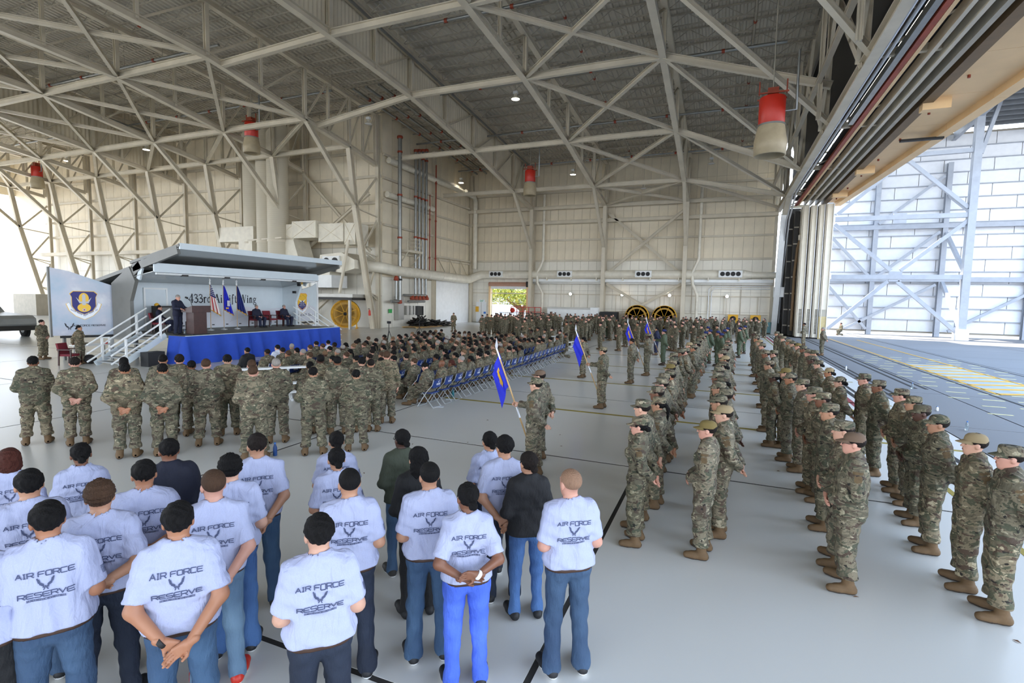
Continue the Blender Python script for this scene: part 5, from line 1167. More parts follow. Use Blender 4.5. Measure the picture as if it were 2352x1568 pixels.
def stand_flag(x, y, lab, cloth, mats):
    f = empty('flag', (x, y, ZS), 0, lab, 'flag'); MB().lathe([(.16, 0), (.16, .02), (.05, .06), (.02, .1)], (x, y, ZS), 14).obj('stand', 'chrome', f); MB().tube((x, y, ZS + .05), (x, y, ZS + 2.35), .014, 8).obj('pole', 'pole_wood', f)
    MB().lathe([(.03, 0), (.045, .06), (.03, .16), (.05, .2), (.02, .3), (0, .33)], (x, y, ZS + 2.33), 8).obj('finial', 'white', f)
    V, F, n, m = flagcloth(None, (x, y, ZS + 2.3), 1.55, .52, int(x * 7) % 9, None, (.25, .97, 0))
    if cloth == 'us':
        fi = lambda i, k: 2 if (i < 6) else (0 if ((k * 13 // (n + 1)) % 2 == 0) else 1)
        mb = MB(); mb.add(V, F); mb.m = [fi(i, k) for i in range(m) for k in range(n)]; mb.sm = [True] * len(F); mb.obj('cloth', ['flag_red', 'flag_white', 'flag_navy'], f)
        mb = MB()
        for i in range(1, 6):
            for k in range(1, n, 2): p = np.array(V[i * (n + 1) + k + (i % 2) * 0]); mb.box(p + np.array([.012, 0, 0]), (.01, .02, .03))
        mb.obj('star_field', 'flag_white', f)
    else: MB().add(V, F, 0, True).obj('cloth', mats, f)
    mb = MB(); mb.path([np.array(V[m * (n + 1) + k]) for k in range(n + 1)], .022, 6); mb.obj('fringe', 'gold', f)
    if cloth == 'emblem':
        p = np.array(V[9 * (n + 1) + 13]); MB().box(p + np.array([.04, 0, 0]), (.02, .16, .3)).obj('emblem', 'silver', f); MB().box(p + np.array([.045, -.08, -.25]), (.02, .16, .07)).obj('emblem_ribbon', 'gold', f)
stand_flag(-24.2, 18.35, 'national flag of red and white stripes with star field on a gold-fringed pole on stage', 'us', None); stand_flag(-24.2, 19.1, 'bright blue ceremonial flag with a silver emblem hanging on a stage pole', 'emblem', 'flag_blue'); stand_flag(-24.2, 19.9, 'dark blue ceremonial flag with gold fringe, third on the stage', 'navy', 'flag_navy')
def armchair(x, y, z, rz, lab, g='maroon armchairs'):
    c = empty('armchair', (0, 0, 0), 0, lab, 'chair', g)
    MB().box((0, .02, .43), (.52, .5, .09)).obj('seat', 'maroon', c); MB().add([(a, -.22 - .1 * (z_ > .6), z_) for z_ in (.46, .92) for a in (-.25, .25)] + [(a, -.29 - .1 * (z_ > .6), z_) for z_ in (.46, .92) for a in (-.25, .25)], [(0, 1, 3, 2), (4, 6, 7, 5), (0, 2, 6, 4), (1, 5, 7, 3), (2, 3, 7, 6), (0, 4, 5, 1)]).obj('backrest', 'maroon', c)
    for s in (-1, 1):
        MB().bar((s * .28, .22, 0), (s * .28, .22, .64), .045).obj('leg', 'wood_dark', c); MB().bar((s * .27, -.28, 0), (s * .27, -.25, .66), .045).obj('leg', 'wood_dark', c); MB().bar((s * .29, -.3, .66), (s * .29, .26, .66), .06, .04).obj('armrest', 'wood_dark', c)
    c.location = (x, y, z); c.rotation_euler = (0, 0, rz); return c
armchair(-24.75, 21.6, ZS, -PI / 2, 'maroon armchair on stage under the middle seated officer'); armchair(-24.7, 22.55, ZS, -PI / 2, 'empty maroon armchair on stage between two seated officers'); armchair(-24.55, 23.4, ZS, -PI / 2, 'maroon armchair on stage under the officer at the far end'); armchair(-24.4, 15.9, ZS, -PI * .25, 'maroon armchair on stage by the doorway, behind the handrails')
armchair(-25.3, 12.75, 0, -PI * .35, 'empty maroon armchair on the hangar floor near the steps')
b = empty('sound_cabinet', (-25.4, 17.2, ZS), 0, 'tall dark equipment case standing in the stage doorway', 'case')
MB().box((-25.4, 16.9, ZS + .62), (.5, 1.1, 1.2)).obj('body', 'dark', b); MB().box((-25.13, 16.9, ZS + .62), (.03, .95, 1.05)).obj('front', 'trailer_dark', b)
for y in (16.45, 17.4): MB().lathe([(.1, 0), (.12, .06), (.06, .13), (0, .15)], (-25.4, y, ZS + 1.22), 10).obj('cap_on_top', 'gold', b)
tag(MB().box((-25.0, 17.8, ZS + .22), (.28, .26, .44)).obj('monitor_speaker', 'black', loc=(-25, 17.8, ZS)), 'small black floor speaker beside the dark case on stage', 'speaker')
# table, bag, case by the steps
t = empty('folding_table', (-25.6, 14.3, 0), 0, 'white folding table with cluttered top beside the stage steps', 'table')
MB().box((-26.0, 14.0, .73), (.75, 1.5, .04)).obj('table_top', 'white', t)
for y in (13.4, 14.6):
    for x in (-26.3, -25.7): MB().bar((x, y, 0), (x, y, .72), .03).obj('leg', 'galv', t)
tag(MB().lathe([(.05, .75), (.06, .87), (.05, .87), (0, .86)], (-25.8, 14.4, 0), 10).obj('cup', 'red_paint', loc=(-25.8, 14.4, .75)), 'red cup on the white folding table', 'cup')
tag(MB().box((-26.1, 13.7, .79), (.3, .25, .08)).obj('camouflage_cap', 'camo', loc=(-26.1, 13.7, .75)), 'folded camouflage cap lying on the white folding table', 'cap')
tag(MB().lathe([(.1, 0), (.2, .04), (.24, .16), (.22, .3), (.08, .38)], (0, 0, 0), 14, 0, 'z', 1.6, .8).obj('duffel_bag', 'black'), 'black duffel bag on the floor under the table by the steps', 'bag').location = (-25.2, 13.4, 0)
tag(MB().box((-22.3, 14.2, .3), (.5, .7, .6)).obj('equipment_case', 'black', loc=(-22.3, 14.2, 0)), 'black box on the floor against the blue skirt by the steps', 'case')
# loudspeaker, camera tripod, truck
sp = empty('loudspeaker', (-23.0, 36, 0), 0, 'black loudspeaker on a tripod stand beyond the audience', 'speaker')
MB().tube((-23, 36, .1), (-23, 36, 1.7), .02, 8).obj('pole', 'black', sp)
for k in range(3): a = k * 2.1; MB().bar((-23 + .5 * math.cos(a), 36 + .5 * math.sin(a), .0), (-23, 36, .7), .025).obj('leg', 'black', sp)
MB().box((-23, 36, 2.05), (.5, .45, .75)).obj('cabinet', 'black', sp); MB().box((-22.8, 35.76, 2.05), (.4, .02, .66)).obj('grille', 'dark', sp)
tp = empty('camera_tripod', (-18.2, 25.2, 0), 0, 'black video camera on a tripod in front of the first row', 'tripod')
for k in range(3): a = k * 2.1 + .5; MB().bar((-18.2 + .38 * math.cos(a), 25.2 + .38 * math.sin(a), 0), (-18.2, 25.2, 1.15), .03).obj('leg', 'black', tp)
MB().tube((-18.2, 25.2, 1.0), (-18.2, 25.2, 1.55), .02, 8).obj('column', 'black', tp); MB().box((-18.2, 25.2, 1.62), (.2, .12, .14)).obj('camera', 'black', tp)
tk = empty('truck', (-45, 18.2, 0), 0, 'grey truck front with black tyre at the edge of the view beside the stage panel', 'truck')
mb = MB(); P = [(-41.9, .55), (-41.75, .9), (-41.8, 1.25), (-42.2, 1.45), (-45.5, 1.6), (-46.6, 2.3), (-49, 2.35), (-49.2, .6)]
mb.poly([(x, 17.3, z) for x, z in P], (0, 1, 0), 1.95); mb.obj('body', 'truck', tk)
for y in (17.25, 19.3):
    for x in (-43.3, -47.6): MB().lathe([(0, -.13), (.42, -.13), (.46, -.08), (.46, .08), (.42, .13), (0, .13)], (x, y, .46), 20, 0, 'y').obj('tyre', 'rubber', tk); MB().lathe([(0, -.145), (.2, -.145), (.24, -.12)], (x, y, .46), 14, 0, 'y').obj('hub', 'galv', tk)
    MB().lathe([(.50, -.02), (.66, -.02), (.66, .03), (.50, .03)], (-43.3, y, .5), 18, 0, 'y').obj('wheel_arch', 'rubber', tk)
MB().box((-41.7, 17.28, 1.15), (.2, .05, .14)).obj('marker_lamp', 'orange', tk); MB().box2((-41.9, 17.3, .5), (-41.6, 19.25, .8)).obj('bumper', 'dark', tk)
tag(MB().box2((-83, 36, 0), (-78, 38, 2.6)).obj('equipment_shed', 'steel_dark', loc=(-80, 37, 0)), 'grey equipment shed at the far end beyond the truck', 'shed')
# ================================================================== SERVICES ON THE WALLS
def ductpipe(name, label, pts, r, mt='duct', n=16, cat='duct', bands=True):
    d = empty(name, pts[0], 0, label, cat); MB().path(pts, r, n).obj('pipe', mt, d)
    if bands:
        for p, q in zip(pts[:-1], pts[1:]):
            p, q = np.array(p, float), np.array(q, float); L_ = np.linalg.norm(q - p)
            if L_ > 4:
                for k in range(1, int(L_ // 3)): c = p + (q - p) * k * 3 / L_; u = (q - p) / L_; MB().tube(c - u * .04, c + u * .04, r + .02, n).obj('band', mt, d)
    return d
cor = [(XS + .9, 42.5 - 1.2, 5.9), (XS + .9, 43, 5.75), (XS + .9, 58.6, 5.55), (XS + .95, 59.3, 5.6), (XS + 1.4, 60.2, 6.0), (XS + 2.0, 60.5, 6.25), (XS + 3, 60.55, 6.25), (1.9, 60.55, 6.25)]
dm = ductpipe('air_duct', 'large round cream air duct running round the pipe wall and far wall', [(-35.5, 40.3, 6.1), (-32.6, 40.5, 6.1)] + cor, .52, 'duct')
MB().tube((1.9, 60.55, 6.25), (2.7, 60.55, 6.2), .52, 14, 0, .33).obj('reducer', 'duct', dm); MB().tube((2.6, 60.55, 6.2), (5.6, 60.55, 6.2), .33, 14).obj('end_pipe', 'duct', dm)
for k, (x, n) in enumerate(((-26.95, 3), (-17.85, 3), (-8.54, 3), (.6, 4))):
    v = empty('air_vent', (x, 60, 6.3), 0, 'white air outlet box with %s round nozzles on the duct, %s along the far wall' % ('four' if n == 4 else 'three', ORD[k]), 'vent'); w = .52 * n + .25
    MB().box((x, 60.0, 6.3), (w, .35, .72)).obj('box', 'white', v)
    for j in range(n):
        c = x + (j - (n - 1) / 2) * .52; MB().lathe([(.22, -.02), (.22, .02), (.17, .03), (.0, -.01)], (c, 59.8, 6.3), 14, 0, 'y').obj('nozzle', 'black', v); MB().lathe([(.24, 0), (.2, -.03), (.2, .02)], (c, 59.8, 6.3), 14, 0, 'y').obj('nozzle_ring', 'dark', v)
for k in range(8): MB().box((-20.2 + k * 3.1, 60.4, 5.78), (.1, .5, .5)).obj('saddle', 'duct', dm)
# ventilation plant beside the inner corner
ah = empty('air_handler', (-37, 40, 3.3), 0, 'cream rectangular air handling unit on a mezzanine above the yellow fan', 'machine')
MB().box2((-40.5, 38.6, 3.75), (-37.2, 41, 6.6)).obj('cabinet', 'duct', ah); MB().box2((-37.2, 38.8, 3.9), (-34.6, 41, 5.1)).obj('lower_box', 'white', ah); MB().box2((-38.5, 38.9, 5.0), (-34.9, 41, 6.7)).obj('upper_box', 'duct', ah)
mb = MB(); mb.add([(x, y, z) for y in (38.7, 41) for x, z in ((-35.9, 7.0), (-33.3, 7.2), (-31.8, 6.5), (-31.8, 5.7), (-33.3, 5.3), (-35.9, 5.6))], [(0, 1, 2, 3, 4, 5), (11, 10, 9, 8, 7, 6)] + [(i, i + 6, (i + 1) % 6 + 6, (i + 1) % 6) for i in range(6)]); mb.obj('outlet_plenum', 'duct', ah)
MB().box((-34.4, 38.6, 6.35), (2.0, .25, 1.0)).obj('nozzle_box', 'white', ah)
for x in (-34.9, -33.9): MB().lathe([(.36, -.02), (.36, .02), (.3, .03), (0, -.01)], (x, 38.45, 6.35), 16, 0, 'y').obj('nozzle', 'black', ah)
MB().box((-34.3, 38.6, 5.5), (.7, .05, .2)).obj('nameplate', 'dark', ah)
mz = empty('mezzanine', (-37, 40, 3.2), 0, 'grey steel mezzanine floor carrying the air handler', 'platform')
MB().box2((-41, 38.4, 3.0), (-31.8, 41.3, 3.3)).obj('deck', 'duct_grey', mz); MB().box2((-41, 38.3, 2.75), (-31.8, 41.3, 2.98)).obj('soffit', 'dark', mz)
for x in (-40.8, -32.2): MB().bar((x, 38.5, 0), (x, 38.5, 3), .2).obj('post', 'duct_grey', mz)
MB().bar((-33.3, 38.4, 3.4), (-32.2, 38.4, 8.3), .2).obj('strut', 'steel', mz)
rd = empty('rectangular_duct', (-38, 40, 9), 0, 'cream rectangular duct with cross-broken panels beside the exhaust stacks', 'duct')
for a, b, z0, z1, y0, y1 in ((-41.8, -39.0, 8.4, 10.0, 38.6, 40.6), (-38.95, -36.0, 8.6, 10.2, 38.3, 40.6), (-35.95, -33.0, 8.2, 9.9, 38.6, 40.6), (-32.95, -31.7, 7.9, 9.9, 38.7, 40.6)):
    MB().box2((a, y0, z0), (b, y1, z1)).obj('section', 'duct', rd)
    for p, q in (((a, z0), (b, z1)), ((a, z1), (b, z0))): MB().bar((p[0], y0 - .01, p[1]), (q[0], y0 - .01, q[1]), .05, .03).obj('crease', 'panel', rd)
mb = MB(); mb.add([(x, y, z) for y in (38.5, 40.6) for x, z in ((-41.6, 8.5), (-39.0, 8.5), (-38.2, 6.2), (-42.6, 6.2))], [(0, 1, 2, 3), (7, 6, 5, 4), (0, 4, 5, 1), (1, 5, 6, 2), (2, 6, 7, 3), (3, 7, 4, 0)]); mb.obj('hood', 'duct', rd)
rd2 = empty('rectangular_duct', (-47, 40, 9), 0, 'cream rectangular duct section on the other side of the exhaust stacks', 'duct')
MB().box2((-49.4, 38.6, 8.5), (-44.4, 40.8, 10.0)).obj('section', 'duct', rd2); MB().box2((-46.5, 38.6, 6.5), (-44.6, 40.6, 8.5)).obj('drop', 'duct', rd2)
for k, (x, z) in enumerate(((-45.4, 20.2), (-43.0, 20.4), (-41.0, 19.6))):
    y = 39.6 - .5 * k; e = empty('exhaust_stack', (x, y, 5), 0, 'tall cream spiral-ribbed exhaust stack with slanted open top, %s from the corner' % ('third', 'second', 'first')[k], 'pipe', 'tall exhaust stacks')
    n = 20; r = 1.0; z = z * .965; V = [(x + r * math.cos(a), y + r * math.sin(a), 5.0) for a in np.arange(n) * 2 * PI / n] + [(x + r * math.cos(a), y + r * math.sin(a), z + .9 * math.cos(a) * .6) for a in np.arange(n) * 2 * PI / n]
    MB().add(V, [(i, (i + 1) % n, n + (i + 1) % n, n + i) for i in range(n)], 0, True).obj('shaft', 'spiral', e)
    MB().add([(a, b, c - .06) for a, b, c in V[n:]], [tuple(range(n))]).obj('opening', 'black', e); MB().tube((x, y, 8.3), (x, y, 8.5), r + .05, 20).obj('band', 'steel', e)
    for zz_ in np.arange(6, z - 1, 1.5): pass
MB().bar((-46.5, 38.9, 8.6), (-39.5, 37.6, 8.6), .14).obj('tie_bar', 'steel', e)
# vertical pipes on the pipe wall
def vpipe(x, y, z0, z1, r, lab, mt='galv', elbow=True):
    p = empty('standpipe', (x, y, z0), 0, lab, 'pipe', None); MB().tube((x, y, z0), (x, y, z1), r, 10).obj('pipe', mt, p)
    for z in np.arange(z0 + 2, z1, 4.2): MB().tube((x, y, z), (x, y, z + .18), r + .05, 10).obj('coupling', 'rust' if int(z) % 2 else 'dark', p)
    if elbow: MB().lathe([(r + .06, -.12), (r + .1, 0), (r + .06, .14), (0, .18)], (x, y, z1), 10).obj('elbow', 'rust', p)
vpipe(XS + .9, 43.9, 2.8, 18.9, .2, 'thick grey standpipe with red elbow nearest the inner corner')
for k, y in enumerate((46.9, 47.6, 48.3, 49.0)): vpipe(XS + .8, y, 3.2, 18.4 + .2 * k, .14, 'grey standpipe in the group of four on the pipe wall, the %s from the corner' % ORD[k])
vpipe(XS + .7, 49.9, 5.5, 14.5, .06, 'thin red standpipe beside the group of four', 'rust', False); vpipe(XS + .7, 51.2, 5.5, 18, .07, 'thin red standpipe by the middle column', 'rust', False)
vv = empty('valve_manifold', (XS + 1, 47.5, 3), 0, 'cluster of red valves at the foot of the standpipes', 'valves')
for k, y in enumerate((46.2, 46.9, 47.6, 48.3, 49.0)): MB().lathe([(.12, -.25), (.26, -.22), (.26, .0), (.18, .1), (.1, .3)], (XS + .9, y, 3.1), 10).obj('valve', 'rust', vv)
MB().tube((XS + .9, 44.6, 3.35), (XS + .9, 48.8, 3.35), .12, 8).obj('header_pipe', 'galv', vv); MB().tube((XS + .9, 45.4, 2.7), (XS + .9, 48.6, 2.7), .12, 8).obj('header_pipe', 'galv', vv)
vw = empty('valve_manifold', (XS + 1, 43.6, 2.8), 0, 'pair of red valves on the thick standpipe by the corner', 'valves')
for y, z in ((43.3, 5.0), (43.9, 2.7)): MB().lathe([(.12, -.25), (.26, -.2), (.22, .1), (.1, .25)], (XS + .9, y, z), 10).obj('valve', 'rust', vw)
MB().tube((XS + .9, 42.4, 2.7), (XS + .9, 43.9, 2.7), .15, 8).obj('branch', 'galv', vw); MB().tube((XS + .9, 43.3, 2.9), (XS + .9, 43.3, 5), .12, 8).obj('branch', 'galv', vw)
for k, (z, ya, yb, dx) in enumerate(((16.4, 42.6, 61, .5), (13.1, 42.4, 51, .45))): ductpipe('wall_pipe', 'horizontal cream pipe high on the pipe wall, %s' % ('above' if k == 0 else 'below'), [(XS + dx, ya, z), (XS + dx, yb, z)], .3, 'duct', 12, 'pipe')
ductpipe('corner_pipe', 'cream pipe running down the far inner corner', [(XS + .9, 58, 16.4), (XS + .9, 60.4, 16.2), (XS + 1.0, 60.6, 15.6), (XS + 1.0, 60.6, 7)], .3, 'duct', 12, 'pipe')
for k, (x, zz_) in enumerate(((-20.9, 16), (-2.7, 16.5))): ductpipe('rain_leader', 'cream downpipe with a dogleg on the far wall, %s' % ('by the roll-up door' if k == 0 else 'near the hangar doors'), [(x, 60.7, zz_), (x, 60.7, 8), (x - .6, 60.2, 6.4), (x - .5, 60.2, 5.2), (x, 60.7, 4), (x, 60.7, 0)], .17, 'duct', 10, 'pipe', False)
for k, (y, z) in enumerate(((45.5, 8),)):
    pf = empty('service_platform', (XS + 1, y, z), 0, 'small railed service platform high on the pipe wall', 'platform'); MB().box2((XS + .2, 44.3, 7.7), (XS + 1.6, 47.0, 7.95)).obj('deck', 'steel', pf)
    for yy_ in (44.4, 45.7, 46.9): MB().bar((XS + 1.5, yy_, 7.9), (XS + 1.5, yy_, 9.1), .06).obj('post', 'steel', pf)
    for z_ in (8.3, 8.7, 9.1): MB().bar((XS + 1.5, 44.4, z_), (XS + 1.5, 46.9, z_), .05).obj('rail', 'steel', pf)
    for yy_ in (44.5, 46.8): MB().bar((XS + .2, yy_, 6.2), (XS + 1.5, yy_, 7.7), .08).obj('bracket', 'steel', pf)
# electric boxes, switch gear on the pipe wall
for k, y in enumerate((44.6, 45.6)): pass
for k, y in enumerate((46.0, 46.7, 47.4, 48.1)):
    tag(MB().box((XS + .35, y, 1.75), (.3, .5, .95)).obj('switch_box', 'duct_grey', loc=(XS + .35, y, 1.3)), 'grey switch box on the pipe wall, %s from the corner' % ORD[k], 'box', 'switch boxes')
tag(MB().box((XS + .35, 44.6, 2.0), (.5, 1.0, 2.4)).obj('electric_cabinet', 'duct_grey', loc=(XS + .35, 44.6, .8)), 'tall grey electrical cabinet on the pipe wall', 'cabinet')
tag(MB().box((XS + .2, 43.3, 1.7), (.06, .5, .4)).obj('green_sign', 'exit_green', loc=(XS + .2, 43.3, 1.5)), 'small green sign on the pipe wall near the corner', 'sign')
fe = empty('fire_extinguisher', (-31.2, 40.6, 1.4), 0, 'red fire extinguisher on the slanted corner leg', 'extinguisher'); MB().lathe([(.1, 0), (.11, .05), (.11, .45), (.05, .55), (.03, .62)], (-31.3, 40.24, 1.3), 10).obj('cylinder', 'red_paint', fe); MB().box((-31.3, 40.14, 1.95), (.1, .12, .06)).obj('handle', 'black', fe)
# net piles and pallets on the floor
def heap(name, lab, c, sx, sy, h, seed, mt, cat):
    r = np.random.default_rng(seed); mb = MB(); p = [(c[0] + sx * r.normal() * .4, c[1] + sy * r.normal() * .4, .05 + h * abs(r.normal()) * .35) for _ in range(120)]; mb.path(p, .07, 5); o = tag(mb.obj(name, mt, loc=c), lab, cat); return o
heap('cargo_net_heap', 'tall heap of dark cargo netting by the switch boxes', (XS + 1.6, 46.4, 0), 1.6, 1.2, 1.5, 3, 'dark', 'net'); heap('cargo_net_heap', 'long low heap of dark cargo netting along the pipe wall', (XS + 1.9, 49.6, 0), 1.4, 2.4, .7, 4, 'dark', 'net')
pl_ = empty('pallet', (XS + 2, 48, 0), 0, 'flat wooden pallet under the cargo nets', 'pallet')
for k in range(7): MB().box((XS + 1.9, 44.7 + k * 1.1, .1), (2.0, .9, .05)).obj('board', 'pole_wood', pl_)
for x in (-.8, .8): MB().box((XS + 1.9 + x, 48, .04), (.12, 7.6, .08)).obj('runner', 'pole_wood', pl_)
# far wall: roll-up door, walk door, signs, lamps
rdz = empty('door_1', (-25.6, 61, 0), 0, kind='structure')
MB().tube((-28.3, 60.9, 5.05), (-23.1, 60.9, 5.05), .28, 14).obj('roller', 'roller', rdz); MB().box2((-28.2, 61.0, 4.45), (-23.1, 61.1, 4.95)).obj('curtain_edge', 'white', rdz)
for x in (-28.25, -23.0): MB().box2((x - .14, 60.95, 0), (x + .14, 61.25, 4.9)).obj('guide_rail', 'soffit', rdz)
MB().box2((-23.1, 60.7, 4.7), (-22.7, 61.2, 5.4)).obj('motor', 'dark', rdz)
wd = empty('door_2', (-29.5, 61.2, 0), 0, kind='structure'); MB().box2((-30.3, 61.2, .02), (-28.8, 61.28, 2.7)).obj('leaf', 'white', wd); MB().box2((-29.57, 61.17, .02), (-29.53, 61.22, 2.7)).obj('meeting_stile', 'seam', wd); MB().box((-29.4, 61.15, 1.0), (.2, .05, .05)).obj('handle', 'dark', wd)
ex_ = empty('exit_sign', (-29.4, 61, 2.8), 0, 'small green exit sign above the white double door', 'sign'); MB().box((-29.4, 61.1, 2.85), (.75, .08, .32)).obj('plate', 'scroll', ex_); flat_quads(text_quads('EXIT', .2, .11, .03, .035), (-29.4, 61.05, 2.75), (1, 0, 0), (0, 0, 1), (0, -1, 0)).obj('lettering', 'exit_green', ex_)
tag(MB().box((-30.1, 61.1, 1.75), (.42, .12, .7)).obj('first_aid_box', 'yellow', loc=(-30.1, 61.1, 1.4)), 'yellow box mounted on the white double door wall', 'box'); tag(MB().box((-29.0, 61.12, 1.3), (.3, .04, .26)).obj('blue_sign', 'blueprint', loc=(-29, 61.1, 1.2)), 'small blue sign on the white double door', 'sign')
for k, x in enumerate((-17.3, -11.0, -5.65, .4)):
    l = empty('flood_lamp', (x, 61, 3.9), 0, 'glowing round flood lamp on the far wall, %s from the roll-up door' % ORD[k], 'lamp', 'wall flood lamps')
    MB().lathe([(0, 0), (.17, 0), (.19, .08), (.12, .25)], (x, 60.85, 3.92), 14, 0, 'y').obj('housing', 'duct_grey', l); MB().lathe([(0, -.03), (.15, -.02), (.15, 0)], (x, 60.83, 3.92), 14, 0, 'y').obj('lens', 'flood_lens', l); MB().tube((x, 61.15, 3.9), (x, 61.15, 1.6), .025, 6).obj('conduit', 'steel', l)
for k in range(14):
    x = -18.6 + k * 1.7; MB().tube((x, 61.18, 1.9), (x, 61.18, 3.9 if k % 3 else 5.1), .03, 6).obj('wall_conduit', 'steel', fw)
MB().tube((-18.8, 61.15, 1.95), (4.5, 61.15, 1.95), .035, 6).obj('wall_conduit', 'steel', fw); MB().path([(.0 - 2.0, 61.1, 0), (-2.0 + .6, 61.1, 0), (-1.2, 61.1, .3), (-1.2, 61.1, 4.4), (-.9, 61.1, 4.75), (4.6, 61.1, 4.75)], .06).obj('wall_conduit', 'white', fw)
MB().path([(-1.5, 61.1, .3), (-1.5, 61.1, 4.7), (-1.1, 61.1, 5.0), (4.6, 61.1, 5.0)], .06).obj('wall_conduit', 'white', fw)
for k in range(4): MB().box((-18.2 + k * 6.3, 61.05, 1.5), (.4, .12, .5)).obj('outlet_box', 'duct_grey', fw)
def big_fan(x, y, r, rz, lab):
    f = empty('drum_fan', (0, 0, 0), 0, lab, 'fan', 'large yellow drum fans'); c = r + .12
    MB().lathe([(r, -.32), (r + .05, -.34), (r + .05, .34), (r, .32), (r, -.32)], (0, 0, c), 32, 0, 'y').obj('drum', 'yellow', f)
    for k in range(8):
        a = k * PI / 4 + .4; MB().bar((0, -.33, c), (r * math.cos(a), -.33, c + r * math.sin(a)), .06 if k % 2 else .05, .04).obj('guard_spoke', 'yellow', f)
    for q in (.3, .5, .7, .85): MB().lathe([(r * q, -.345), (r * q + .012, -.33), (r * q, -.32)], (0, 0, c), 28, 0, 'y').obj('guard_ring', 'mesh_yellow', f)
    MB().lathe([(0, .0), (r, .0), (r, .02), (0, .02)], (0, -.26, c), 32, 0, 'y').obj('mesh_guard', 'mesh_yellow', f)
    for k in range(5):
        a = k * 2 * PI / 5; p = np.array([math.cos(a), 0, math.sin(a)]); s_ = np.array([-math.sin(a), 0, math.cos(a)]); o_ = np.array([0, 0, c])
        MB().add([o_ + p * .15 + s_ * .12 + [0, -.1, 0], o_ + p * .15 - s_ * .12 + [0, .1, 0], o_ + p * r * .92 - s_ * .42 + [0, .12, 0], o_ + p * r * .92 + s_ * .42 + [0, -.12, 0]], [(0, 1, 2, 3)]).obj('blade', 'mesh_yellow', f)
    MB().lathe([(0, -.4), (.16, -.38), (.16, .3), (0, .32)], (0, 0, c), 14, 0, 'y').obj('motor', 'black', f)
    for s in (-1, 1): MB().bar((s * r * .8, -.5, .06), (s * r * .8, .5, .06), .1).bar((s * r * .8, 0, .06), (s * r * .75, 0, c - r * .5), .1).obj('stand', 'yellow', f)
    f.location = (x, y, 0); f.rotation_euler = (0, 0, rz)
big_fan(-33.6, 39.6, 1.3, .5, 'big yellow drum fan under the mezzanine beside the stage'); big_fan(-9.0, 59.6, 1.3, 0, 'big yellow drum fan at the far wall, the brighter of the pair'); big_fan(-6.0, 59.8, 1.3, 0, 'big yellow mesh-guarded drum fan at the far wall, nearer the hangar doors')
tr = empty('storage_trailer', (-16.6, 59.6, 0), 0, 'long low white storage unit against the far wall', 'container'); MB().box2((-19.6, 59.0, .15), (-13.5, 60.4, 2.1)).obj('body', 'white', tr); MB().box2((-19.6, 58.9, 2.1), (-14.3, 60.5, 2.3)).obj('lid', 'duct_grey', tr); MB().box2((-14.3, 58.9, .15), (-13.4, 60.4, 2.35)).obj('end_unit', 'white', tr)
tag(MB().box2((-13.2, 59.2, 0), (-11.2, 60.2, 1.9)).obj('black_crate', 'black', loc=(-12, 59.5, 0)), 'black crate beside the white storage unit', 'crate')
lf = empty('lift_basket', (-22, 59.6, 0), 0, 'red railed lift basket parked beside the roll-up door', 'lift')
for z in (1.05, 1.65, 2.2): MB().bar((-24.2, 58.6, z), (-20.3, 58.6, z), .07).obj('rail', 'red_paint', lf)
for x in np.linspace(-24.2, -20.3, 6): MB().bar((x, 58.6, .3), (x, 58.6, 2.2), .07).obj('post', 'red_paint', lf)
MB().box2((-24.2, 58.6, .3), (-20.3, 60, .8)).obj('chassis', 'dark', lf); MB().lathe([(.0, 0), (.3, 0), (.3, .2), (0, .2)], (-24.0, 58.5, 1.8), 10, 0, 'y').obj('reel', 'red_paint', lf)
fc = empty('barrier_fence', (-23, 58, 0), 0, 'black slatted barrier in front of the red lift basket', 'fence')
for k in range(26): MB().box((-25.5 + k * .25, 58.2, .85), (.04, .03, 1.3)).obj('slat', 'black', fc)
for z in (.2, 1.5): MB().box((-22.4, 58.2, z), (6.4, .05, .06)).obj('rail', 'black', fc)
for k, x in enumerate((1.1, 3.3)):
    yb_ = empty('heater_unit', (x, 60.4, 0), 0, 'square yellow blower unit on the far wall bench, %s from the hangar doors' % ('second' if k == 0 else 'first'), 'machine'); MB().box((x, 60.4, 1.5), (1.0, .6, .9)).obj('body', 'yellow', yb_); MB().lathe([(0, 0), (.3, 0), (.3, .05), (.0, .06)], (x, 60.05, 1.5), 12, 0, 'y').obj('fan_opening', 'black', yb_); MB().box((x, 60.4, .55), (1.1, .6, 1.0)).obj('stand', 'dark', yb_)
tag(MB().box((4.3, 60.2, .7), (1.6, .6, 1.1)).obj('teal_bin', 'bottle_teal', loc=(4.3, 60.2, .1)), 'teal bin at the far wall next to the hangar doors', 'bin')
# tree and pale building seen through the roll-up door
tree = empty('tree', (-31.5, 82, 0), 0, 'broad live oak seen through the roll-up door', 'tree')
mb = MB(); mb.path([(-32, 82, -.1), (-31.9, 82, .9), (-31.8, 82, 1.5)], [.55, .45, .5], 10)
r = np.random.default_rng(5); tips = []
for k in range(9):
    a = k * .75; e = np.array([-31.8 + 4.2 * math.cos(a), 82 + 3 * math.sin(a), 3.9 + 1.6 * r.random()]); mb.path([(-31.8, 82, 1.3), np.array([-31.8, 82, 1.5]) * .5 + e * .5 + [0, 0, -.3], e], [.34, .2, .1], 7); tips.append(e)
mb.obj('trunk', 'bark', tree)
k = NT('oak_leaf'); g = k.n('ShaderNodeNewGeometry'); k.base(k.ramp(k.noise(g.outputs['Position'], 1.4, 3), [(.35, sr(70, 92, 30)), (.5, sr(150, 160, 50)), (.65, sr(214, 200, 90))])); M['oak_leaf'] = k.m
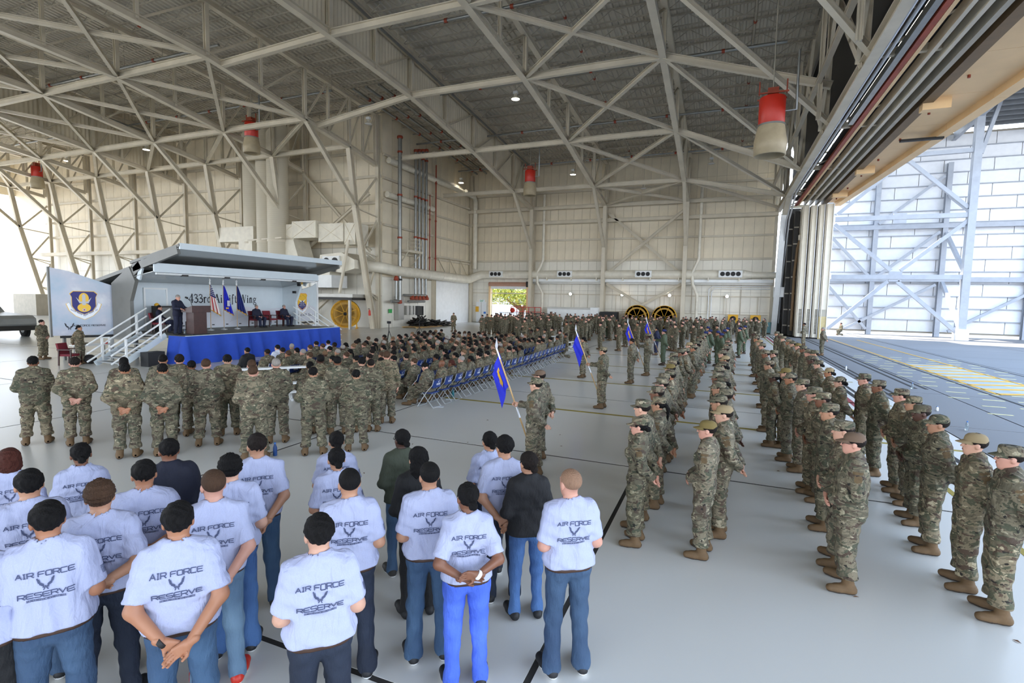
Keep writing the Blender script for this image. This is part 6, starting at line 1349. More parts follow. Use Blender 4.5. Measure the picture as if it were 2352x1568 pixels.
c0 = np.concatenate([np.array(tips), np.array([[-34 + 4.2 * math.cos(a), 81.5 + 2.5 * math.sin(a), 3.9 + .9 * math.sin(a * 3)] for a in np.arange(0, 6.2, .4)])]); N = 9000
cc = c0[r.integers(0, len(c0), N)] + r.normal(size=(N, 3)) * [.9, .9, .7]; cc[:, 2] = np.maximum(cc[:, 2], 2.3)
u = r.normal(size=(N, 3)); u /= np.linalg.norm(u, axis=1)[:, None]; w = np.cross(u, r.normal(size=(N, 3))); w /= np.linalg.norm(w, axis=1)[:, None]; s_ = (.10 + .10 * r.random(N))[:, None]
V = np.stack([cc - u * s_, cc + w * s_ * .6, cc + u * s_, cc - w * s_ * .6], 1).reshape(-1, 3)
me = npmesh('foliage', V - np.array([-31.5, 82, 0]), np.arange(4 * N).reshape(N, 4)); me.materials.append(M['oak_leaf']); lo_ = inst('foliage', me, (0, 0, 0), tree); lo_['kind'] = 'stuff'
tag(MB().box2((-52, 96, 0), (-30, 99, 5)).obj('pale_building', 'shed_panel', loc=(-40, 97, 0)), 'pale low building beyond the oak outside the roll-up door', 'building')
# ================================================================== CEILING SERVICES
def foam(x, y, ztop, s, lab):
    f = empty('foam_generator', (x, y, ztop), 0, lab, 'machine', 'red foam generators hung from the roof')
    MB().lathe([(.52 * s, 0), (.54 * s, -.05 * s), (.54 * s, -1.15 * s), (.5 * s, -1.2 * s)], (x, y, ztop), 20).obj('red_drum', 'red_paint', f)
    MB().lathe([(.55 * s, -1.18 * s), (.56 * s, -1.26 * s), (.68 * s, -1.9 * s), (.66 * s, -2.5 * s), (.60 * s, -2.52 * s), (.5 * s, -1.3 * s)], (x, y, ztop), 22).obj('cone', 'tan_cone', f)
    MB().tube((x, y, ztop - 1.24 * s), (x, y, ztop - 1.17 * s), .58 * s, 20).obj('clamp_ring', 'galv', f)
    for a in (-1, 1): MB().bar((x + a * .55 * s, y, ztop + .15 * s), (x + a * .55 * s, y, ztop + .75 * s), .06).bar((x - .6 * s, y + a * .4 * s, ztop + .1 * s), (x + .6 * s, y + a * .4 * s, ztop + .1 * s), .07).obj('hanger', 'rust', f)
    MB().path([(x + .5 * s, y, ztop - .6 * s), (x + .95 * s, y, ztop - .6 * s), (x + .95 * s, y, ztop + 2.2)], .06, 8).obj('feed_pipe', 'galv', f); MB().box((x, y, ztop + .2), (.5, .5, .5)).obj('control_box', 'rust', f)
    MB().tube((x, y, ztop + .3), (x, y, zd(y)), .03, 6).obj('drop_rod', 'steel_dark', f)
def at_px(px, py, Y_): d = ray(px, py); t = Y_ / d[1]; return np.array([d[0] * t, Y_, HCAM + d[2] * t])
for px, py, Y_, s, lab in ((577, 283, 33, 1.0, 'red and tan foam generator hanging over the stage corner'), (84, 383, 36, 1.0, 'red and tan foam generator hanging at the far stage end'), (1218, 392, 50, 1.0, 'red and tan foam generator hanging in front of the far wall'), (1775, 225, 30, 1.15, 'red and tan foam generator hanging near the doorway')):
    p = at_px(px, py, Y_); foam(p[0], Y_, p[2], s, lab)
for k, (px, py, Y_, lit) in enumerate(((1184, 228, 38, 0), (846, 285, 38, 0), (1059, 420, 57, 1), (1316, 401, 57, 1), (1634, 376, 55, 0), (336, 344, 36, 1), (154, 370, 36, 1), (1478, 433, 58, 0), (8, 165, 26, 0))):
    p = at_px(px, py, Y_); l = empty('high_bay_lamp', p, 0, 'bell-shaped high bay lamp under the roof, ' + ('over the middle bays', 'near the inner corner', 'lit, high beside the pipe wall', 'lit, by the far wall', 'near the doorway side of the far wall', 'lit, over the stage end of the back wall', 'lit, above the shield panel', 'in front of the X-braced wall bay', 'far over the stage bays')[k], 'lamp', 'high bay lamps')
    MB().lathe([(.12, .42), (.14, .2), (.3, .06), (.36, 0), (.33, .0), (.1, .2)], p, 16).obj('reflector', 'duct', l); MB().lathe([(0, -.005), (.3, .0), (.3, .03)], p, 14).obj('lens', 'lamp_lens' if lit or k == 0 else 'white', l); MB().box(p + [0, 0, .5], (.34, .24, .2)).obj('ballast', 'white', l)
    MB().tube(p + [0, 0, .55], (p[0], Y_, zd(Y_) + .2), .018, 6).obj('stem', 'steel_dark', l)
for k, (x0, x1, y) in enumerate(((-30.8, 3, 47.5), (-30.8, 3, 38.2), (-20, 3, 29.5), (-31, -80, 35), (-34, -80, 27), (-30.8, 3.5, 56.8))):
    z = zd(y) - 1.6; p = empty('sprinkler_main', (x0, y, z), 0, 'grey overhead sprinkler main, ' + ('second from the far wall', 'third from the far wall', 'over the formation', 'over the stage bays nearest the stacks', 'over the stage bays further out', 'closest to the far wall')[k], 'pipe', 'overhead sprinkler mains')
    MB().tube((x0, y, z), (x1, y, z), .10, 8).obj('pipe', 'galv', p)
    for x in np.arange(min(x0, x1) + 3, max(x0, x1), 4.5): MB().tube((x - .1, y, z), (x + .1, y, z), .14, 8).obj('coupling', 'rust', p); MB().tube((x + 1, y, z), (x + 1, y, zd(y)), .02, 5).obj('hanger_rod', 'steel_dark', p)
for k, x in enumerate((-29.6, -28.3, -27.0, -38, -52, -10, 1.0)):
    ya, yb_ = (36, 59.5) if k < 3 else (14, 38 if x < -31 else 58); p = empty('sprinkler_branch', (x, ya, 20), 0, 'pipe run along the roof slope, ' + ('first beside the pipe wall', 'second beside the pipe wall', 'third beside the pipe wall', 'over the exhaust stack bay', 'over the stage bays', 'over the middle of the formation', 'over the doorway ranks')[k], 'pipe', 'pipes along the roof slope')
    MB().tube((x, ya, zd(ya) - 1.2), (x, yb_, zd(yb_) - 1.2), .11 if k < 3 else .07, 8).obj('pipe', 'galv' if k < 3 else 'steel_dark', p)
    for y in np.arange(ya + 2, yb_, 4): MB().tube((x, y, zd(y) - 1.2), (x, y + .2, zd(y) - 1.214), .15 if k < 3 else .1, 8).obj('coupling', 'rust', p)
# ================================================================== PEOPLE AND CHAIRS
LOW = dict(res=.020, hands=True)
TT = {}
def tp_(k, *a, **kw): TT[k] = setup_mats(build(k, *a, **kw))
tp_('rest', 'rest', yaw=.12, seed=3, res=.0135); tp_('restb', 'rest', yaw=-.1, seed=13, heavy=.6, feet=.16, res=.0135); tp_('resthi', 'rest_hi', yaw=.3, seed=23, feet=.17, res=.0135)
tp_('restf', 'rest', fem=True, yaw=.1, seed=4, res=.0135); tp_('front', 'front', yaw=.15, seed=5, feet=.14, res=.0135); tp_('frontb', 'front', yaw=0, seed=15, heavy=.7, feet=.15, res=.0135); tp_('fold', 'fold', yaw=-.15, seed=6, feet=.16, res=.0135)
tp_('side', 'side', seed=7, res=.0135); tp_('bear', 'rest', bearer=True, seed=8, pitch=-.03, res=.0135)
tp_('sit', 'lap', sit=True, seed=2, res=.0165, yaw=.1); tp_('sit2', 'lap', sit=True, seed=9, res=.0165, yaw=-.3, lean=-.06, heavy=.3); tp_('sitf', 'lap', sit=True, fem=True, seed=10, res=.0165, yaw=.2); tp_('sitr', 'read', sit=True, seed=11, res=.015, lean=.16, pitch=.45)
tp_('kneel', 'front', kneel=True, seed=12, res=.0165)
tp_('suit', 'desk', kind='suit', seed=14, pitch=.3, res=.015); tp_('suitsit', 'lap', sit=True, kind='suit', seed=16, res=.015)
tp_('tee', 'rest', kind='tee', seed=20, res=.0105, yaw=.35, feet=.13); tp_('teeb', 'rest', kind='tee', seed=21, res=.0105, yaw=.1, heavy=.45, feet=.15); tp_('teef', 'rest_hi', kind='tee', fem=True, seed=22, res=.0105, yaw=.3)
tp_('teefr', 'front', kind='tee', seed=24, res=.0105, yaw=.3, feet=.13, flare=.012); tp_('teeffr', 'front', kind='tee', fem=True, seed=25, res=.0105, yaw=.2); tp_('teehi', 'rest_hi', kind='tee', seed=26, res=.0105, yaw=.15, feet=.14)
tp_('teebf', 'front', kind='tee', seed=29, res=.0105, yaw=.3, heavy=.4, feet=.15)
tp_('knitf', 'front', kind='knit', fem=True, seed=27, res=.0105, yaw=.35); tp_('knit', 'front', kind='knit', seed=28, res=.0115, yaw=.3)
D = math.radians
JE = dict(blue=sr(44, 66, 94), dark=sr(20, 29, 46), light=sr(84, 110, 136), mid=sr(50, 76, 106), bright=sr(66, 98, 200), sky=sr(58, 92, 142), black=sr(18, 18, 20))
# ---- the T-shirt group, back to the camera: head pixel, height, heading
def tee(px, py, h, T, hd, label, jeans, sk, hair, hc, **kw):
    p = gp(px, py, h * .985); return person(TT[T], p[0], p[1], D(hd), h, 0, sk, 'tee', hair, hc, label=label, group='recruits in grey T-shirts', legs=('jeans', ('denim',), JE[jeans]), **kw)
BLK, WHT = (('shoe', ('shoe_black', 'shoe_black')), None), (('shoe', ('shoe_black', 'sole_white')), None)
tee(20, 1035, 1.64, 'teef', 62, 'woman in grey lettered T-shirt with dark auburn bob, at the edge of the group', 'blue', 'light', 'bob', 'auburn')
tee(185, 1022, 1.65, 'teeffr', 56, 'woman in grey lettered T-shirt with low black bun, standing behind the curly-haired man', 'dark', 'brown', 'bun', 'black')
tee(66, 1085, 1.73, 'teefr', 56, 'man in grey T-shirt with short black hair in front of the auburn-haired woman', 'blue', 'tan', 'thick', 'black')
tee(330, 1062, 1.75, 'teehi', 52, 'man in grey T-shirt with short dark hair beside the navy jacket', 'dark', 'olive', 'short', 'black')
tee(228, 1110, 1.75, 'teehi', 50, 'man in grey T-shirt with curly dark brown hair, hands behind back', 'dark', 'tan', 'curly', 'brown')
tee(108, 1160, 1.77, 'teebf', 54, 'broad man in grey T-shirt with thick black hair, first at the front corner', 'blue', 'olive', 'thick', 'black')
tee(-70, 1195, 1.74, 'teebf', 56, 'person in grey T-shirt cut off at the picture edge, only the sleeve showing', 'black', 'tan', 'short', 'black')
t9 = tee(408, 1162, 1.77, 'teeb', 48, 'broad man in grey T-shirt clasping his hands behind his back, black wristband', 'mid', 'olive', 'thick', 'black')
tee(490, 1085, 1.76, 'tee', 48, 'man in grey T-shirt with short brown hair, light jeans and red shoes', 'light', 'pink', 'fade', 'brown', shoes=('shoe', ('red_paint', 'sole_white')))
tee(528, 1050, 1.76, 'teefr', 48, 'man in grey T-shirt with bushy black hair behind the brown-haired man', 'sky', 'light', 'curly', 'black')
tee(590, 1000, 1.77, 'tee', 46, 'man in grey T-shirt with straight dark hair, last of the line nearest the soldiers', 'mid', 'tan', 'short', 'dark')
tee(773, 995, 1.64, 'teeffr', 40, 'woman in grey T-shirt with black bun, hidden behind another woman with a bun', 'dark', 'tan', 'bun', 'black')
tee(773, 1033, 1.65, 'teeffr', 42, 'woman in grey T-shirt with black bun, directly behind the man with a close fade', 'dark', 'tan', 'bun', 'black')
tee(803, 1082, 1.75, 'teefr', 38, 'man in grey T-shirt with close faded haircut behind the black-haired front man', 'dark', 'tan', 'fade', 'black')
tee(733, 1190, 1.75, 'teefr', 44, 'man in grey T-shirt and navy jeans with thick black hair, alone in front', 'dark', 'light', 'thick', 'black')
tee(987, 1067, 1.74, 'teefr', 36, 'man in grey T-shirt and faded jeans with black fade, black and white trainers', 'mid', 'tan', 'fade', 'black', shoes=('shoe', ('shoe_black', 'sole_white')))
t20 = tee(1075, 1115, 1.68, 'teef', 34, 'woman in grey T-shirt and bright blue jeans with black bun, white watch', 'bright', 'brown', 'bun', 'black')
gw = tee(1125, 995, 1.64, 'teeffr', 34, 'woman in grey T-shirt with glasses and black bun behind the spiky-haired man', 'dark', 'tan', 'bun', 'black')
tee(1160, 1005, 1.74, 'tee', 30, 'man in grey T-shirt with spiky black hair and hands behind his back', 'dark', 'tan', 'thick', 'black')
tee(1312, 1083, 1.75, 'teefr', 34, 'bald man in grey T-shirt and faded straight jeans, standing on the dark floor joint', 'blue', 'pink', 'buzz', 'shaved', shoes=('shoe', ('shoe_black', 'sole_white')))
def knit(px, py, h, T, hd, label, name, col, legs, lcol, sk, hair, hc, **kw):
    p = gp(px, py, h * .985); return person(TT[T], p[0], p[1], D(hd), h, 0, sk, 'tee', hair, hc, label=label, top=(name, ('cloth', 'cloth'), col), legs=(legs, ('denim',), lcol), **kw)
knit(388, 1012, 1.72, 'knit', 52, 'person in plain navy jacket with short black hair behind the T-shirt group', 'jacket', sr(24, 28, 46), 'trousers', JE['black'], 'brown', 'short', 'black')
qw = knit(924, 990, 1.66, 'knitf', 44, 'woman in olive quilted jacket and blue jeans with sleek black bun', 'quilted_jacket', sr(62, 68, 54), 'jeans', JE['mid'], 'dark', 'bun', 'black', shoes=('shoe', ('dark', 'sole_white')))
knit(960, 1032, 1.68, 'knitf', 42, 'woman in black sweater and black trousers, all black, long dark hair', 'sweater', sr(18, 18, 20), 'trousers', JE['black'], 'tan', 'long', 'black', shoes=('shoe', ('shoe_black', 'shoe_black')))
knit(1215, 1042, 1.66, 'knitf', 32, 'woman in black zip jacket and mid-blue skinny jeans with dark low bun', 'zip_jacket', sr(22, 22, 25), 'jeans', JE['sky'], 'tan', 'bun', 'dark', shoes=('shoe', ('shoe_black', 'shoe_black')))
glasses(qw, 'knitf'); glasses(gw, 'teeffr')
def band(pers, T, side, mt, r=.036):
    w = np.array(T['wr'][side]); mb = MB(); mb.lathe([(r, -.014), (r + .004, 0), (r, .014)], (0, 0, 0), 14); o = mb.obj('wristband', mt); o.parent = pers; o.location = w.tolist(); o.rotation_euler = (0, (.9, -.9)[side], 0)
band(t9, TT['teeb'], 0, 'black'); band(t20, TT['teef'], 1, 'white')
# ---- standing soldiers on the left, backs to the camera
skins = ['light', 'pink', 'tan', 'olive', 'brown', 'dark', 'light', 'pink']
def sold(px, py, h, T, hd, label, sk='light', hair='fade', hc='dark', cap=None, capm='camo', group=None, **kw):
    p = gp(px, py, h * (.985 if not cap else .995)); return person(TT[T], p[0], p[1], D(hd), h, 0, sk, 'uniform', hair, hc, cap, capm, label, group, **kw)
G1 = 'bareheaded airmen standing behind the audience'
for px, py, h, T, hd, sk, hair, hc, lab in (
 (75, 820, 1.80, 'fold', 62, 'brown', 'short', 'black', 'airman in camouflage with folded arms, at the outer end of the standing line'),
 (171, 822, 1.80, 'rest', 58, 'pink', 'short', 'dark', 'airman in camouflage with dark hair, hands clasped at his back, second in the standing line'),
 (286, 836, 1.80, 'rest', 52, 'olive', 'short', 'black', 'airman in camouflage with black hair, elbows wide, in front of the stage steps'),
 (284, 822, 1.74, 'front', 52, 'dark', 'fade', 'black', 'airman in camouflage mostly hidden behind the wide-elbowed airman'),
 (373, 837, 1.78, 'rest', 50, 'olive', 'short', 'black', 'airman in pale faded camouflage holding a grey cap behind his back'),
 (374, 816, 1.78, 'fold', 50, 'tan', 'fade', 'black', 'airman in camouflage behind the one holding a grey cap'),
 (412, 816, 1.78, 'front', 50, 'pink', 'thick', 'dark', 'airman in camouflage with thinning crown beside the blue skirt corner'),
 (440, 830, 1.66, 'front', 50, 'brown', 'short', 'black', 'short airman in camouflage with black hair in the middle of the standing line'),
 (473, 826, 1.80, 'fold', 46, 'pink', 'fade', 'brown', 'airman in camouflage with brown fade and patch on the sleeve, mid standing line'),
 (522, 816, 1.80, 'front', 48, 'light', 'short', 'black', 'tall airman in camouflage with full black hair before the skirt'),
 (581, 842, 1.80, 'fold', 44, 'pink', 'fade', 'brown', 'broad airman in camouflage with brown crew cut, nearest the T-shirt group'),
 (578, 828, 1.78, 'front', 46, 'pink', 'fade', 'brown', 'airman in camouflage hidden behind the broad crew-cut airman'),
 (634, 825, 1.80, 'front', 44, 'pink', 'fade', 'grey', 'airman in camouflage with greying fade and one foot turned out'),
 (719, 845, 1.74, 'fold', 40, 'tan', 'short', 'black', 'slim airman in camouflage with black hair standing clear of the line'),
 (712, 832, 1.64, 'restf', 42, 'tan', 'bun', 'black', 'woman in camouflage with a dark bun behind the slim airman'),
 (736, 816, 1.80, 'resthi', 42, 'dark', 'fade', 'black', 'dark-skinned airman in camouflage near the white bench legs'),
 (775, 820, 1.78, 'front', 40, 'brown', 'fade', 'black', 'airman in camouflage behind the audience with black fade and wide shoulders'),
 (818, 851, 1.66, 'fold', 38, 'tan', 'short', 'black', 'short airman in camouflage with black hair and pale boots near the water bottles'),
 (831, 822, 1.74, 'front', 38, 'light', 'short', 'black', 'airman in camouflage behind the short airman at the chair rows'),
 (888, 808, 1.80, 'side', 34, 'pink', 'short', 'brown', 'tall airman in camouflage with brown hair at the end of the first chair row'),
 (852, 826, 1.70, 'front', 36, 'tan', 'fade', 'dark', 'airman in camouflage between the short and the tall airmen by the chairs')):
    sold(px, py, h, T, hd, lab, sk, hair, hc, None, 'camo', G1)
# two airmen left of the stage
sold(95, 735, 1.80, 'front', -62, 'airman in camouflage standing beside the shield panel, turned to the stage', 'pink', 'fade', 'dark'); sold(181, 748, 1.66, 'restf', -60, 'woman in camouflage with dark bun looking up at the stage beside the table', 'tan', 'bun', 'black')
# ---- the formation: ranks facing the stage
ranks = [
 ('first', [(1470, 955, 1.66, 'restf'), (1477, 914, 1.78, 'restb'), (1515, 908, 1.70, 'restf'), (1511, 883, 1.76, 'rest'), (1522, 864, 1.78, 'resthi'), (1526, 853, 1.76, 'rest'), (1540, 845, 1.82, 'rest'), (1541, 832, 1.76, 'restb'), (1544, 824, 1.76, 'rest'), (1548, 816, 1.76, 'restf'), (1548, 806, 1.76, 'rest'), (1564, 798, 1.74, 'rest'), (1575, 795, 1.78, 'resthi'), (1584, 782, 1.80, 'rest'), (1594, 788, 1.76, 'rest'), (1600, 779, 1.76, 'restf'), (1606, 773, 1.76, 'rest'), (1612, 766, 1.76, 'rest'), (1618, 762, 1.78, 'rest')]),
 ('second', [(1627, 962, 1.70, 'front'), (1665, 927, 1.78, 'rest'), (1654, 903, 1.78, 'frontb'), (1668, 889, 1.76, 'rest'), (1653, 873, 1.78, 'rest'), (1661, 860, 1.76, 'restf'), (1650, 851, 1.76, 'rest'), (1652, 838, 1.76, 'rest'), (1662, 826, 1.76, 'restf'), (1667, 813, 1.76, 'rest'), (1660, 800, 1.76, 'rest'), (1668, 790, 1.76, 'rest'), (1672, 781, 1.76, 'rest'), (1675, 772, 1.76, 'rest')]),
 ('third', [(1964, 990, 1.75, 'frontb'), (1940, 963, 1.76, 'front'), (1908, 923, 1.78, 'rest'), (1892, 897, 1.76, 'front'), (1872, 885, 1.78, 'front'), (1845, 866, 1.76, 'rest'), (1818, 852, 1.78, 'front'), (1806, 841, 1.76, 'rest'), (1780, 852, 1.64, 'restf'), (1768, 824, 1.76, 'rest'), (1778, 800, 1.76, 'rest'), (1760, 800, 1.76, 'front'), (1752, 784, 1.76, 'rest'), (1746, 776, 1.76, 'rest'), (1738, 768, 1.76, 'front'), (1740, 762, 1.76, 'rest'), (1732, 757, 1.76, 'rest')]),
 ('fourth', [(2325, 1020, 1.78, 'rest'), (2243, 992, 1.76, 'rest'), (2158, 949, 1.78, 'rest'), (2119, 926, 1.74, 'front'), (2100, 906, 1.74, 'front'), (2072, 889, 1.76, 'frontb'), (2020, 869, 1.78, 'rest'), (1987, 854, 1.78, 'rest'), (1931, 861, 1.68, 'restf'), (1906, 841, 1.66, 'restf'), (1881, 823, 1.70, 'restf'), (1866, 813, 1.76, 'rest'), (1872, 800, 1.76, 'rest'), (1858, 798, 1.76, 'rest'), (1846, 790, 1.76, 'rest'), (1834, 784, 1.76, 'front'), (1822, 779, 1.76, 'rest'), (1812, 775, 1.76, 'rest'), (1800, 768, 1.76, 'rest'), (1793, 762, 1.76, 'rest'), (1785, 757, 1.76, 'rest')])]
capcyc = ['patrol', 'patrol', 'ball', 'patrol', 'patrol', 'ball', 'patrol']
mm('cap_tan', sr(146, 128, 96), .85, var=.1); mm('cap_brown', sr(104, 84, 68), .85, var=.1); mm('cap_olive', sr(112, 96, 52), .85, var=.1); mm('cap_blue', sr(24, 38, 92), .8, var=.1); mm('bottle_white', sr(236, 240, 244), .4, var=0)
capn = {'patrol': 'patrol cap', 'ball': 'ball cap'}
for rn, L_ in ranks:
    for k, (px, py, h, T) in enumerate(L_):
        cp = capcyc[(k * 3 + len(rn)) % 7]; cm = 'camo' if cp == 'patrol' else ['camo', 'cap_tan', 'camo', 'cap_olive'][k % 4]
        if (rn, k) == ('second', 0): cp, cm = 'ball', 'cap_olive'
        if (rn, k) == ('third', 0): cp, cm = 'ball', 'cap_brown'
        if (rn, k) in (('first', 0), ('first', 2), ('fourth', 0), ('third', 1)): cp, cm = 'patrol', 'camo'
        fem = T == 'restf'; hair = ('pony' if (rn, k) in (('first', 2), ('third', 8)) else 'bun') if fem else 'fade'
        sk = skins[(k * 5 + len(rn)) % 8] if k > 2 else ('pink', 'light', 'tan')[k]
        col = {'camo': 'camouflage', 'cap_tan': 'tan', 'cap_olive': 'olive', 'cap_brown': 'brown'}[cm]
        sq_ = sold(px, py + 4, h, T, 84 + random.uniform(-5, 5), '%s in %s %s, %s from the near end of the %s rank' % ('woman' if fem else 'airman', col, capn[cp], ORD[k], rn), sk, hair, 'black' if fem else 'dark', cp, cm, 'formation of airmen in ranks')
        if k == 0: glasses(sq_, T)
# flight-suited and late members at the far end of the formation
G2 = 'airmen in green flight suits with blue flight caps'
fl_pts = [(1622, 761), (1632, 757), (1627, 750), (1650, 760), (1658, 765), (1665, 757), (1672, 752), (1700, 752), (1712, 748)]
for k, (px, py) in enumerate(fl_pts):
    p = gp(px, py, 1.76); person(TT['rest'], p[0], p[1], D(88), 1.76, 0, skins[k % 8], 'flight', 'fade', 'dark', 'flight', 'cap_blue', 'airman in green flight suit and blue flight cap, %s of the far-end cluster' % ORD[k], G2)
# guidon bearers and the people beside them
def guidon(px, py, h, label, flab, emblem, style='uniform', cap='patrol', capm='camo', sk='tan', blue='flag_blue', hd=84):
    p = gp(px, py, h * .995); P = person(TT['bear'], p[0], p[1], D(hd), h, 0, sk, style, 'fade', 'dark', cap, capm, label, 'guidon bearers')
    s = h / 1.75; a = D(hd); Rz = rotz(a); hold = Rz @ (np.array(TT['bear']['hold']) * s) + np.array([p[0], p[1], 0]); fw_ = Rz @ np.array([0, 1., 0]); d = fw_ * .42 + np.array([0, 0, 1.]); base = hold - d * hold[2]; tip = hold + d * 1.0
    f = empty('guidon', base, 0, flab, 'flag', 'squadron guidons'); MB().tube(base, hold + d * .8, .016, 8, 0).obj('staff', 'pole_wood', f); MB().tube(hold + d * .8, tip, .015, 8).obj('upper_staff', 'bottle_white', f); MB().tube(hold - d * .25, hold - d * .02, .018, 8).obj('ferrule', 'chrome', f)
    MB().lathe([(.02, 0), (.03, .05), (.015, .12), (0, .2)], tip, 8).obj('spearhead', 'silver', f)
    n, m = 14, 16; V = []; t0 = hold + d * .93; o = np.cross(d, [0, 1, 0]); o /= np.linalg.norm(o)
    for i in range(m + 1):
        t = i / m
        for k in range(n + 1):
            u = k / n; tail = .16 * abs(u - .5) * 2 * t ** 3
            V.append(t0 - d * (t * .50) + np.array([0, 0, -1]) * (.42 * u + tail * .8) + fw_ * (-.03 + .15 * u * (1 - .3 * t)) + np.array([0, 1., 0]) * (.035 * math.sin(u * 9 + 2 * t) * (.3 + u)))
    MB().add(V, [(i * (n + 1) + k, i * (n + 1) + k + 1, (i + 1) * (n + 1) + k + 1, (i + 1) * (n + 1) + k) for i in range(m) for k in range(n)], 0, True).obj('cloth', blue, f)
    if emblem:
        mb = MB()
        for i, k in ((4, 5), (7, 6), (8, 7), (9, 6), (10, 6), (5, 6)):
            for sgn in (-1, 1): mb.add([np.array(V[(i + a) * (n + 1) + k + b]) + np.array([0, sgn * .012, 0]) for a, b in ((0, 0), (0, 3), (2, 3), (2, 0))], [(0, 1, 2, 3)])
        mb.obj('emblem', 'gold', f)
    return P
g1 = guidon(1232, 868, 1.77, 'airman in glasses and patrol cap holding a blue and gold guidon, nearest the camera', 'blue guidon with gold emblem on a wooden staff, nearest the camera', True, sk='light')
guidon(1386, 797, 1.80, 'airman in camouflage cap gripping a plain blue guidon, second bearer', 'plain bright blue guidon on a brown staff, second from the camera', False, sk='tan')
guidon(1489, 766, 1.80, 'dark-skinned airman holding a blue guidon, third bearer from the camera', 'dark blue guidon with small gold emblem, third from the camera', True, sk='dark', blue='flag_blue')
guidon(1526, 757, 1.78, 'bearer in green flight suit and blue cap holding a light blue guidon', 'light blue guidon held by the flight-suited bearer', True, 'flight', 'flight', 'cap_blue', 'pink', 'flag_blue')
glasses(g1, 'bear')
sold(1241, 850, 1.78, 'rest', 84, 'airman in brown ball cap standing directly behind the bearer in glasses', 'light', 'fade', 'dark', 'ball', 'cap_brown'); sold(1341, 775, 1.66, 'restf', 84, 'woman in camouflage with dark hair beside the second guidon', 'tan', 'bun', 'black'); sold(1452, 778, 1.74, 'rest', 84, 'airman half hidden behind the third guidon', 'olive', 'fade', 'dark'); sold(1509, 752, 1.66, 'restf', 84, 'woman in plain navy uniform half hidden by the light blue guidon', 'tan', 'bun', 'black', top=('jacket', ('cloth', 'cloth'), sr(24, 30, 60)), legs=('trousers', ('cloth',), sr(24, 30, 60)))
sold(1848, 742, 1.76, 'front', 60, 'airman in camouflage standing alone in front of the stacked door leaves', 'tan', 'fade', 'black'); sold(1891, 752, 1.78, 'rest', 70, 'bareheaded airman standing alone outside beside the brick-coloured door foot', 'pink', 'fade', 'grey')
p = gp(1930, 770, 0); person(TT['kneel'], p[0], p[1], D(100), 1.75, 0, 'pink', 'uniform', 'fade', 'dark', label='airman crouching outside at the foot of the white shelter wall')
# ---- people on the stage
p = np.array([-22.75, 15.7]); person(TT['suit'], -22.62, 15.55, D(-78), 1.80, ZS, 'pink', 'suit', 'buzz', 'grey', label='officer in dark blue dress uniform reading a speech at the lectern')
for y, x, hd, lab in ((21.6, -24.72, -90, 'seated officer in dark blue dress uniform with medals, middle of the stage'), (23.4, -24.52, -90, 'seated officer in dark blue dress uniform at the far end of the stage'), (15.9, -24.38, -45, 'seated officer in dark blue dress uniform behind the stage handrails')):
    person(TT['suitsit'], x, y, D(hd), 1.76, ZS, 'pink', 'suit', 'fade', 'grey' if y > 20 else 'dark', label=lab, group='seated officers')
for x, y, hd, z in ((-24.72, 21.6, -90, 1.2), (-24.52, 23.4, -90, 1.2)):
    pass
# ---- folding chairs and the seated audience
def make_chair():
    c = empty('folding_chair', (0, 0, 0), 0, 'x', 'chair', 'blue folding chairs of the audience')
    MB().box((0, .0, .43), (.40, .38, .03)).obj('seat', 'chair_blue', c)
    mb = MB(); V = []
    for z in (.58, .68, .80):
        for u in np.linspace(-1, 1, 7): V.append((u * .21, -.225 - (z - .58) * .18 - .025 * (1 - u * u), z - .02 * u * u * (z > .7)))
    F = [(i * 7 + k, i * 7 + k + 1, (i + 1) * 7 + k + 1, (i + 1) * 7 + k) for i in range(2) for k in range(6)]; mb.add(V, F); mb.add([(x, y + .015, z) for x, y, z in V], F); br = mb.obj('backrest', 'chair_blue', c)
    mb = MB(); flat_quads([[(u, v) for u, v in q] for q in text_quads('C5', .055, .04, .012, .014) if True] if '5' in GL else wing_quads(.09), (.04, -.262, .715), (1, 0, 0), (0, -.18, 1), (0, -1, 0), .012, mb); flat_quads(text_quads('RESERVE', .045, .022, .006, .009), (.03, -.256, .655), (1, 0, 0), (0, -.18, 1), (0, -1, 0), .012, mb); mb.obj('back_print', 'logo_white', br)
    for s in (-1, 1):
        MB().path([(s * .215, .26, .02), (s * .215, -.02, .44), (s * .215, -.225, .66), (s * .21, -.27, .82)], .013, 6).obj('front_frame', 'chrome', c); MB().path([(s * .20, .12, .43), (s * .20, -.25, .012)], .013, 6).obj('rear_leg', 'chrome', c)
    MB().path([(-.20, -.25, .02), (.20, -.25, .02)], .011, 6).obj('floor_bar', 'chrome', c); MB().path([(-.21, .25, .03), (.21, .25, .03)], .011, 6).obj('front_bar', 'chrome', c); MB().path([(-.21, -.27, .82), (.21, -.27, .82)], .011, 6).obj('top_bar', 'chair_blue', c)
    return kids(c)
proto = make_chair(); used = [0]
rr = random.Random(3); NR = 9; hz = HCAM
rown = ['last', 'second-last', 'third-last', 'fourth-last', 'middle', 'fourth', 'third', 'second', 'front']
seat_styles = [('fade', 'dark'), ('fade', 'black'), ('short', 'dark'), ('fade', 'brown'), ('buzz', 'fair'), ('short', 'black'), ('fade', 'grey')]
nsit = 0
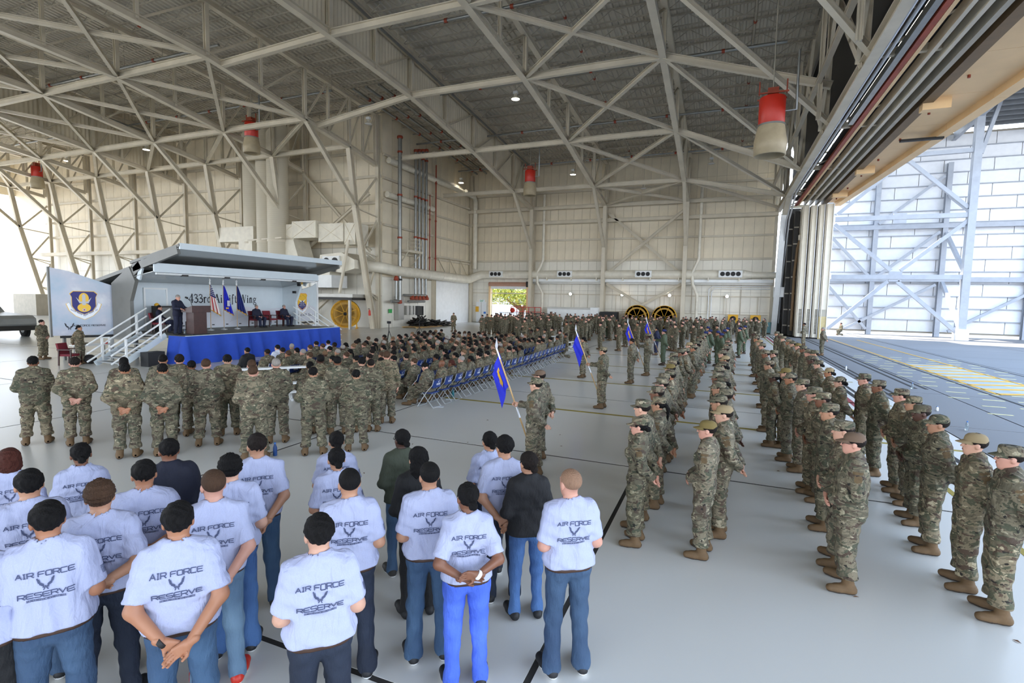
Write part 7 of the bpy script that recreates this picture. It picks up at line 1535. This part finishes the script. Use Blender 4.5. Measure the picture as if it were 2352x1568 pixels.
for r in range(NR):
    X = -7.66 - .93 * r
    for k in range(22):
        y = 12.55 + .65 * k + (0.0 if r < 2 else .25)
        x = X - (.028 * max(0, k - 11)) * 1.0
        if r == 1 and k == 0: continue
        c = proto if not used[0] else copy_tree(proto); used[0] = 1
        c.location = (x, y, 0); c.rotation_euler = (0, 0, PI / 2 + rr.uniform(-.05, .05)); c['label'] = 'blue folding chair with white print, %s from the near end of the %s row' % (ORD[k], rown[r])
        empt = (r == 0 and 6 < k and rr.random() < .35) or rr.random() < .17
        if empt: continue
        nsit += 1; fem = rr.random() < .2; T = 'sitf' if fem else ('sitr' if (r, k) in ((0, 0),) else rr.choice(['sit', 'sit', 'sit2'])); sk = rr.choice(skins)
        hair, hc = (rr.choice(['bun', 'bun', 'pony']), 'black') if fem else rr.choice(seat_styles)
        if (r, k) == (0, 1): T, hair, sk, fem = 'sit2', None, 'brown', False
        if (r, k) == (0, 2): hair, hc, T, fem, sk = 'bun', 'auburn', 'sitf', True, 'brown'
        if (r, k) == (0, 3): hair, hc, T, fem, sk = 'buzz', 'grey', 'sit', False, 'pink'
        civ = r == NR - 1 and k < 9 and k % 2 == 0 or (r, k) in ((5, 4), (2, 1)) ; kw = {}
        cl = 'camouflage'
        if civ:
            cl, cc = [('black', sr(22, 22, 24)), ('red', sr(190, 26, 44)), ('white', sr(214, 220, 234)), ('black', sr(26, 26, 30))][(r + k) % 4]; kw = dict(top=('shirt', ('cloth', 'cloth'), cc), legs=('trousers', ('cloth',), sr(40, 42, 50)))
        person(TT[T], x - .02, y, D(88 + rr.uniform(-10, 10)), 1.76 if not fem else 1.68, 0, sk, 'uniform', hair, hc, label='seated %s in %s, %s from the near end of the %s audience row' % ('woman' if fem else 'man', cl, ORD[k], rown[r]), group='seated audience', **kw)
# ---- crowd standing along the far wall
G3 = 'airmen standing in the crowd before the far wall'
front_crowd = [(1042, 716, 'front'), (1108, 721, 'fold'), (1119, 719, 'front'), (1129, 720, 'fold'), (1139, 716, 'front'), (1150, 718, 'fold'), (1172, 719, 'front'), (1184, 722, 'rest'), (1191, 726, 'front'), (1206, 730, 'fold'), (1222, 728, 'front'), (1302, 736, 'front'), (1312, 735, 'rest'), (1324, 736, 'fold'), (1352, 728, 'rest'), (1380, 738, 'rest'), (1398, 727, 'front'), (1423, 740, 'front'), (1438, 736, 'fold'), (1465, 738, 'fold'), (1480, 732, 'rest'), (1541, 741, 'rest'), (1552, 742, 'front'), (1568, 740, 'fold'), (1594, 742, 'fold'), (1612, 744, 'front'), (1648, 744, 'rest'), (1702, 746, 'rest')]
nc = 0
for k, (px, py, T) in enumerate(front_crowd):
    p = gp(px, py + 2, 1.76); hd = math.degrees(math.atan2(-(-23 - p[0]), 20 - p[1])); person(TT[T], p[0], p[1], D(hd), 1.76, 0, skins[k % 8], 'uniform' if k not in (16,) else 'flight', 'fade', 'dark', label='bareheaded airman at the front of the far crowd, %s from the double door' % ORD[k], group=G3)
cr = random.Random(11); rest_ = []; pts = [tuple(gp(a, b + 2, 1.76)[:2]) for a, b, _ in front_crowd]; tries = 0
while len(rest_) < 150 and tries < 20000:
    tries += 1; y = cr.uniform(37, 56.5); x = cr.uniform(-21, 4.0)
    lim = -21 + max(0, (46 - y)) * .55
    if x < lim or (x > -1.5 and y < 44) or (x > -9 and y < 39.5): continue
    if min((x - a) ** 2 + (y - b) ** 2 for a, b in pts) < .40: continue
    pts.append((x, y)); rest_.append((x, y))
rest_.sort(key=lambda q: q[1])
for k, (x, y) in enumerate(rest_[:0]):
    hd = math.degrees(math.atan2(23 + x, 20 - y)) + cr.uniform(-18, 18); person(TT[cr.choice(['rest', 'front', 'fold', 'restf', 'side', 'frontb'])], x, y, D(hd), cr.uniform(1.66, 1.86), 0, cr.choice(skins), 'uniform', cr.choice(['fade', 'short', 'bun', 'fade']), 'dark', label='bareheaded airman in camouflage among the packed crowd before the far wall', group=G3)
# the smallest, rearmost figures: one merged mass
def mesh_np(me):
    v = np.empty(len(me.vertices) * 3, np.float32); me.vertices.foreach_get('co', v); f = np.empty(len(me.loops), np.int32); me.loops.foreach_get('vertex_index', f); return v.reshape(-1, 3), f.reshape(-1, 4)
lo_t = [setup_mats(build('far%d' % i, ps, seed=40 + i, res=.033, hands=False, fem=i == 2)) for i, ps in enumerate(('front', 'fold', 'rest'))]
hair_lo = hair_mesh('short', .024)
Vs, Fs, Ms, n0 = [], [], [], 0
for k, (x, y) in enumerate(rest_):
    t = lo_t[k % 3]; hd = D(math.degrees(math.atan2(23 + x, 20 - y)) + cr.uniform(-18, 18)); Rz = rotz(hd).astype(np.float32); s = cr.uniform(.95, 1.06)
    hc_, hR_ = t['head']
    for me, mi, tf_ in ((t['body'], 0 if k % 3 else 1, None), (t['top'], 2, None), (t['legs'], 2, None), (t['shoe0'], 3, None), (t['shoe1'], 3, None), (hair_lo, 4, 1)):
        v, f = mesh_np(me)
        if tf_: v = v @ hR_.T.astype(np.float32) + hc_.astype(np.float32)
        v = (v * s) @ Rz.T + np.array([x, y, 0], np.float32); Vs.append(v); Fs.append(f + n0); Ms.append(np.full(len(f), mi, np.int32)); n0 += len(v)
print('PERSONS', sum(1 for o in bpy.data.objects if o.name.startswith('person')), 'sit', nsit)
mm('skin_far', SKIN['pink'], .5, var=.1); mm('skin_far_dark', SKIN['brown'], .5, var=.1); mm('hair_far', HAIRC['dark'], .6, var=.1)
me = npmesh('distant_crowd', np.concatenate(Vs), np.concatenate(Fs), None, True, np.concatenate(Ms))
for n in ('skin_far', 'skin_far_dark', 'camo', 'boot', 'hair_far'): me.materials.append(M[n])
tag(inst('distant_crowd', me, (0, 0, 0)), 'rearmost rows of the camouflaged crowd right against the far wall', 'crowd', None, 'stuff')
# a few crouching between the audience and the crowd
for k, (px, py) in enumerate(((1268, 752), (1287, 758), (1252, 756), (1236, 752), (1300, 766), (1221, 757))):
    p = gp(px, py, 1.34); person(TT['kneel'], p[0], p[1], D(120), 1.76, 0, skins[k], 'uniform', 'fade', 'dark', label='airman crouching on one knee between audience and crowd, %s of the group' % ORD[k], group='crouching airmen')
# white bleacher benches
def bench(x, y, rz, lab):
    b = empty('bleacher_bench', (0, 0, 0), 0, lab, 'bench')
    for z, yy_ in ((.45, 0), (.85, .6), (.25, -.4)): MB().box((0, yy_, z), (3.4, .28, .05)).obj('plank', 'white', b)
    for x_ in (-1.4, 0, 1.4):
        MB().bar((x_, -.6, .03), (x_, .9, .03), .06).obj('foot', 'white', b); MB().bar((x_, .6, .03), (x_, .6, .85), .05).obj('post', 'white', b); MB().bar((x_, -.4, .03), (x_, .6, .8), .05).obj('brace', 'white', b); MB().bar((x_, 0, .03), (x_, 0, .45), .05).obj('post', 'white', b)
    b.location = (x, y, 0); b.rotation_euler = (0, 0, rz)
p = gp(720, 925); bench(p[0] - 1.2, p[1] + .3, .9, 'white metal bleacher bench behind the standing airmen'); p = gp(1312, 800); bench(p[0], p[1], 1.5, 'white metal bleacher bench at the far end of the last chair row')
for px, py, lab, h, r_, mt in ((632, 1046, 'blue flask standing on the floor joint among the T-shirt group', .26, .04, 'bottle_blue'), (1040, 912, 'teal flask under the second chair of the last row', .27, .045, 'bottle_teal'), (851, 968, 'clear water bottle on the floor by the short airman', .22, .034, 'clear'), (798, 972, 'clear water bottle with dark label on the floor behind the audience', .24, .036, 'clear'), (2220, 988, 'clear water bottle with blue cap on the floor edge behind the fourth rank', .24, .036, 'clear'), (1943, 850, 'white bottle on the painted floor edge behind the fourth rank', .24, .036, 'bottle_white'), (2095, 893, 'clear water bottle on the floor edge by the door rail', .24, .036, 'clear'), (2152, 943, 'white cup on the floor edge by the door rail', .14, .04, 'bottle_white'), (1272, 800, 'white bottle at the far end of the last chair row', .24, .04, 'bottle_white')):
    p = gp(px, py); bottle(p[0], p[1], 0, lab, h, r_, mt)
for px, py, w, d_, lab, mt in ((1008, 934, .28, .18, 'printed programme sheet lying on the floor under the first chair', 'paper'), (1032, 917, .2, .14, 'white paper lying on the floor under the second chair', 'paper'), (1455, 1232, .16, .03, 'short strip of blue tape on the floor by the first rank', 'blueprint'), (1205, 1042, .12, .03, 'short strip of blue tape on the floor by the bearer', 'blueprint')):
    p = gp(px, py); tag(MB().rbox((p[0], p[1], .003), (w, d_, .006), .4).obj('floor_paper' if mt == 'paper' else 'floor_tape', mt, loc=(p[0], p[1], 0)), lab, 'paper' if mt == 'paper' else 'tape')
lr = random.Random(5); mb = MB()
for k in range(30):
    x, y = lr.uniform(-6, 3.5), lr.uniform(3, 12); a = lr.uniform(0, 6); mb.add([(x + math.cos(a) * .035, y + math.sin(a) * .035, .003), (x - math.sin(a) * .014, y + math.cos(a) * .014, .014), (x - math.cos(a) * .035, y - math.sin(a) * .035, .004), (x + math.sin(a) * .014, y - math.cos(a) * .014, .012)], [(0, 1, 2, 3)])
tag(mb.obj('scattered_leaves', 'bark'), 'small dry leaves scattered over the floor', 'leaves', None, 'stuff')
